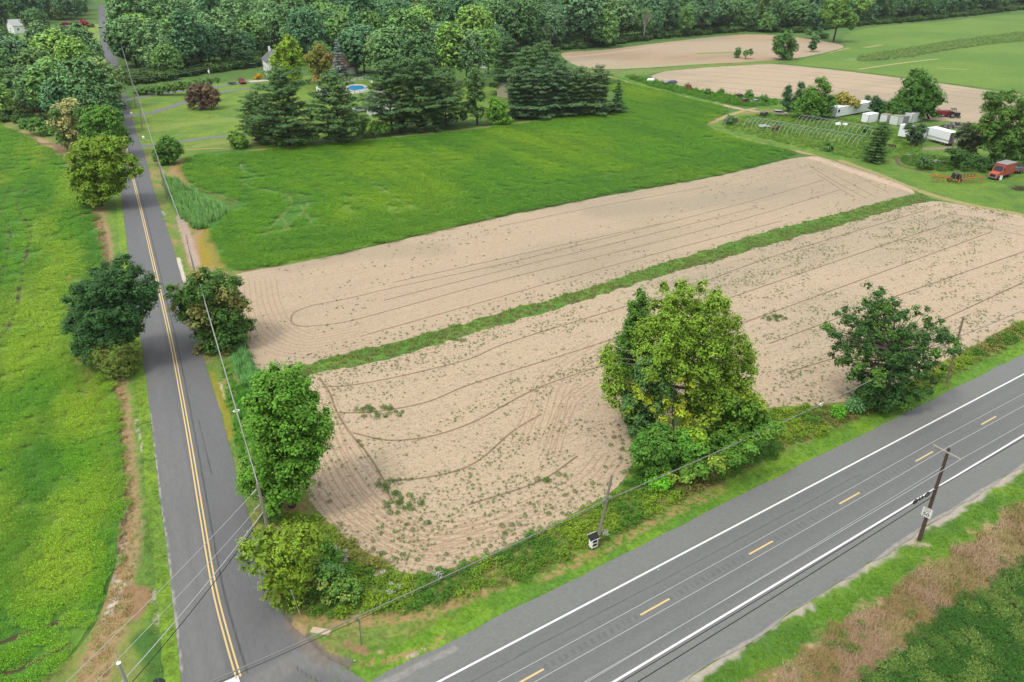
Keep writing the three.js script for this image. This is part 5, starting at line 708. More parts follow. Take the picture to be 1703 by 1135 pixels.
// ---------------------------------------------------------------- woods
{
  const kinds = [[301, 20, 7.8, { low: 0.1, n: 24 }], [302, 22, 8.2, { low: 0.16, n: 26, wild: 1.25 }], [303, 18, 6.2, { low: 0.08, n: 20, wild: 0.7 }], [304, 18, 9.0, { low: 0.06, n: 28 }], [305, 25, 6.2, { low: 0.12, n: 26, wild: 1.1 }], [306, 14, 6.6, { low: 0.03, n: 18, size: 0.95 }], [307, 23, 7.4, { low: 0.3, n: 17, wild: 1.5, size: 1.25 }], [308, 16, 4.6, { low: 0.05, n: 18, size: 0.9 }]].map(([s, h, w, o]) => ({ ...broadleaf(s, h, w, [0.135, 0.265, 0.1], { hue: 0.2, ...o }), h, w }));
  const tints = [[[0.74, 0.9, 0.98], 'bluish dark'], [[0.98, 1.02, 0.88], 'mid green'], [[1.22, 1.26, 0.82], 'fresh green'], [[0.7, 0.78, 0.64], 'deep green'], [[1.2, 1.12, 1.1], 'soft green'], [[1.75, 1.6, 0.8], 'yellow-green'], [[1.5, 1.2, 0.9], 'olive brown'], [[1.35, 1.3, 1.25], 'pale green'], [[0.98, 1.0, 1.16], 'grey-green'], [[1.05, 0.96, 0.7], 'olive green']];
  const bits = [
    ['wood behind the lawn', outline([[212, 136], [300, 126], [395, 112], [440, 106], [520, 118], [580, 104], [660, 108], [720, 118], [800, 104], [930, 82], [1000, 80], [980, 30], [980, -3], [190, -3], [186, 60], [196, 110]], 6, 1), 11.5],
    ['wood beyond the pale fields', outline([[980, 78], [1100, 62], [1250, 50], [1330, 54], [1400, 44], [1550, 32], [1703, 14], [1860, -6], [1860, -14], [980, -6]], 6, 1), 11],
    ['wood on the west side of the road', outline([[-120, 112], [0, 116], [60, 122], [110, 122], [160, 118], [178, 126], [184, 170], [196, 230], [150, 232], [60, 206], [0, 198], [-120, 190]], 4, 1), 8.5],
    ['wood behind the far lawn', outline([[-160, 52], [0, 54], [30, 44], [80, 36], [150, 30], [156, 8], [150, -4], [-160, -4]], 6, 1), 10],
  ];
  const keepOut = [outline([[478, 64], [488, 16], [620, 12], [648, 28], [640, 62]], 4, 0), outline([[196, 40], [200, 20], [240, 16], [320, 18], [320, 34], [250, 40]], 4, 0), outline([[560, 128], [560, 100], [600, 96], [640, 106], [650, 130]], 2, 0), outline([[440, 126], [438, 100], [480, 98], [480, 130]], 2, 0)];
  const all = [];
  bits.forEach(([where, ring, gap], w) => {
    let x0 = 1e9, x1 = -1e9, z0 = 1e9, z1 = -1e9; for (const [x, z] of ring) { x0 = Math.min(x0, x); x1 = Math.max(x1, x); z0 = Math.min(z0, z); z1 = Math.max(z1, z); }
    const r = rng(400 + w);
    for (let x = x0; x < x1; x += gap) for (let z = z0; z < z1; z += gap) {
      const X = x + (r() - 0.5) * gap * 0.9, Z = z + (r() - 0.5) * gap * 0.9, a = r(), b = r(), c = r(), d = r();
      if (!inside(ring, X, Z) || keepOut.some((k) => inside(k, X, Z))) continue;
      const B = roadB(X, Z), inRoad = Z < -260 && B > -4 - (roadA(X, Z) - 250) * 0.02 && B < 11; if (inRoad) continue;
      const p = project(X, 9, Z); if (p[0] < -120 || p[0] > W0 + 120) continue;
      const n = fbm(X * 0.012 + 5, Z * 0.012, 2); let t = n < 0.45 ? (a < 0.35 ? 0 : a < 0.7 ? 3 : 8) : n < 0.58 ? (a < 0.35 ? 1 : a < 0.6 ? 4 : a < 0.8 ? 9 : 3) : (a < 0.35 ? 2 : a < 0.6 ? 1 : a < 0.8 ? 7 : 0); if (b > 0.95) t = 5; else if (b > 0.925) t = 6; if (w === 1 && t === 2 && a < 0.25) t = 3;
      all.push({ X, Z, w, where, t, k: Math.floor(c * kinds.length), s: (w === 2 ? 0.74 : 0.94) * (0.62 + 0.66 * d), turn: a * 40, D: Math.hypot(X, Z) + (w === 2 ? -60 : w === 1 ? -120 : 0) });
    }
  });
  all.sort((p, q) => p.D - q.D);
  const single = all.slice(0, 250), rest = all.slice(250), protos = {};
  const spotsOf = [[[250, 'beside the far road'], [365, 'above the maroon maple'], [440, 'above the red car'], [545, 'behind the white house'], [625, 'behind the red-roofed shed'], [725, 'above the pool pines'], [830, 'above the tallest pines'], [930, 'above the tan shed'], [9999, 'above the far pale field']], [[1080, 'at the pale field corner'], [1180, 'above the far pale field'], [1290, 'behind the two-stemmed bush'], [1420, 'behind the bare-stemmed tree'], [1560, 'above the far green field'], [9999, 'beyond the green field end']], [[40, 'by the west frame edge'], [90, 'above the blossom tree'], [140, 'above the green thicket'], [9999, 'close against the west roadside']], [[60, 'around the far white house'], [120, 'behind the flowering bushes'], [9999, 'behind the far lawn']]];
  const rows = [[[112, 'front row'], [92, 'second row'], [72, 'third row'], [-99, 'back row']], [[58, 'front row'], [44, 'second row'], [-99, 'back row']], [[190, 'front row'], [160, 'second row'], [135, 'third row'], [-99, 'back row']], [[40, 'front row'], [-99, 'back row']]];
  const nth = ['leftmost', 'second from left', 'third from left', 'fourth from left', 'fifth from left', 'sixth from left', 'seventh from left', 'eighth from left'], byLabel = new Map();
  for (const q of single) {
    const p = project(q.X, 0, q.Z), h = q.s * kinds[q.k].h; q.px = p[0];
    q.label = `${h > 19.5 ? 'tall' : h < 13 ? 'low' : 'broad'} ${tints[q.t][1]} tree ${spotsOf[q.w].find(([x]) => p[0] < x)[1]}, ${rows[q.w].find(([y]) => p[1] > y)[1]}`;
    if (!byLabel.has(q.label)) byLabel.set(q.label, []); byLabel.get(q.label).push(q);
  }
  for (const list of byLabel.values()) if (list.length > 1) list.sort((a, b) => a.px - b.px).forEach((q, i) => { q.label += ', ' + (nth[i] ?? (i + 1) + 'th from left'); });
  for (const q of single) {
    const g = kinds[q.k], key = q.k + '_' + q.t; let o = protos[key];
    if (!o) { o = protos[key] = thing('woodland_tree', q.label, 'tree'); part('trunk', g.trunk, barkMat, o); part('crown', g.crown, leafMat(tints[q.t][0], 0.08), o); }
    else { o = o.clone(); o.name = named('woodland_tree'); scene.add(o); }
    o.position.set(q.X, 0, q.Z); o.rotation.y = q.turn; o.scale.setScalar(q.s); tag(o, q.label, 'tree', `trees of the ${q.where}`);
  }
  const m = new THREE.Matrix4(), Q = new THREE.Quaternion(), up = new THREE.Vector3(0, 1, 0), wood = new THREE.Group(); wood.name = 'far_woods'; tag(wood, 'crowns of the woods farther back, merging into one mass', 'woods', null, 'stuff'); scene.add(wood);
  kinds.forEach((g, k) => {
    const list = rest.filter((q) => q.k === k); if (!list.length) return;
    const im = new THREE.InstancedMesh(g.crown, leafMat([1, 1, 1], 0.08), list.length); im.name = 'crowns'; im.userData.kind = 'stuff'; im.castShadow = im.receiveShadow = true;
    list.forEach((q, i) => { Q.setFromAxisAngle(up, q.turn); im.setMatrixAt(i, m.compose(new THREE.Vector3(q.X, 0, q.Z), Q, new THREE.Vector3(q.s, q.s, q.s))); im.setColorAt(i, col(tints[q.t][0])); });
    wood.add(im);
  });
  // trees that stand out from the woods
  const pines = [[300, 118, 62, 'dark pine standing in the wood above the maroon maple'], [398, 112, 74, 'small dark conifer at the wood edge above the red car'], [418, 112, 82, 'second small conifer beside the white house'], [884, 92, 34, 'dark pine in the wood edge above the dense pines'], [150, 112, 66, 'dark conifer among the trees west of the road']];
  for (const [x, y, top, l] of pines) { const [gx, gz] = G(x, y); plant(pineG[2], 'pine_tree', l, 'pine tree', gx, gz, { scale: heightFrom(x, y, top) / pineH[2], turn: x, tint: [0.9, 1, 0.95] }); }
  const W1 = [[0, 138, 46, 'broad green tree behind the white pines right of the pool', 1, 3, 662], [0, 146, 58, 'dark green tree behind the tallest pine', 3, 0, 696], [0, 142, 34, 'tall pale yellow-green tree behind the tallest pines', 5, 4, 748], [0, 140, 50, 'soft green tree between the tallest pines and the loose tree', 4, 1, 776], [0, 128, 56, 'olive-tinted tree behind the pool and the red-roofed shed', 6, 2, 632], [0, 122, 44, 'dark tree close behind the red-roofed shed', 0, 3, 606], [0, 126, 48, 'green tree above the white outbuilding', 2, 1, 812], [1000, 78, 18, 'bright green round tree at the corner of the far pale field', 2, 3, 1000], [82, 62, 16, 'big dark round tree beside the white house on the far lawn', 3, 3, 66], [230, 66, 6, 'tall light green tree right of the far road', 4, 4, 200], [1100, 62, 6, 'light green tree standing forward of the far wood', 2, 4, 1140], [1275, 54, 22, 'small bright bushy tree at the foot of the far wood', 2, 5, 1275], [95, 82, 62, 'dark rounded shrubby tree at the near edge of the far lawn', 3, 5, 92], [148, 90, 66, 'dark tree at the near corner of the far lawn beside the road', 0, 3, 148]];
  for (const [, y, top, l, t, k, x] of W1) { const [gx, gz] = G(x, y), h = heightFrom(x, y, top); plant(kinds[k], 'woodland_tree', l, 'tree', gx, gz, { scale: h / kinds[k].h, tint: tints[t][0], turn: x }); }
  // leafless trees at the wood's edge
  for (const [i, x, y, top, l] of [[0, 845, 76, 38, 'pale dead tree bare of leaves at the edge of the wood above the pines'], [1, 914, 80, 40, 'thin dead tree with forked branches right of the first dead one'], [2, 632, 78, 40, 'grey dead treetop rising behind the red-roofed shed'], [3, 1068, 66, 14, 'dead pale crown in the far wood over the pale field']]) {
    const r = rng(500 + i), [gx, gz] = G(x, y), h = heightFrom(x, y, top), t = thing('dead_tree', l, 'tree', [gx, 0, gz + 4]), g = [bar([0, 0, 0], [0.3, h * 0.45, 0], 0.4, 0.28)];
    for (let k = 0; k < 9; k++) { const a = r() * 6.28, s = h * (0.3 + 0.3 * r()), e = h * (0.7 + 0.3 * r()), w = (0.12 + 0.2 * r()) * h, p = [Math.cos(a) * w * 0.6, (s + e) / 2, Math.sin(a) * w * 0.4], q = [Math.cos(a) * w, e, Math.sin(a) * w * 0.6]; g.push(bar([0.2, s, 0], p, 0.2, 0.14, 5), bar(p, q, 0.14, 0.05, 5)); for (let b = 0; b < 3; b++) g.push(bar(p, [p[0] + (r() - 0.5) * 3, p[1] + 2 + r() * 2, p[2] + (r() - 0.5) * 2], 0.08, 0.03, 4)); }
    part('trunk', g, paleBark, t);
  }
}
// ---------------------------------------------------------------- poles, cables and signs
const oldWood = std(C(186, 180, 168), 0.95), darkWood = std(C(104, 84, 74), 0.9), greyWood = std(C(172, 164, 148), 0.95), steel = std(C(176, 178, 178), 0.5, 0.6), paleWire = std(C(214, 216, 214), 0.6), greyWire = std(C(150, 152, 150), 0.7), blackWire = std(C(36, 36, 38), 0.7), black = std(C(34, 34, 36), 0.8), glass = std(C(30, 36, 42), 0.15), whitePaint = std([0.78, 0.79, 0.8], 0.6), rubber = std(C(40, 40, 40), 0.9), porcelain = std(C(190, 190, 184), 0.3);
const MAINTURN = Math.atan2(-DZ, DX);                                  // turn that lays local x along the main road
function spiral(pole, r, h) { return bar([0, 0, 0], [pole[0], h, pole[1]], r, r * 0.68, 10); }
function pole(label, base, top, rad, mat, extra) {
  const t = thing('utility_pole', label, 'utility pole', [base[0], 0, base[1]]), tip = [top.x - base[0], top.y, top.z - base[1]];
  part('shaft', [bar([0, -0.2, 0], tip, rad, rad * 0.68, 12), bar([tip[0], tip[1] - 0.005, tip[2]], [tip[0] * 1.003, tip[1] + 0.03, tip[2]], rad * 0.6, rad * 0.3, 10)], mat, t);
  const at = (h) => [tip[0] * h / tip[1], h, tip[2] * h / tip[1]];
  if (extra) extra(t, at, tip);
  const world = (h) => new THREE.Vector3(base[0] + at(h)[0], h, base[1] + at(h)[2]);
  return { t, at, world, h: tip[1], tip };
}
function wire(label, a, b, sag, r, mat, name = 'overhead_cable') {
  const n = 20, p = []; for (let i = 0; i <= n; i++) { const k = i / n, v = a.clone().lerp(b, k); v.y -= sag * 4 * k * (1 - k); p.push(v); }
  const m = part(name, new THREE.TubeGeometry(new THREE.CatmullRomCurve3(p), 28, r, 5), mat, scene); return tag(m, label, 'cable');
}
const road = new THREE.Vector3(DX, 0, DZ), across = new THREE.Vector3(DZ, 0, -DX);
{ // dark pole with cross-arm and speed sign
  const base = G(1529, 899), top = onPlane(1579, 746, base[1]);
  const P = pole('dark brown utility pole with cross-arm and speed sign south of the main road', base, top, 0.17, darkWood, (t, at, tip) => {
    const c = at(tip[1] - 0.35), L = (k, dy = 0, f = 0) => [c[0] + across.x * k + road.x * f, c[1] + dy, c[2] + across.z * k + road.z * f];
    const arm = new THREE.BoxGeometry(2.7, 0.12, 0.1).rotateY(Math.atan2(-across.z, across.x)).translate(c[0] + road.x * -0.15, c[1], c[2] + road.z * -0.15); part('cross_arm', arm, std(C(196, 192, 182), 0.9), t);
    part('arm_brace', [bar(L(0.8, -0.05, -0.15), at(tip[1] - 1.1), 0.025), bar(L(-0.8, -0.05, -0.15), at(tip[1] - 1.1), 0.025)], steel, t);
    for (const k of [1.25, -1.25]) part('insulator', new THREE.LatheGeometry([[0.02, 0], [0.07, 0.02], [0.05, 0.08], [0.08, 0.12], [0.04, 0.2], [0, 0.22]].map((p) => new THREE.Vector2(...p)), 10).translate(...L(k, 0.06, -0.15)), porcelain, t);
    part('insulator', new THREE.LatheGeometry([[0.02, 0], [0.07, 0.02], [0.05, 0.08], [0.08, 0.12], [0.04, 0.2], [0, 0.22]].map((p) => new THREE.Vector2(...p)), 10).translate(tip[0], tip[1] + 0.02, tip[2]), porcelain, t);
    part('bracket', [bar(at(8.3), [at(8.3)[0] - road.x * 0.25, 8.35, at(8.3)[2] - road.z * 0.25], 0.04), bar(at(5.9), [at(5.9)[0] - road.x * 0.3, 5.9, at(5.9)[2] - road.z * 0.3], 0.05)], steel, t);
  });
  const w = (h, k = 0) => P.world(h).addScaledVector(across, k);
  for (const [k, h, l] of [[1.25, P.h - 0.1, 'pale wire from the far end of the cross-arm along the main road'], [0, P.h + 0.22, 'pale wire over the top of the dark pole along the main road'], [-1.25, P.h - 0.1, 'pale wire from the near end of the cross-arm along the main road']]) {
    const p = w(h, k), m = wire(l.replace('along the main road', 'to the west'), p.clone().addScaledVector(road, -52), p.clone().addScaledVector(road, 0), 0.25, 0.022, paleWire), q = wire(l.replace('along the main road', 'to the east'), p, p.clone().addScaledVector(road, 46), 0.25, 0.022, paleWire);
  }
  wire('thin pale service wire slanting down from the dark pole bracket', w(8.3), w(9.0, -0.9).addScaledVector(road, -50), 0.2, 0.018, paleWire);
  wire('black cable at mid height on the dark pole running west', w(5.9).addScaledVector(road, -0.3), w(5.9).addScaledVector(road, -52), 0.45, 0.03, blackWire);
  wire('black cable at mid height on the dark pole running east', w(5.9), w(5.9).addScaledVector(road, 46), 0.4, 0.03, blackWire);
  wire('lower black cable on the dark pole running west', w(5.1), w(5.1, -0.3).addScaledVector(road, -52), 0.3, 0.035, blackWire);
  for (const [s, l] of [[-1.2, 'black coil of spare cable nearest the dark pole'], [-2.9, 'black coil of spare cable farther from the dark pole']]) {
    const p = w(5.86).addScaledVector(road, s), t = thing('cable_coil', l, 'cable coil', p.toArray(), MAINTURN); part('loop', new THREE.TorusGeometry(0.26, 0.05, 6, 18).scale(1.15, 0.8, 1).translate(0, -0.05, 0), black, t); part('clip', box(0.12, 0.06, 0.12, 0, 0.12, 0), steel, t);
  }
  { const p = w(5.88).addScaledVector(road, -2.05), t = thing('splice_case', 'black splice case hung on the cable between the two coils', 'splice case', p.toArray(), MAINTURN); part('case', new THREE.CapsuleGeometry(0.09, 0.6, 4, 8).rotateZ(Math.PI / 2).translate(0, -0.08, 0), black, t); part('strap', [box(0.04, 0.22, 0.2, -0.2, -0.04, 0), box(0.04, 0.22, 0.2, 0.2, -0.04, 0)], steel, t); }
  // speed limit sign on the pole
  const c = document.createElement('canvas'); c.width = 320; c.height = 384; const x = c.getContext('2d');
  x.fillStyle = '#f2f2ee'; x.fillRect(0, 0, 320, 384); x.strokeStyle = '#141414'; x.lineWidth = 8; x.strokeRect(12, 12, 296, 360); x.fillStyle = '#141414'; x.textAlign = 'center';
  x.font = 'bold 70px sans-serif'; x.fillText('SPEED', 160, 92); x.fillText('LIMIT', 160, 166); x.font = 'bold 190px sans-serif'; x.fillText('50', 160, 336);
  const tex = new THREE.CanvasTexture(c); tex.colorSpace = THREE.SRGBColorSpace;
  const p = w(3.35).addScaledVector(road, -0.24), s = thing('speed_limit_sign', 'white speed limit 50 sign on the dark utility pole', 'road sign', p.toArray(), Math.atan2(-road.x, -road.z) + 0.18);
  part('sign_back', rbox(0.86, 1.04, 0.012, 0.005), steel, s);
  part('sign_face', new THREE.PlaneGeometry(0.84, 1.02).translate(0, 0, 0.009), new THREE.MeshStandardMaterial({ map: tex, color: col([0.85, 0.85, 0.85]), roughness: 0.5 }), s);
  part('bracket', [box(0.3, 0.05, 0.06, 0, 0.3, -0.04), box(0.3, 0.05, 0.06, 0, -0.3, -0.04)], steel, s);
}
{ // two grey poles on the field side of the main road, and the cable they carry
  const b2 = G(992, 908), t2 = onPlane(1018, 790, b2[1]), b3 = G(1575, 637), t3 = onPlane(1603, 527, b3[1]);
  const P2 = pole('weathered grey pole at the field edge carrying the white cabinet', b2, t2, 0.15, greyWood, (t, at, tip) => { part('pole_band', [bar(at(tip[1] - 1.9), at(tip[1] - 1.84), 0.15, 0.15, 10), bar(at(tip[1] - 2.5), at(tip[1] - 2.42), 0.155, 0.155, 10)], steel, t); part('bracket', box(0.14, 0.1, 0.3, at(tip[1] - 2.7)[0], tip[1] - 2.7, at(tip[1] - 2.7)[2] + 0.15), steel, t); });
  const P3 = pole('slim brown-grey wooden pole beside the open-branched oak', b3, t3, 0.15, std(C(166, 146, 122), 0.95));
  const A = P2.world(P2.h - 2.7), B = P3.world(P3.h - 2.6); const west = new THREE.Vector3(...(() => { const g = G(180, 1208, 5.3); return [g[0], 5.3, g[1]]; })());
  wire('grey cable from the cabinet pole to the pole by the oak', A, B, 0.55, 0.045, greyWire); wire('black line hung just below the grey cable by the clump', A.clone().setY(A.y - 0.22), B.clone().setY(B.y - 0.22), 0.6, 0.018, blackWire);
  wire('grey cable crossing the corner from the cabinet pole', A, west, 0.35, 0.045, greyWire); wire('black line below the grey cable across the corner', A.clone().setY(A.y - 0.3), west.clone().setY(west.y - 0.35), 0.4, 0.02, blackWire);
  const E = B.clone().addScaledVector(road, 50); wire('grey cable running on east from the pole by the oak', B, E, 0.5, 0.045, greyWire);
  { const k = 0.535, p = A.clone().lerp(B, k); p.y -= 0.55 * 4 * k * (1 - k); const t = thing('cable_loop', 'white teardrop cable loop hung on the grey cable by the clump', 'cable loop', p.toArray(), MAINTURN); part('loop', new THREE.TorusGeometry(0.22, 0.035, 6, 18).scale(1.3, 0.7, 1).translate(0, -0.05, 0), whitePaint, t); part('tail', bar([-0.28, -0.02, 0], [-0.6, 0, 0], 0.03), whitePaint, t); }
  // cabinet with slanted dark roof
  const [cx, cz] = G(986, 912), t = thing('pole_cabinet', 'white cabinet with two dark windows and a slanted black roof at the pole foot', 'cabinet', [cx, 0, cz], 0.5);
  part('cabinet_body', rbox(0.62, 1.0, 0.5, 0.03, 0, 0.75, 0), whitePaint, t); part('stand', [box(0.08, 0.3, 0.08, -0.2, 0.12, 0.15), box(0.08, 0.3, 0.08, 0.2, 0.12, 0.15), box(0.08, 0.3, 0.08, -0.2, 0.12, -0.15), box(0.08, 0.3, 0.08, 0.2, 0.12, -0.15)], steel, t);
  part('roof', box(0.95, 0.05, 0.62, 0, 1.36, 0, 0, 0.5), black, t); part('roof_rim', [box(0.99, 0.04, 0.03, 0, 1.2, 0.28, 0, 0.5), box(0.99, 0.04, 0.03, 0, 1.52, -0.28, 0, 0.5)], whitePaint, t);
  part('window', box(0.42, 0.3, 0.02, 0, 1.0, 0.256), glass, t); part('window', box(0.42, 0.26, 0.02, 0, 0.58, 0.256), glass, t);
  part('bracket', [box(0.08, 0.08, 0.5, 0.2, 1.1, -0.4), box(0.08, 0.08, 0.5, 0.2, 0.5, -0.4)], steel, t);
}
{ // the line along the side road
  const at9 = (x, y, h) => { const g = G(x, y, h); return { b: g, t: new THREE.Vector3(g[0], h, g[1]) }; };
  const spots = [[at9(428, 804, 9.3), 'grey utility pole at the corner with three wires crossing the side road', 0.16], [at9(309, 391, 9.3), 'grey pole beside the reeds by the side road', 0.15], [at9(260, 257, 9.3), 'grey pole beside the round bush by the side road', 0.15], [(() => { const b = G(236, 215); return { b, t: onPlane(229, 157, b[1]) }; })(), 'tall grey pole by the paved drive across the lawn', 0.16], [(() => { const b = G(226, 180); return { b, t: onPlane(217, 129, b[1]) }; })(), 'grey pole by the upper driveway entrance', 0.15], [(() => { const b = G(189, 52); return { b, t: onPlane(184, 14, b[1]) }; })(), 'distant pole on the right of the far road', 0.16]];
  const Ps = spots.map(([s, l, r]) => pole(l, s.b, s.t, r, oldWood, (t, at, tip) => { part('insulator', new THREE.CapsuleGeometry(0.06, 0.14, 3, 8).translate(tip[0], tip[1] + 0.1, tip[2]), porcelain, t); part('bracket', box(0.3, 0.08, 0.12, at(tip[1] - 1.3)[0] - 0.12, tip[1] - 1.3, at(tip[1] - 1.3)[2]), steel, t); }));
  const spans = ['from the corner pole to the pole by the reeds', 'from the reeds pole to the pole by the round bush', 'from the round bush to the tall pole by the drive', 'from the tall pole to the upper driveway pole', 'from the upper driveway pole along the far road'];
  for (let i = 0; i + 1 < Ps.length; i++) {
    const a = Ps[i], b = Ps[i + 1];
    wire('thin top wire ' + spans[i], a.world(a.h + 0.15), b.world(b.h + 0.15), 0.5, 0.022, paleWire);
    wire('thick grey cable ' + spans[i], a.world(a.h - 0.2), b.world(b.h - 1.3), 0.5, 0.06, greyWire);
    wire('dark lower cable ' + spans[i], a.world(a.h - 0.5), b.world(b.h - 1.6), 0.6, 0.018, blackWire);
  }
  { const a = Ps[0].world(Ps[0].h - 0.2), b = Ps[1].world(Ps[1].h - 1.3), k = 0.2, p = a.lerp(b, k); p.y -= 0.5 * 4 * k * (1 - k); const t = thing('cable_loop', 'white ring of spare cable on the thick cable above the roadside tree', 'cable loop', p.toArray(), 0.4); part('loop', new THREE.TorusGeometry(0.22, 0.035, 6, 18).rotateX(Math.PI / 2).scale(1.2, 1, 0.8), whitePaint, t); part('clip', box(0.1, 0.08, 0.1), steel, t); }
  const C0 = Ps[0], to = (x, y, h) => { const g = G(x, y, h); return new THREE.Vector3(g[0], h, g[1]); };
  const wp = at9(197, 1104, 8.6), WP = pole('pale pole at the bottom of the photo west of the side road', wp.b, wp.t, 0.13, std(C(196, 194, 190), 0.95), (t, at, tip) => { part('pole_cap', bar(tip, [tip[0], tip[1] + 0.05, tip[2]], 0.13, 0.13, 10), whitePaint, t); });
  { const g = G(189, 1084), m = wire('thin guy wire from the pale pole to the ground', WP.world(WP.h - 0.3), new THREE.Vector3(g[0], 0, g[1]), 0, 0.016, paleWire, 'guy_wire'); }
  wire('highest pale wire crossing the side road from the corner pole', C0.world(C0.h - 0.4), to(50, 1192, 8.9), 0.3, 0.02, paleWire); wire('second pale wire crossing the side road from the corner pole', C0.world(C0.h - 2.0), to(100, 1194, 7.3), 0.3, 0.02, paleWire);
  wire('thick pale cable crossing the side road from the corner pole', C0.world(C0.h - 2.9), to(160, 1182, 6.2), 0.35, 0.035, paleWire); wire('black cable beside the thick pale one across the side road', C0.world(C0.h - 3.1), to(176, 1184, 6.1), 0.5, 0.03, blackWire);
  for (const [h, l] of [[C0.h - 0.4, 'white strain insulator of the highest crossing wire'], [C0.h - 2.0, 'white strain insulator of the second crossing wire']]) { const a = C0.world(h), d = to(80, 1190, h).sub(a).normalize(); const m = thing('strain_insulator', l, 'insulator'); m.position.copy(a); part('rod', bar([0, 0, 0], d.clone().multiplyScalar(0.3).toArray(), 0.03), steel, m); part('insulator_body', bar(d.clone().multiplyScalar(0.3).toArray(), d.clone().multiplyScalar(0.95).toArray(), 0.07, 0.06, 8), porcelain, m); }
  // service poles on the lawn
  for (const [x, y, tx, ty, l, tr] of [[353, 147, 346, 113, 'pole with a white transformer beside the maroon maple', 1], [411, 184, 407, 156, 'short pole with a white transformer at the left edge of the pines', 1], [446, 132, 444, 112, 'white post by the pale concrete drive', 0]]) {
    const b = G(x, y), t = onPlane(tx, ty, b[1]); const Q = pole(l, b, t, 0.14, oldWood, (o, at, tip) => { if (tr) { part('transformer', new THREE.CylinderGeometry(0.32, 0.32, 1.0, 12).translate(at(tip[1] - 1.2)[0] + 0.1, tip[1] - 1.2, at(tip[1] - 1.2)[2] + 0.45), whitePaint, o); part('bracket', box(0.1, 0.5, 0.3, at(tip[1] - 1.2)[0] + 0.05, tip[1] - 1.2, at(tip[1] - 1.2)[2] + 0.15), steel, o); } });
    if (tr && x < 400) wire('service wire over the hedge to the transformer pole', Ps[4].world(Ps[4].h - 0.3), Q.world(Q.h), 0.6, 0.02, paleWire);
  }
}
{ // small signs and markers at the corner
  const [x, z] = G(601, 1072), h = onPlane(599, 1029, z).y, t = thing('sign_post', 'teal bent sign post on the mown corner', 'sign post', [x, 0, z]);
  part('post', [bar([0, 0, 0], [0.04, h * 0.55, 0], 0.035), bar([0.04, h * 0.55, 0], [0.1, h * 0.8, 0], 0.035), bar([0.1, h * 0.8, 0], [-0.05, h, 0], 0.04)], std(C(96, 140, 136), 0.6), t); part('sign_blade', box(0.03, 0.26, 0.5, 0.06, h * 0.84, 0, 0.2, 0, 0.35), std(C(140, 186, 180), 0.5), t);
  const [a, b] = G(499, 1024), s = thing('marker_stake', 'white marker stake leaning at the edge of the corner weeds', 'stake', [a, 0, b]), e = onPlane(484, 983, b); part('rod', bar([0, 0, 0], [e.x - a, e.y, e.z - b], 0.035, 0.03), std(C(226, 220, 200), 0.7), s); part('stake_cap', bar([e.x - a, e.y, e.z - b], [(e.x - a) * 1.03, e.y * 1.03, 0], 0.036), std(C(236, 232, 220)), s);
  const st = G(262, 1129, 2.9), o = thing('stop_sign', 'back of an octagonal stop sign at the bottom edge beside the road', 'road sign', [st[0], 0, st[1]], 0.15);
  part('post', bar([0, 0, 0], [0, 2.8, 0], 0.035), steel, o); part('sign_plate', new THREE.CylinderGeometry(0.41, 0.41, 0.015, 8).rotateY(Math.PI / 8).rotateX(Math.PI / 2).translate(0, 2.5, -0.045), std(C(104, 108, 110), 0.6, 0.3), o); part('bracket', [box(0.05, 0.5, 0.02, 0, 2.5, -0.03)], steel, o);
  part('sign_face', new THREE.CylinderGeometry(0.4, 0.4, 0.004, 8).rotateY(Math.PI / 8).rotateX(Math.PI / 2).translate(0, 2.5, -0.057), std(C(176, 32, 36), 0.5), o);
  const sp = thing('concrete_slab', 'pale concrete drain slab set in the grass at the corner', 'slab', [...(() => { const g = G(533, 1051); return [g[0], 0.03, g[1]]; })()], -0.2); part('slab_top', rbox(1.5, 0.08, 0.55, 0.02), std(C(226, 206, 176), 0.9), sp); part('slab_lip', box(1.5, 0.05, 0.06, 0, 0.06, 0.27), std(C(206, 190, 164), 0.9), sp);
  for (const [X, Y, l] of [[220, 196, 'white mailbox at the paved drive across the lawn'], [240, 237, 'white mailbox at the lower drive by the round bush']]) { const [mx, mz] = G(X, Y), m = thing('mailbox', l, 'mailbox', [mx, 0, mz], 0.5); part('post', box(0.12, 1.1, 0.12, 0, 0.55, 0), oldWood, m); part('box_body', [box(0.6, 0.3, 1.0, 0, 1.2, 0), new THREE.CylinderGeometry(0.3, 0.3, 1.0, 10, 1, false, 0, Math.PI).rotateZ(Math.PI / 2).rotateY(Math.PI / 2).translate(0, 1.35, 0)], whitePaint, m); }
}
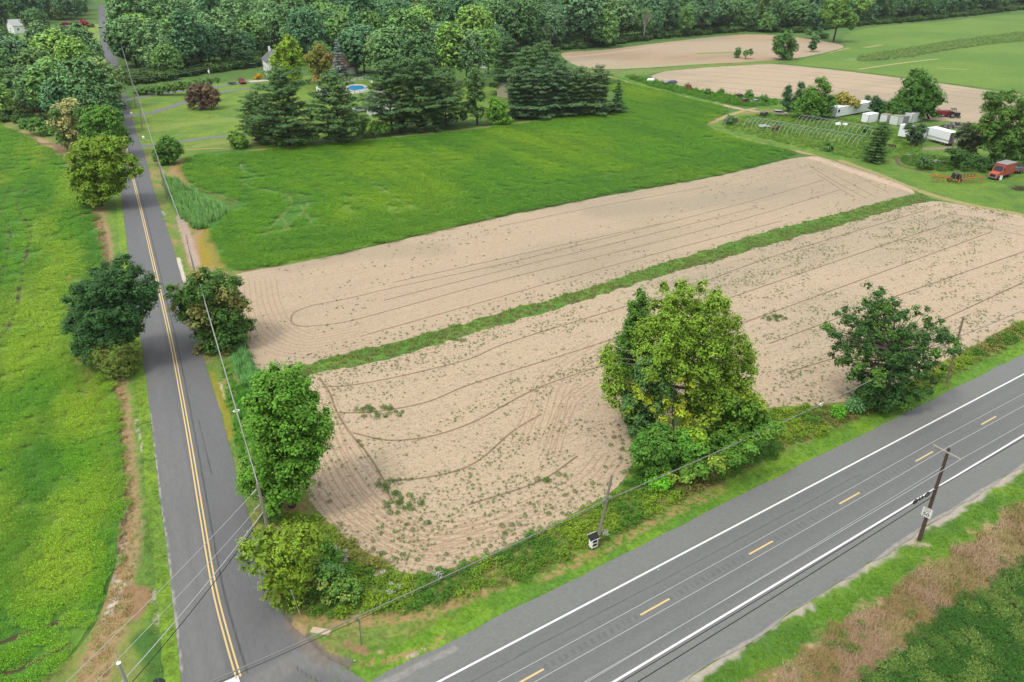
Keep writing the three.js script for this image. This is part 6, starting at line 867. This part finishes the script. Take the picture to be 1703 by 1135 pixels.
// ---------------------------------------------------------------- vehicles
function wheel(t, x, z, r, w = 0.24, y = r) { const g = new THREE.CylinderGeometry(r, r, w, 16).rotateX(Math.PI / 2).translate(x, y, z), m = part('wheel', g, rubber, t); part('rim', new THREE.CylinderGeometry(r * 0.55, r * 0.55, w + 0.02, 12).rotateX(Math.PI / 2).translate(x, y, z), steel, m); }
function car(name, label, category, px, turn, c, kind, s = 1) {
  const [x, z] = G(...px), t = thing(name, label, category, [x, 0, z], turn); t.scale.setScalar(s); const paint = std(c, 0.3, 0.1);
  const low = kind === 'pickup' ? [[-2.7, 0.45], [-2.7, 1.0], [-0.6, 1.05], [0.9, 1.05], [2.5, 0.95], [2.7, 0.8], [2.7, 0.45]] : kind === 'suv' ? [[-2.3, 0.4], [-2.35, 1.05], [1.0, 1.05], [2.2, 0.95], [2.35, 0.7], [2.3, 0.4]] : [[-2.3, 0.35], [-2.35, 0.9], [-1.5, 0.95], [0.9, 0.92], [2.1, 0.78], [2.35, 0.6], [2.3, 0.35]];
  const up = kind === 'pickup' ? [[-0.7, 1.04], [-0.6, 1.75], [0.6, 1.75], [1.2, 1.04]] : kind === 'suv' ? [[-2.3, 1.04], [-2.1, 1.7], [0.3, 1.72], [1.1, 1.04]] : [[-1.8, 0.92], [-1.1, 1.4], [0.2, 1.42], [1.1, 0.91]];
  part('body', prism(low, 1.8), paint, t); const cab = part('cabin', prism(up.map(([a, b]) => [a, b]), 1.6), paint, t);
  const y0 = up[0][1] + 0.08, y1 = up[1][1] - 0.08, xm = (k, y) => lerp(up[k][0], up[k === 0 ? 1 : 2][0], (y - up[0][1]) / (up[1][1] - up[0][1]));
  for (const sd of [-1, 1]) part('side_window', prism([[xm(0, y0) + 0.15, y0], [xm(0, y1) + 0.15, y1], [xm(3, y1) - 0.15, y1], [xm(3, y0) - 0.2, y0]], 0.02, 0, 0, sd * 0.81), glass, t);
  for (const [a, b, n] of [[up[3], up[2], 'windscreen'], [up[0], up[1], 'rear_window']]) { const dx = b[0] - a[0], dy = b[1] - a[1], L = Math.hypot(dx, dy), g = new THREE.BoxGeometry(0.02, L * 0.8, 1.4).rotateZ(-Math.atan2(dx, dy)).translate((a[0] + b[0]) / 2 + (n === 'windscreen' ? 0.012 : -0.012), (a[1] + b[1]) / 2 + 0.01, 0); part(n, g, glass, t); }
  for (const sx of [-1.45, 1.5]) for (const sz of [-0.82, 0.82]) wheel(t, sx * (kind === 'pickup' ? 1.1 : 1), sz, 0.35);
  for (const sz of [-0.65, 0.65]) part('headlight', box(0.06, 0.16, 0.3, low[5][0] - 0.02, 0.72, sz), porcelain, t);
  part('bumper', [box(0.14, 0.18, 1.7, 2.36 + (kind === 'pickup' ? 0.34 : 0), 0.48, 0)], black, t);
  if (kind === 'pickup') part('cargo_bed', box(1.85, 0.02, 1.5, -1.7, 1.06, 0), black, t);
  return t;
}
const roadTurn = Math.atan2(0.8877, -0.4605) + Math.PI;
car('pickup_truck', 'white pickup truck coming down the far road', 'pickup truck', [166.5, 46], Math.atan2(-0.8877, 0.4605), C(214, 216, 220), 'pickup', 1.15);
car('red_suv', 'red car parked on the upper driveway beside the yellow shrub', 'car', [403, 139], 0.5 - Math.PI / 2, C(176, 34, 46, 0.9), 'suv', 1.1);
car('white_car', 'white car parked behind the pine row beside the grey-roofed house', 'car', [600, 186], 0.25, C(214, 218, 224), 'sedan', 1.1);
car('junk_car', 'rusty brown car body in the weeds at the end of the field edge', 'car', [1239, 171], 0.4, C(128, 76, 58), 'sedan');
car('junk_car', 'pale car body in the weeds right of the rusty brown one', 'car', [1258, 172], 0.2, C(190, 198, 196), 'sedan', 0.9);
car('junk_car', 'white car shell beside the yard trees above the hoop frames', 'car', [1298, 192], -0.2, C(220, 216, 204), 'suv', 0.9);
car('junk_car', 'dark car hulk left of the white shell in the yard', 'car', [1271, 194], 0.9, C(62, 66, 70), 'suv', 0.9);
{ // red box truck
  const a = G(1644, 296), b = G(1672, 293), turn = Math.atan2(-(a[1] - b[1]), a[0] - b[0]) + 0.25, c = G(1660, 296), t = thing('box_truck', 'red box truck with a grey roof and short hood parked in the yard', 'truck', [c[0], 0, c[1]], turn); t.scale.setScalar(1.05);
  const red = std(C(216, 96, 80), 0.55), red2 = std(C(224, 104, 78), 0.5);
  part('cargo_box', rbox(4.2, 2.3, 2.3, 0.06, -1.7, 1.95, 0), red, t); part('roof', rbox(4.3, 0.12, 2.4, 0.04, -1.7, 3.16, 0), std(C(176, 176, 174), 0.7), t);
  part('cab', prism([[0.35, 0.7], [0.35, 2.75], [0.7, 2.8], [1.25, 1.65], [1.3, 0.7]], 2.1), red, t); part('windscreen', new THREE.BoxGeometry(0.03, 1.15, 1.8).rotateZ(0.44).translate(1.0, 2.22, 0), glass, t);
  part('hood', prism([[1.28, 0.6], [1.28, 1.6], [2.5, 1.35], [2.65, 0.6]], 1.8), red2, t); part('grille', box(0.06, 0.5, 1.1, 2.62, 0.95, 0), black, t); for (const s of [-0.72, 0.72]) part('headlight', new THREE.CylinderGeometry(0.13, 0.13, 0.08, 12).rotateZ(Math.PI / 2).translate(2.62, 1.0, s), porcelain, t);
  part('bumper', box(0.2, 0.24, 2.1, 2.78, 0.55, 0), std(C(170, 176, 180), 0.4, 0.6), t); part('chassis', box(6, 0.18, 0.9, -0.8, 0.62, 0), black, t); for (const s of [-1.04, 1.04]) part('door', [box(0.7, 1.6, 0.03, 0.75, 1.6, s * 1.01)], red2, t), part('side_window', box(0.45, 0.55, 0.03, 0.7, 2.2, s * 1.03), glass, t);
  for (const x of [-2.4, 1.75]) for (const s of [-0.9, 0.9]) wheel(t, x, s, 0.45, 0.28);
}
// trailers and containers: A and B are the ends of the long wall that faces the photograph
function hull(name, label, category, A, B, wide, high, o = {}) {
  const a = G(...A), b = G(...B), L = Math.hypot(b[0] - a[0], b[1] - a[1]), t = thing(name, label, category, [(a[0] + b[0]) / 2, 0, (a[1] + b[1]) / 2], Math.atan2(-(b[1] - a[1]), b[0] - a[0])), y0 = o.lift ?? 0.15, m = o.mat ?? whitePaint, h = high;
  part('side_panel', rbox(L, h, 0.08, 0.02, 0, y0 + h / 2, -0.04), m, t); part('side_panel', rbox(L, h, 0.08, 0.02, 0, y0 + h / 2, -wide + 0.04), m, t); part('roof', rbox(L + 0.06, 0.08, wide + 0.06, 0.02, 0, y0 + h + 0.04, -wide / 2), o.roof ?? m, t); part('deck', box(L, 0.12, wide - 0.02, 0, y0 + 0.02, -wide / 2), std(C(120, 96, 72)), t);
  if (o.open !== -1) part('end_panel', box(0.06, h, wide - 0.18, -L / 2 + 0.05, y0 + h / 2, -wide / 2), m, t); if (o.open !== 1) part('end_panel', box(0.06, h, wide - 0.18, L / 2 - 0.05, y0 + h / 2, -wide / 2), m, t);
  part('corner_post', [[-1, 0], [1, 0], [-1, 1], [1, 1]].map(([s, k]) => box(0.1, h + 0.06, 0.1, s * (L / 2 - 0.02), y0 + h / 2, k ? -wide + 0.03 : -0.03)), o.trim ?? steel, t);
  if (o.stripe) for (const y of [0.55, 0.8]) part('stripe', box(L * 0.98, 0.09, 0.02, 0, y0 + y, 0.008), std(C(60, 66, 76)), t);
  if (o.window) part('window', box(0.9, 0.9, 0.03, -L / 2 + 1.3, y0 + h * 0.62, 0.01), glass, t); if (o.doors) for (const k of [-0.25, 0.25]) part('door', box(L * 0.44, h * 0.9, 0.03, k * L, y0 + h / 2, 0.012), m, t);
  if (o.wheels) for (const x of [L / 2 - 1.2, L / 2 - 2.2]) for (const z of [-0.25, -wide + 0.25]) wheel(t, x, z, 0.48, 0.3);
  if (o.load) part('load', [box(0.9, 0.5, 1.2, L / 2 - 1, y0 + 0.33, -wide / 2), box(0.5, 0.4, 0.6, L / 2 - 0.5, y0 + 0.28, -wide * 0.3)], std(C(150, 140, 128)), t);
  return t;
}
const offWhite = std([0.74, 0.77, 0.8], 0.6), dirtyWhite = std([0.55, 0.58, 0.58], 0.7);
hull('box_trailer', 'white striped box trailer with its open end toward the right', 'trailer', [1540, 234], [1576, 244], 2.6, 2.8, { lift: 0.75, open: 1, stripe: 1, wheels: 1, load: 1, mat: offWhite });
hull('box_trailer', 'white trailer half hidden by bushes left of the striped one', 'trailer', [1492, 229], [1534, 236], 2.5, 2.9, { lift: 0.5, wheels: 1, mat: offWhite });
hull('house_trailer', 'long white trailer with a dark window behind the yellowing tree', 'trailer', [1389, 197], [1448, 186], 3.0, 2.7, { lift: 0.4, window: 1, mat: offWhite });
hull('storage_container', 'small white container with double doors, leftmost of the row', 'container', [1443, 206], [1459, 203], 2.4, 2.4, { doors: 1, mat: offWhite });
hull('storage_container', 'second white container in the row, open dark gap beside it', 'container', [1462, 204], [1474, 206], 2.4, 2.3, { mat: dirtyWhite, roof: greyWood });
hull('storage_container', 'third white container with twin doors and grey roof', 'container', [1478, 207], [1492, 210], 2.4, 2.5, { doors: 1, mat: dirtyWhite, roof: greyWood });
hull('storage_container', 'white container under the tall dark tree', 'container', [1515, 206], [1534, 201], 2.4, 2.6, { mat: dirtyWhite });
hull('storage_container', 'grey container between the third white one and the tall tree', 'container', [1495, 209], [1510, 207], 2.4, 2.2, { mat: std(C(160, 166, 166)), roof: greyWood });
{ // orange field machine
  const [x, z] = G(1588, 303), t = thing('field_machine', 'orange and red folding field machine with a black hopper', 'farm machine', [x, 0, z], -0.1), or = std(C(214, 120, 46), 0.6), rd = std(C(150, 46, 52), 0.6);
  for (const s of [-1, 1]) { part('wing_frame', [bar([s * 0.9, 0.9, 0.4], [s * 5.2, 1.5, 0.9], 0.1), bar([s * 0.9, 0.9, -0.8], [s * 5.0, 1.4, -1.0], 0.1), bar([s * 5.2, 1.5, 0.9], [s * 5.0, 1.4, -1.0], 0.09), bar([s * 2.6, 1.1, 0.6], [s * 2.6, 1.1, -0.9], 0.08), bar([s * 3.9, 1.3, 0.8], [s * 3.9, 1.3, -1], 0.08), bar([s * 5.1, 1.5, 0.9], [s * 5.3, 0.2, 1.1], 0.08)], or, t); part('tine_row', [0, 1, 2, 3, 4, 5, 6, 7].map((k) => bar([s * (1.2 + k * 0.52), 1.0 + k * 0.06, 0.6], [s * (1.2 + k * 0.52), 0.15, 0.9], 0.035)), or, t); }
  part('reel', [0, 1, 2, 3, 4].map((k) => new THREE.TorusGeometry(0.55, 0.06, 5, 14).rotateY(Math.PI / 2 - 0.3).translate(1.3 + k * 0.7, 1.3, -0.6)), rd, t); part('hopper', prism([[-0.9, 1.0], [-0.6, 2.0], [0.6, 2.0], [0.9, 1.0]], 1.3, 0, 0, 0), black, t); part('hopper_rim', [box(1.4, 0.1, 0.1, 0, 2.05, 0.65), box(1.4, 0.1, 0.1, 0, 2.05, -0.65), bar([-0.5, 1.0, 0.72], [-0.35, 2.0, 0.7], 0.05), bar([0.5, 1.0, 0.72], [0.35, 2.0, 0.7], 0.05)], greyWood, t); part('hitch', [bar([-0.5, 0.8, 0.6], [0, 0.6, 2.2], 0.09), bar([0.5, 0.8, 0.6], [0, 0.6, 2.2], 0.09)], or, t);
  for (const s of [-1.1, 1.1]) wheel(t, s, -0.2, 0.5, 0.3); part('axle', box(2.4, 0.15, 0.2, 0, 0.7, -0.2), or, t);
}
{ // red spreader with dark tractor
  const [x, z] = G(1568, 194), t = thing('seed_spreader', 'red hopper wagon parked at the edge of the pale field', 'farm machine', [x, 0, z], -0.15); part('hopper', prism([[-2.2, 0.6], [-2.5, 1.7], [2.3, 1.7], [2.0, 0.6]], 1.8), std(C(176, 40, 62), 0.6), t); part('hopper_rim', [box(4.9, 0.12, 0.1, -0.1, 1.75, 0.9), box(4.9, 0.12, 0.1, -0.1, 1.75, -0.9)], std(C(140, 34, 50)), t); for (const a of [-1.2, 1.2]) for (const s of [-0.9, 0.9]) wheel(t, a, s, 0.5, 0.3);
  const [a, b] = G(1585, 196), u = thing('tractor', 'dark tractor with pale wheels hitched behind the red wagon', 'tractor', [a, 0, b], -0.15); part('bonnet', rbox(2.0, 0.8, 0.8, 0.1, 0.8, 1.2, 0), std(C(52, 62, 58)), u); part('cab', [box(0.1, 1.3, 0.1, -0.9, 2.0, 0.6), box(0.1, 1.3, 0.1, -0.9, 2.0, -0.6), box(0.1, 1.3, 0.1, 0.2, 2.0, 0.6), box(0.1, 1.3, 0.1, 0.2, 2.0, -0.6), box(1.4, 0.1, 1.5, -0.35, 2.68, 0)], black, u); part('seat', rbox(0.6, 0.7, 0.6, 0.08, -0.5, 1.5, 0), black, u); for (const s of [-0.8, 0.8]) { wheel(u, -0.6, s, 0.8, 0.4); wheel(u, 1.4, s, 0.45, 0.25); }
}
{ // hoop frames
  const tube = std(C(206, 214, 206), 0.5, 0.3);
  for (const [A, B, n, wd, l] of [[[1236, 212], [1424, 246], 28, 7.0, 'long row of bare greenhouse hoops nearer the field'], [[1322, 208], [1446, 230], 18, 6.6, 'shorter row of bare greenhouse hoops behind the long one']]) {
    const a = G(...A), b = G(...B), L = Math.hypot(b[0] - a[0], b[1] - a[1]), t = thing('greenhouse_frame', l, 'greenhouse frame', [a[0], 0, a[1]], Math.atan2(-(b[1] - a[1]), b[0] - a[0]), 'bare greenhouse frames in the yard'), hg = new THREE.TubeGeometry(new THREE.CatmullRomCurve3([0, 1, 2, 3, 4, 5, 6, 7, 8].map((k) => { const u = Math.PI * k / 8; return new THREE.Vector3(0, Math.sin(u) * 2.5, -wd / 2 + Math.cos(u) * wd / 2); })), 18, 0.05, 5);
    for (let k = 0; k < n; k++) { const m = part('hoop', hg, tube, t); m.position.x = L * k / (n - 1); m.rotation.x = (noise(k * 0.9, 3) - 0.5) * 0.12; }
    for (const u of [0.3, 0.5, 0.7]) part('purlin', bar([0, Math.sin(u * Math.PI) * 2.5 + 0.02, -wd / 2 + Math.cos(u * Math.PI) * wd / 2], [L, Math.sin(u * Math.PI) * 2.5 + 0.02, -wd / 2 + Math.cos(u * Math.PI) * wd / 2], 0.022), tube, t);
  }
}
{ // scrap and odds and ends
  const junk = (name, label, px, geo, mat, turn = 0, extra) => { const [x, z] = G(...px), t = thing(name, label, 'scrap', [x, 0, z], turn); part('body', geo, mat, t); if (extra) extra(t); return t; };
  { const r = rng(900), [x, z] = G(1592, 212), t = thing('scrap_heap', 'dark heap of scrap and broken boards behind the striped trailer', 'scrap heap', [x, 0, z]), g = []; for (let k = 0; k < 70; k++) { const u = (r() - 0.5) * 12, v = (r() - 0.5) * 5, h = Math.max(0.1, 1.6 - Math.abs(u) * 0.22 - Math.abs(v) * 0.4); g.push(box(0.4 + r() * 1.6, 0.08 + r() * 0.4, 0.2 + r() * 0.8, u, h * r(), v, r() * 3, (r() - 0.5) * 1.2, (r() - 0.5) * 1.2)); } part('boards', g.slice(0, 40), std(C(96, 92, 88)), t); part('metal_scraps', g.slice(40), std(C(150, 148, 142)), t); }
  junk('boat', 'grey covered boat on the field edge beside the pale field', [1114, 142], prism([[-2.6, 0.5], [-3.0, 1.3], [2.4, 1.5], [3.0, 1.2], [2.2, 0.4]], 2.0), std(C(112, 124, 132)), 0.5, (t) => { part('cover', prism([[-2.6, 1.32], [-1, 1.9], [1.6, 1.95], [2.4, 1.5]], 1.7), std(C(160, 168, 172)), t); for (const s of [-0.8, 0.8]) wheel(t, -0.6, s, 0.4); });
  junk('tank', 'white tank lying in the weeds left of the grey boat', [1082, 137], new THREE.CapsuleGeometry(0.75, 1.6, 6, 14).rotateZ(Math.PI / 2).translate(0, 0.8, 0), whitePaint, 0.3, (t) => part('cradle', [box(0.15, 0.5, 1.2, -0.7, 0.2, 0), box(0.15, 0.5, 1.2, 0.7, 0.2, 0)], black, t));
  junk('farm_implement', 'rusty implement at the far left end of the weedy strip', [1056, 132], [box(3.6, 0.3, 0.6, 0, 0.8, 0), box(0.3, 0.8, 1.4, -1.2, 0.6, 0), box(0.3, 0.8, 1.4, 1.0, 0.6, 0), bar([-2, 0.6, 0], [-3.2, 0.3, 0.4], 0.1)], std(C(112, 74, 60)), 0.4, (t) => { for (const s of [-0.7, 0.7]) wheel(t, 0.2, s, 0.45); });
  junk('truck_cab', 'rusty orange truck cab facing the track on the weedy strip', [1145, 151], [rbox(1.9, 1.1, 1.8, 0.15, 0, 0.9, 0), rbox(1.2, 0.8, 1.7, 0.15, -0.3, 1.8, 0)], std(C(150, 88, 64)), 1.0, (t) => { part('windscreen', box(0.04, 0.55, 1.4, 0.32, 1.85, 0), glass, t); part('hood', rbox(1.0, 0.5, 1.6, 0.1, 1.3, 0.8, 0), std(C(206, 196, 184)), t); for (const s of [-0.8, 0.8]) wheel(t, 0.9, s, 0.4); });
  junk('baler', 'old dark baler in the weeds before the rusty brown car body', [1228, 164], [rbox(2.2, 1.3, 1.5, 0.1, 0, 0.9, 0), box(1.2, 0.8, 0.8, 1.6, 0.6, 0)], std(C(84, 74, 70)), 0.6, (t) => { for (const s of [-0.8, 0.8]) wheel(t, -0.3, s, 0.55); });
  junk('frame_shelter', 'collapsed grey metal frame at the left end of the hoop row', [1214, 208], [bar([-2.4, 0, 1], [-1.2, 2.2, 0], 0.07), bar([-2.0, 0, -1], [-1.2, 2.2, 0], 0.07), bar([-1.2, 2.2, 0], [2.0, 1.9, 0], 0.07), bar([2.0, 1.9, 0], [2.8, 0, 1], 0.07), bar([2, 1.9, 0], [2.6, 0, -1], 0.07)], steel, 0.3, (t) => part('cover', [prism([[-1.9, 1.0], [-1.2, 2.26], [2.0, 1.96], [2.5, 0.8]], 0.05, 0, 0, 0.45)], std(C(112, 118, 122)), t));
  junk('metal_sheets', 'white and grey metal sheets lying in the yard left of the mound', [1508, 262], [box(3.4, 0.06, 1.4, 0, 0.2, 0, 0.2, 0.08), box(2.6, 0.06, 1.2, 1.6, 0.34, -1.2, -0.2, -0.1)], std(C(206, 210, 208)), 0.2);
  junk('metal_sheets', 'grey sheets on the mound behind the orange machine', [1556, 272], [box(2.4, 0.06, 1.2, 0, 0.6, 0, 0.5, 0.2), box(1.8, 0.06, 1.0, 0.9, 0.7, 0.5, -0.3, -0.15)], std(C(150, 154, 156)), 0.1);
  junk('metal_sheets', 'pale sheet among the hoops near their left end', [1268, 213], [box(2.8, 0.06, 1.3, 0, 0.7, 0, 0.3, 0.3), box(1.4, 0.06, 1.0, 1.4, 0.6, 0.4, -0.2, 0.1)], std(C(186, 200, 204)), 0.1);
  junk('metal_sheets', 'white panels left of the double-door container', [1398, 209], [box(1.8, 0.8, 0.06, -0.9, 0.6, 0, 0.1, -0.5), box(1.4, 0.6, 0.06, 1.2, 0.5, 0.3, -0.2, -0.4)], whitePaint, 0.1);
  junk('farm_implement', 'brown rusted implement inside the long hoop row', [1288, 217], [box(2.6, 0.5, 0.8, 0, 0.7, 0), bar([-1.4, 0.4, 0.6], [1.4, 1.1, -0.5], 0.1), box(0.5, 1.1, 0.5, 1.2, 0.5, 0)], std(C(126, 92, 78)), 0.6, (t) => { for (const s of [-0.6, 0.6]) wheel(t, 0, s, 0.45); });
  junk('farm_implement', 'red-brown implement near the bushy pine', [1484, 246], [box(1.8, 0.3, 0.5, 0, 0.6, 0), bar([-0.9, 0.2, 0.5], [0.8, 1.0, -0.4], 0.08)], std(C(110, 52, 48)), 0.3, (t) => { for (const s of [-0.5, 0.5]) wheel(t, 0.2, s, 0.4); });
  junk('pallet_stack', 'stack of grey pallets before the striped trailer', [1520, 242], [0, 1, 2, 3, 4].map((k) => box(2.0, 0.12, 1.4, (k % 2) * 0.1, 0.1 + k * 0.22, 0, 0.05 * k)), greyWood, 0.4, (t) => part('top_sheet', box(2.6, 0.06, 1.6, 0.2, 1.25, 0.1, 0.2, 0.15), std(C(176, 172, 162)), t));
  junk('white_drum', 'white plastic drum beside the front wheel of the red truck', [1663, 299], new THREE.CylinderGeometry(0.4, 0.4, 1.0, 14).translate(0, 0.5, 0), whitePaint, 0, (t) => part('lid', new THREE.CylinderGeometry(0.42, 0.42, 0.06, 14).translate(0, 1.02, 0), porcelain, t));
  junk('trailer_frame', 'red and grey flat trailer at the right edge of the yard', [1690, 288], [box(4, 0.2, 1.8, 0, 0.8, 0), bar([-2, 0.7, 0], [-3.4, 0.6, 0], 0.08)], std(C(150, 84, 70)), 0.2, (t) => { for (const s of [-0.9, 0.9]) wheel(t, 0.4, s, 0.4); part('load', [rbox(1.4, 0.6, 1.2, 0.05, -0.6, 1.2, 0), rbox(0.8, 0.5, 0.9, 0.05, 0.9, 1.15, 0.1)], std(C(120, 130, 150)), t); });
  junk('brush_pile', 'brown brush pile at the right edge below the red truck', [1698, 316], (() => { const r = rng(77), g = []; for (let k = 0; k < 60; k++) g.push(bar([(r() - 0.5) * 4, r() * 0.3, (r() - 0.5) * 2], [(r() - 0.5) * 5, 0.3 + r() * 0.9, (r() - 0.5) * 2.5], 0.05, 0.02, 4)); return g; })(), std(C(112, 98, 78)), 0);
}
// ---------------------------------------------------------------- houses, pool, fences
function house(label, category, px, turn, w, d, h, roofH, wallM, roofM, o = {}) {
  const [x, z] = G(...px), t = thing(o.name ?? 'house', label, category, [x, 0, z], turn), e = 0.4;
  part('wall', [box(w, h, d, 0, h / 2, 0)], wallM, t); for (const s of [-1, 1]) part('gable', prism([[-d / 2, h], [0, h + roofH], [d / 2, h]], 0.12, 0, 0, 0, 0).rotateY(Math.PI / 2).translate(s * (w / 2 - 0.06), 0, 0), wallM, t);
  const L = Math.hypot(d / 2 + e, roofH * (d / 2 + e) / (d / 2)), an = Math.atan2(roofH, d / 2), roof = part('roof', [1, -1].map((s) => new THREE.BoxGeometry(w + 2 * e, 0.16, L).translate(0, 0, s * L / 2).rotateX(s * an).translate(0, h + roofH + 0.06, 0)), roofM, t);
  if (o.chimney) part('chimney', box(0.8, 2.2, 0.8, o.chimney, h + roofH, d * 0.12), whitePaint, roof);
  for (let k = 0; k < (o.windows ?? 2); k++) { const wx = -w / 2 + w * (k + 0.5) / (o.windows ?? 2), f = part('window', box(1.1, 1.3, 0.06, wx, h * 0.55, d / 2 + 0.03), whitePaint, t); part('pane', box(0.9, 1.1, 0.04, wx, h * 0.55, d / 2 + 0.06), glass, f); }
  if (o.gableWindow) { for (const s of [-1, 1]) { const f = part('window', box(0.06, 1.2, 1.0, s * (w / 2 + 0.03), h * 0.6, 0), whitePaint, t); part('pane', box(0.04, 1.0, 0.8, s * (w / 2 + 0.06), h * 0.6, 0), glass, f); } }
  if (o.door) part('door', box(1.6, 2.1, 0.08, o.door, 1.05, d / 2 + 0.04), std(C(190, 190, 186)), t);
  return t;
}
const siding = std([0.72, 0.74, 0.74], 0.7), greyRoof = std(C(146, 142, 136), 0.9), redRoof = std(C(122, 56, 52), 0.85), tanWall = std(C(196, 188, 160), 0.8), slate = std(C(116, 118, 122), 0.85);
house('white gabled house with a chimney mostly hidden by the lime green tree', 'house', [462, 124], -1.1, 12, 9, 6, 3.4, siding, slate, { chimney: -5, windows: 3, gableWindow: 1 });
house('white shed with a red-brown roof behind the pool', 'shed', [576, 121], -0.05, 9, 6, 3.2, 3.2, std(C(206, 214, 204), 0.7), redRoof, { name: 'shed', windows: 0, door: 1 });
house('house with a pale grey roof between the pool and the pines', 'house', [634, 186], 1.75, 13, 9, 3.6, 2.6, siding, greyRoof, { windows: 3, gableWindow: 1 });
house('tan shed with a grey roof at the edge of the pines', 'shed', [846, 160], 0.9, 7, 5, 3.2, 1.6, tanWall, std(C(150, 146, 144), 0.9), { name: 'shed', windows: 0 });
house('white house with pale roof on the far lawn beside the big dark tree', 'house', [40, 54], 0.9, 14, 10, 4.5, 3.2, siding, std(C(196, 200, 200), 0.8), { windows: 3, gableWindow: 1 });
house('white outbuilding behind the big dark pine', 'shed', [798, 112], 0.2, 7, 5, 2.8, 1.2, siding, std(C(214, 216, 218)), { name: 'shed', windows: 1 });
hull('camper', 'white camper parked left of the pool behind the narrow pine', 'camper', [527, 160], [540, 163], 2.5, 2.6, { lift: 0.5, window: 1, wheels: 1 });
{ // pool
  const deckP = outline([[566, 150], [578, 141], [604, 140], [618, 148], [590, 156], [572, 156]], 1, 0.02), t = G(594, 148);
  sheet('pool_deck', deckP, 0.06, 0.2, (x, z, o) => { const f = 0.94 + 0.1 * noise(x * 2, z * 2); for (let i = 0; i < 3; i++) o[i] = C(226, 224, 216)[i] * f; }, [], { bump: 0 });
  const p = [[576, 147], [584, 142.5], [602, 142.5], [610, 148.5], [588, 151.5]].map((q) => G(...q)), w = new THREE.Mesh(new THREE.ShapeGeometry(new THREE.Shape(p.map((q) => new THREE.Vector2(q[0], -q[1])))).rotateX(-Math.PI / 2).translate(0, 0.09, 0), new THREE.MeshStandardMaterial({ color: col(C(66, 176, 236, 1.1)), roughness: 0.12 })); w.name = 'pool_water'; w.userData.kind = 'structure'; w.receiveShadow = true; scene.add(w);
  const fence = (label, pts, m, h = 1.3) => { const t = thing('fence', label, 'fence', [0, 0, 0]); for (let i = 0; i + 1 < pts.length; i++) { const a = G(...pts[i]), b = G(...pts[i + 1]), L = Math.hypot(b[0] - a[0], b[1] - a[1]), n = Math.max(2, Math.round(L / 2.4)), an = Math.atan2(-(b[1] - a[1]), b[0] - a[0]); for (let k = 0; k <= n; k++) part('fence_post', box(0.14, h + 0.15, 0.14, lerp(a[0], b[0], k / n), (h + 0.15) / 2, lerp(a[1], b[1], k / n)), m, t); for (const y of [0.2, h]) part('rail', new THREE.BoxGeometry(L, 0.1, 0.08).rotateY(an).translate((a[0] + b[0]) / 2, y, (a[1] + b[1]) / 2), m, t); part('pickets', Array.from({ length: Math.round(L / 0.3) }, (_, k) => { const u = (k + 0.5) / Math.round(L / 0.3); return new THREE.BoxGeometry(0.13, h - 0.2, 0.03).rotateY(an).translate(lerp(a[0], b[0], u), h / 2 + 0.05, lerp(a[1], b[1], u)); }), m, t).userData.kind = 'stuff'; } };
  fence('white picket fence along the back of the pool', [[566, 138], [594, 135], [612, 133], [620, 141]], whitePaint); fence('white picket fence along the front of the pool', [[572, 157], [590, 157], [614, 153]], whitePaint);
  fence('thin dark rail fence on the lawn behind the pool', [[575, 130], [616, 127]], std(C(70, 74, 62)), 1.0);
}
{ const [x, z] = G(386, 141), t = thing('trailer_frame', 'small dark utility trailer beside the red car', 'trailer', [x, 0, z], 0.3); part('trailer_bed', rbox(2.8, 0.5, 1.5, 0.05, 0, 0.7, 0), std(C(88, 84, 82)), t); part('hitch', bar([1.3, 0.5, 0], [2.4, 0.4, 0], 0.06), steel, t); for (const s of [-0.8, 0.8]) wheel(t, -0.2, s, 0.35); }
{ const r = rng(640), g = []; for (const [x, y] of [[1036, 862], [1100, 853], [1178, 824], [1095, 950], [740, 1052], [666, 1030], [1270, 754], [1344, 738], [1405, 693], [1612, 615], [1626, 613], [1322, 1090], [1485, 1019], [1332, 1098], [590, 1101], [512, 1020], [270, 715], [1540, 910]]) { const [a, b] = G(x, y); g.push(new THREE.IcosahedronGeometry(0.045 + r() * 0.04, 0).scale(1.3, 0.5, 1).rotateY(r() * 6).translate(a, 0.12, b)); } const m = part('litter', g, std(C(200, 198, 190)), scene); tag(m, 'scraps of white litter strewn along the mown verges', 'litter', null, 'stuff'); }
renderer.render(scene, camera);
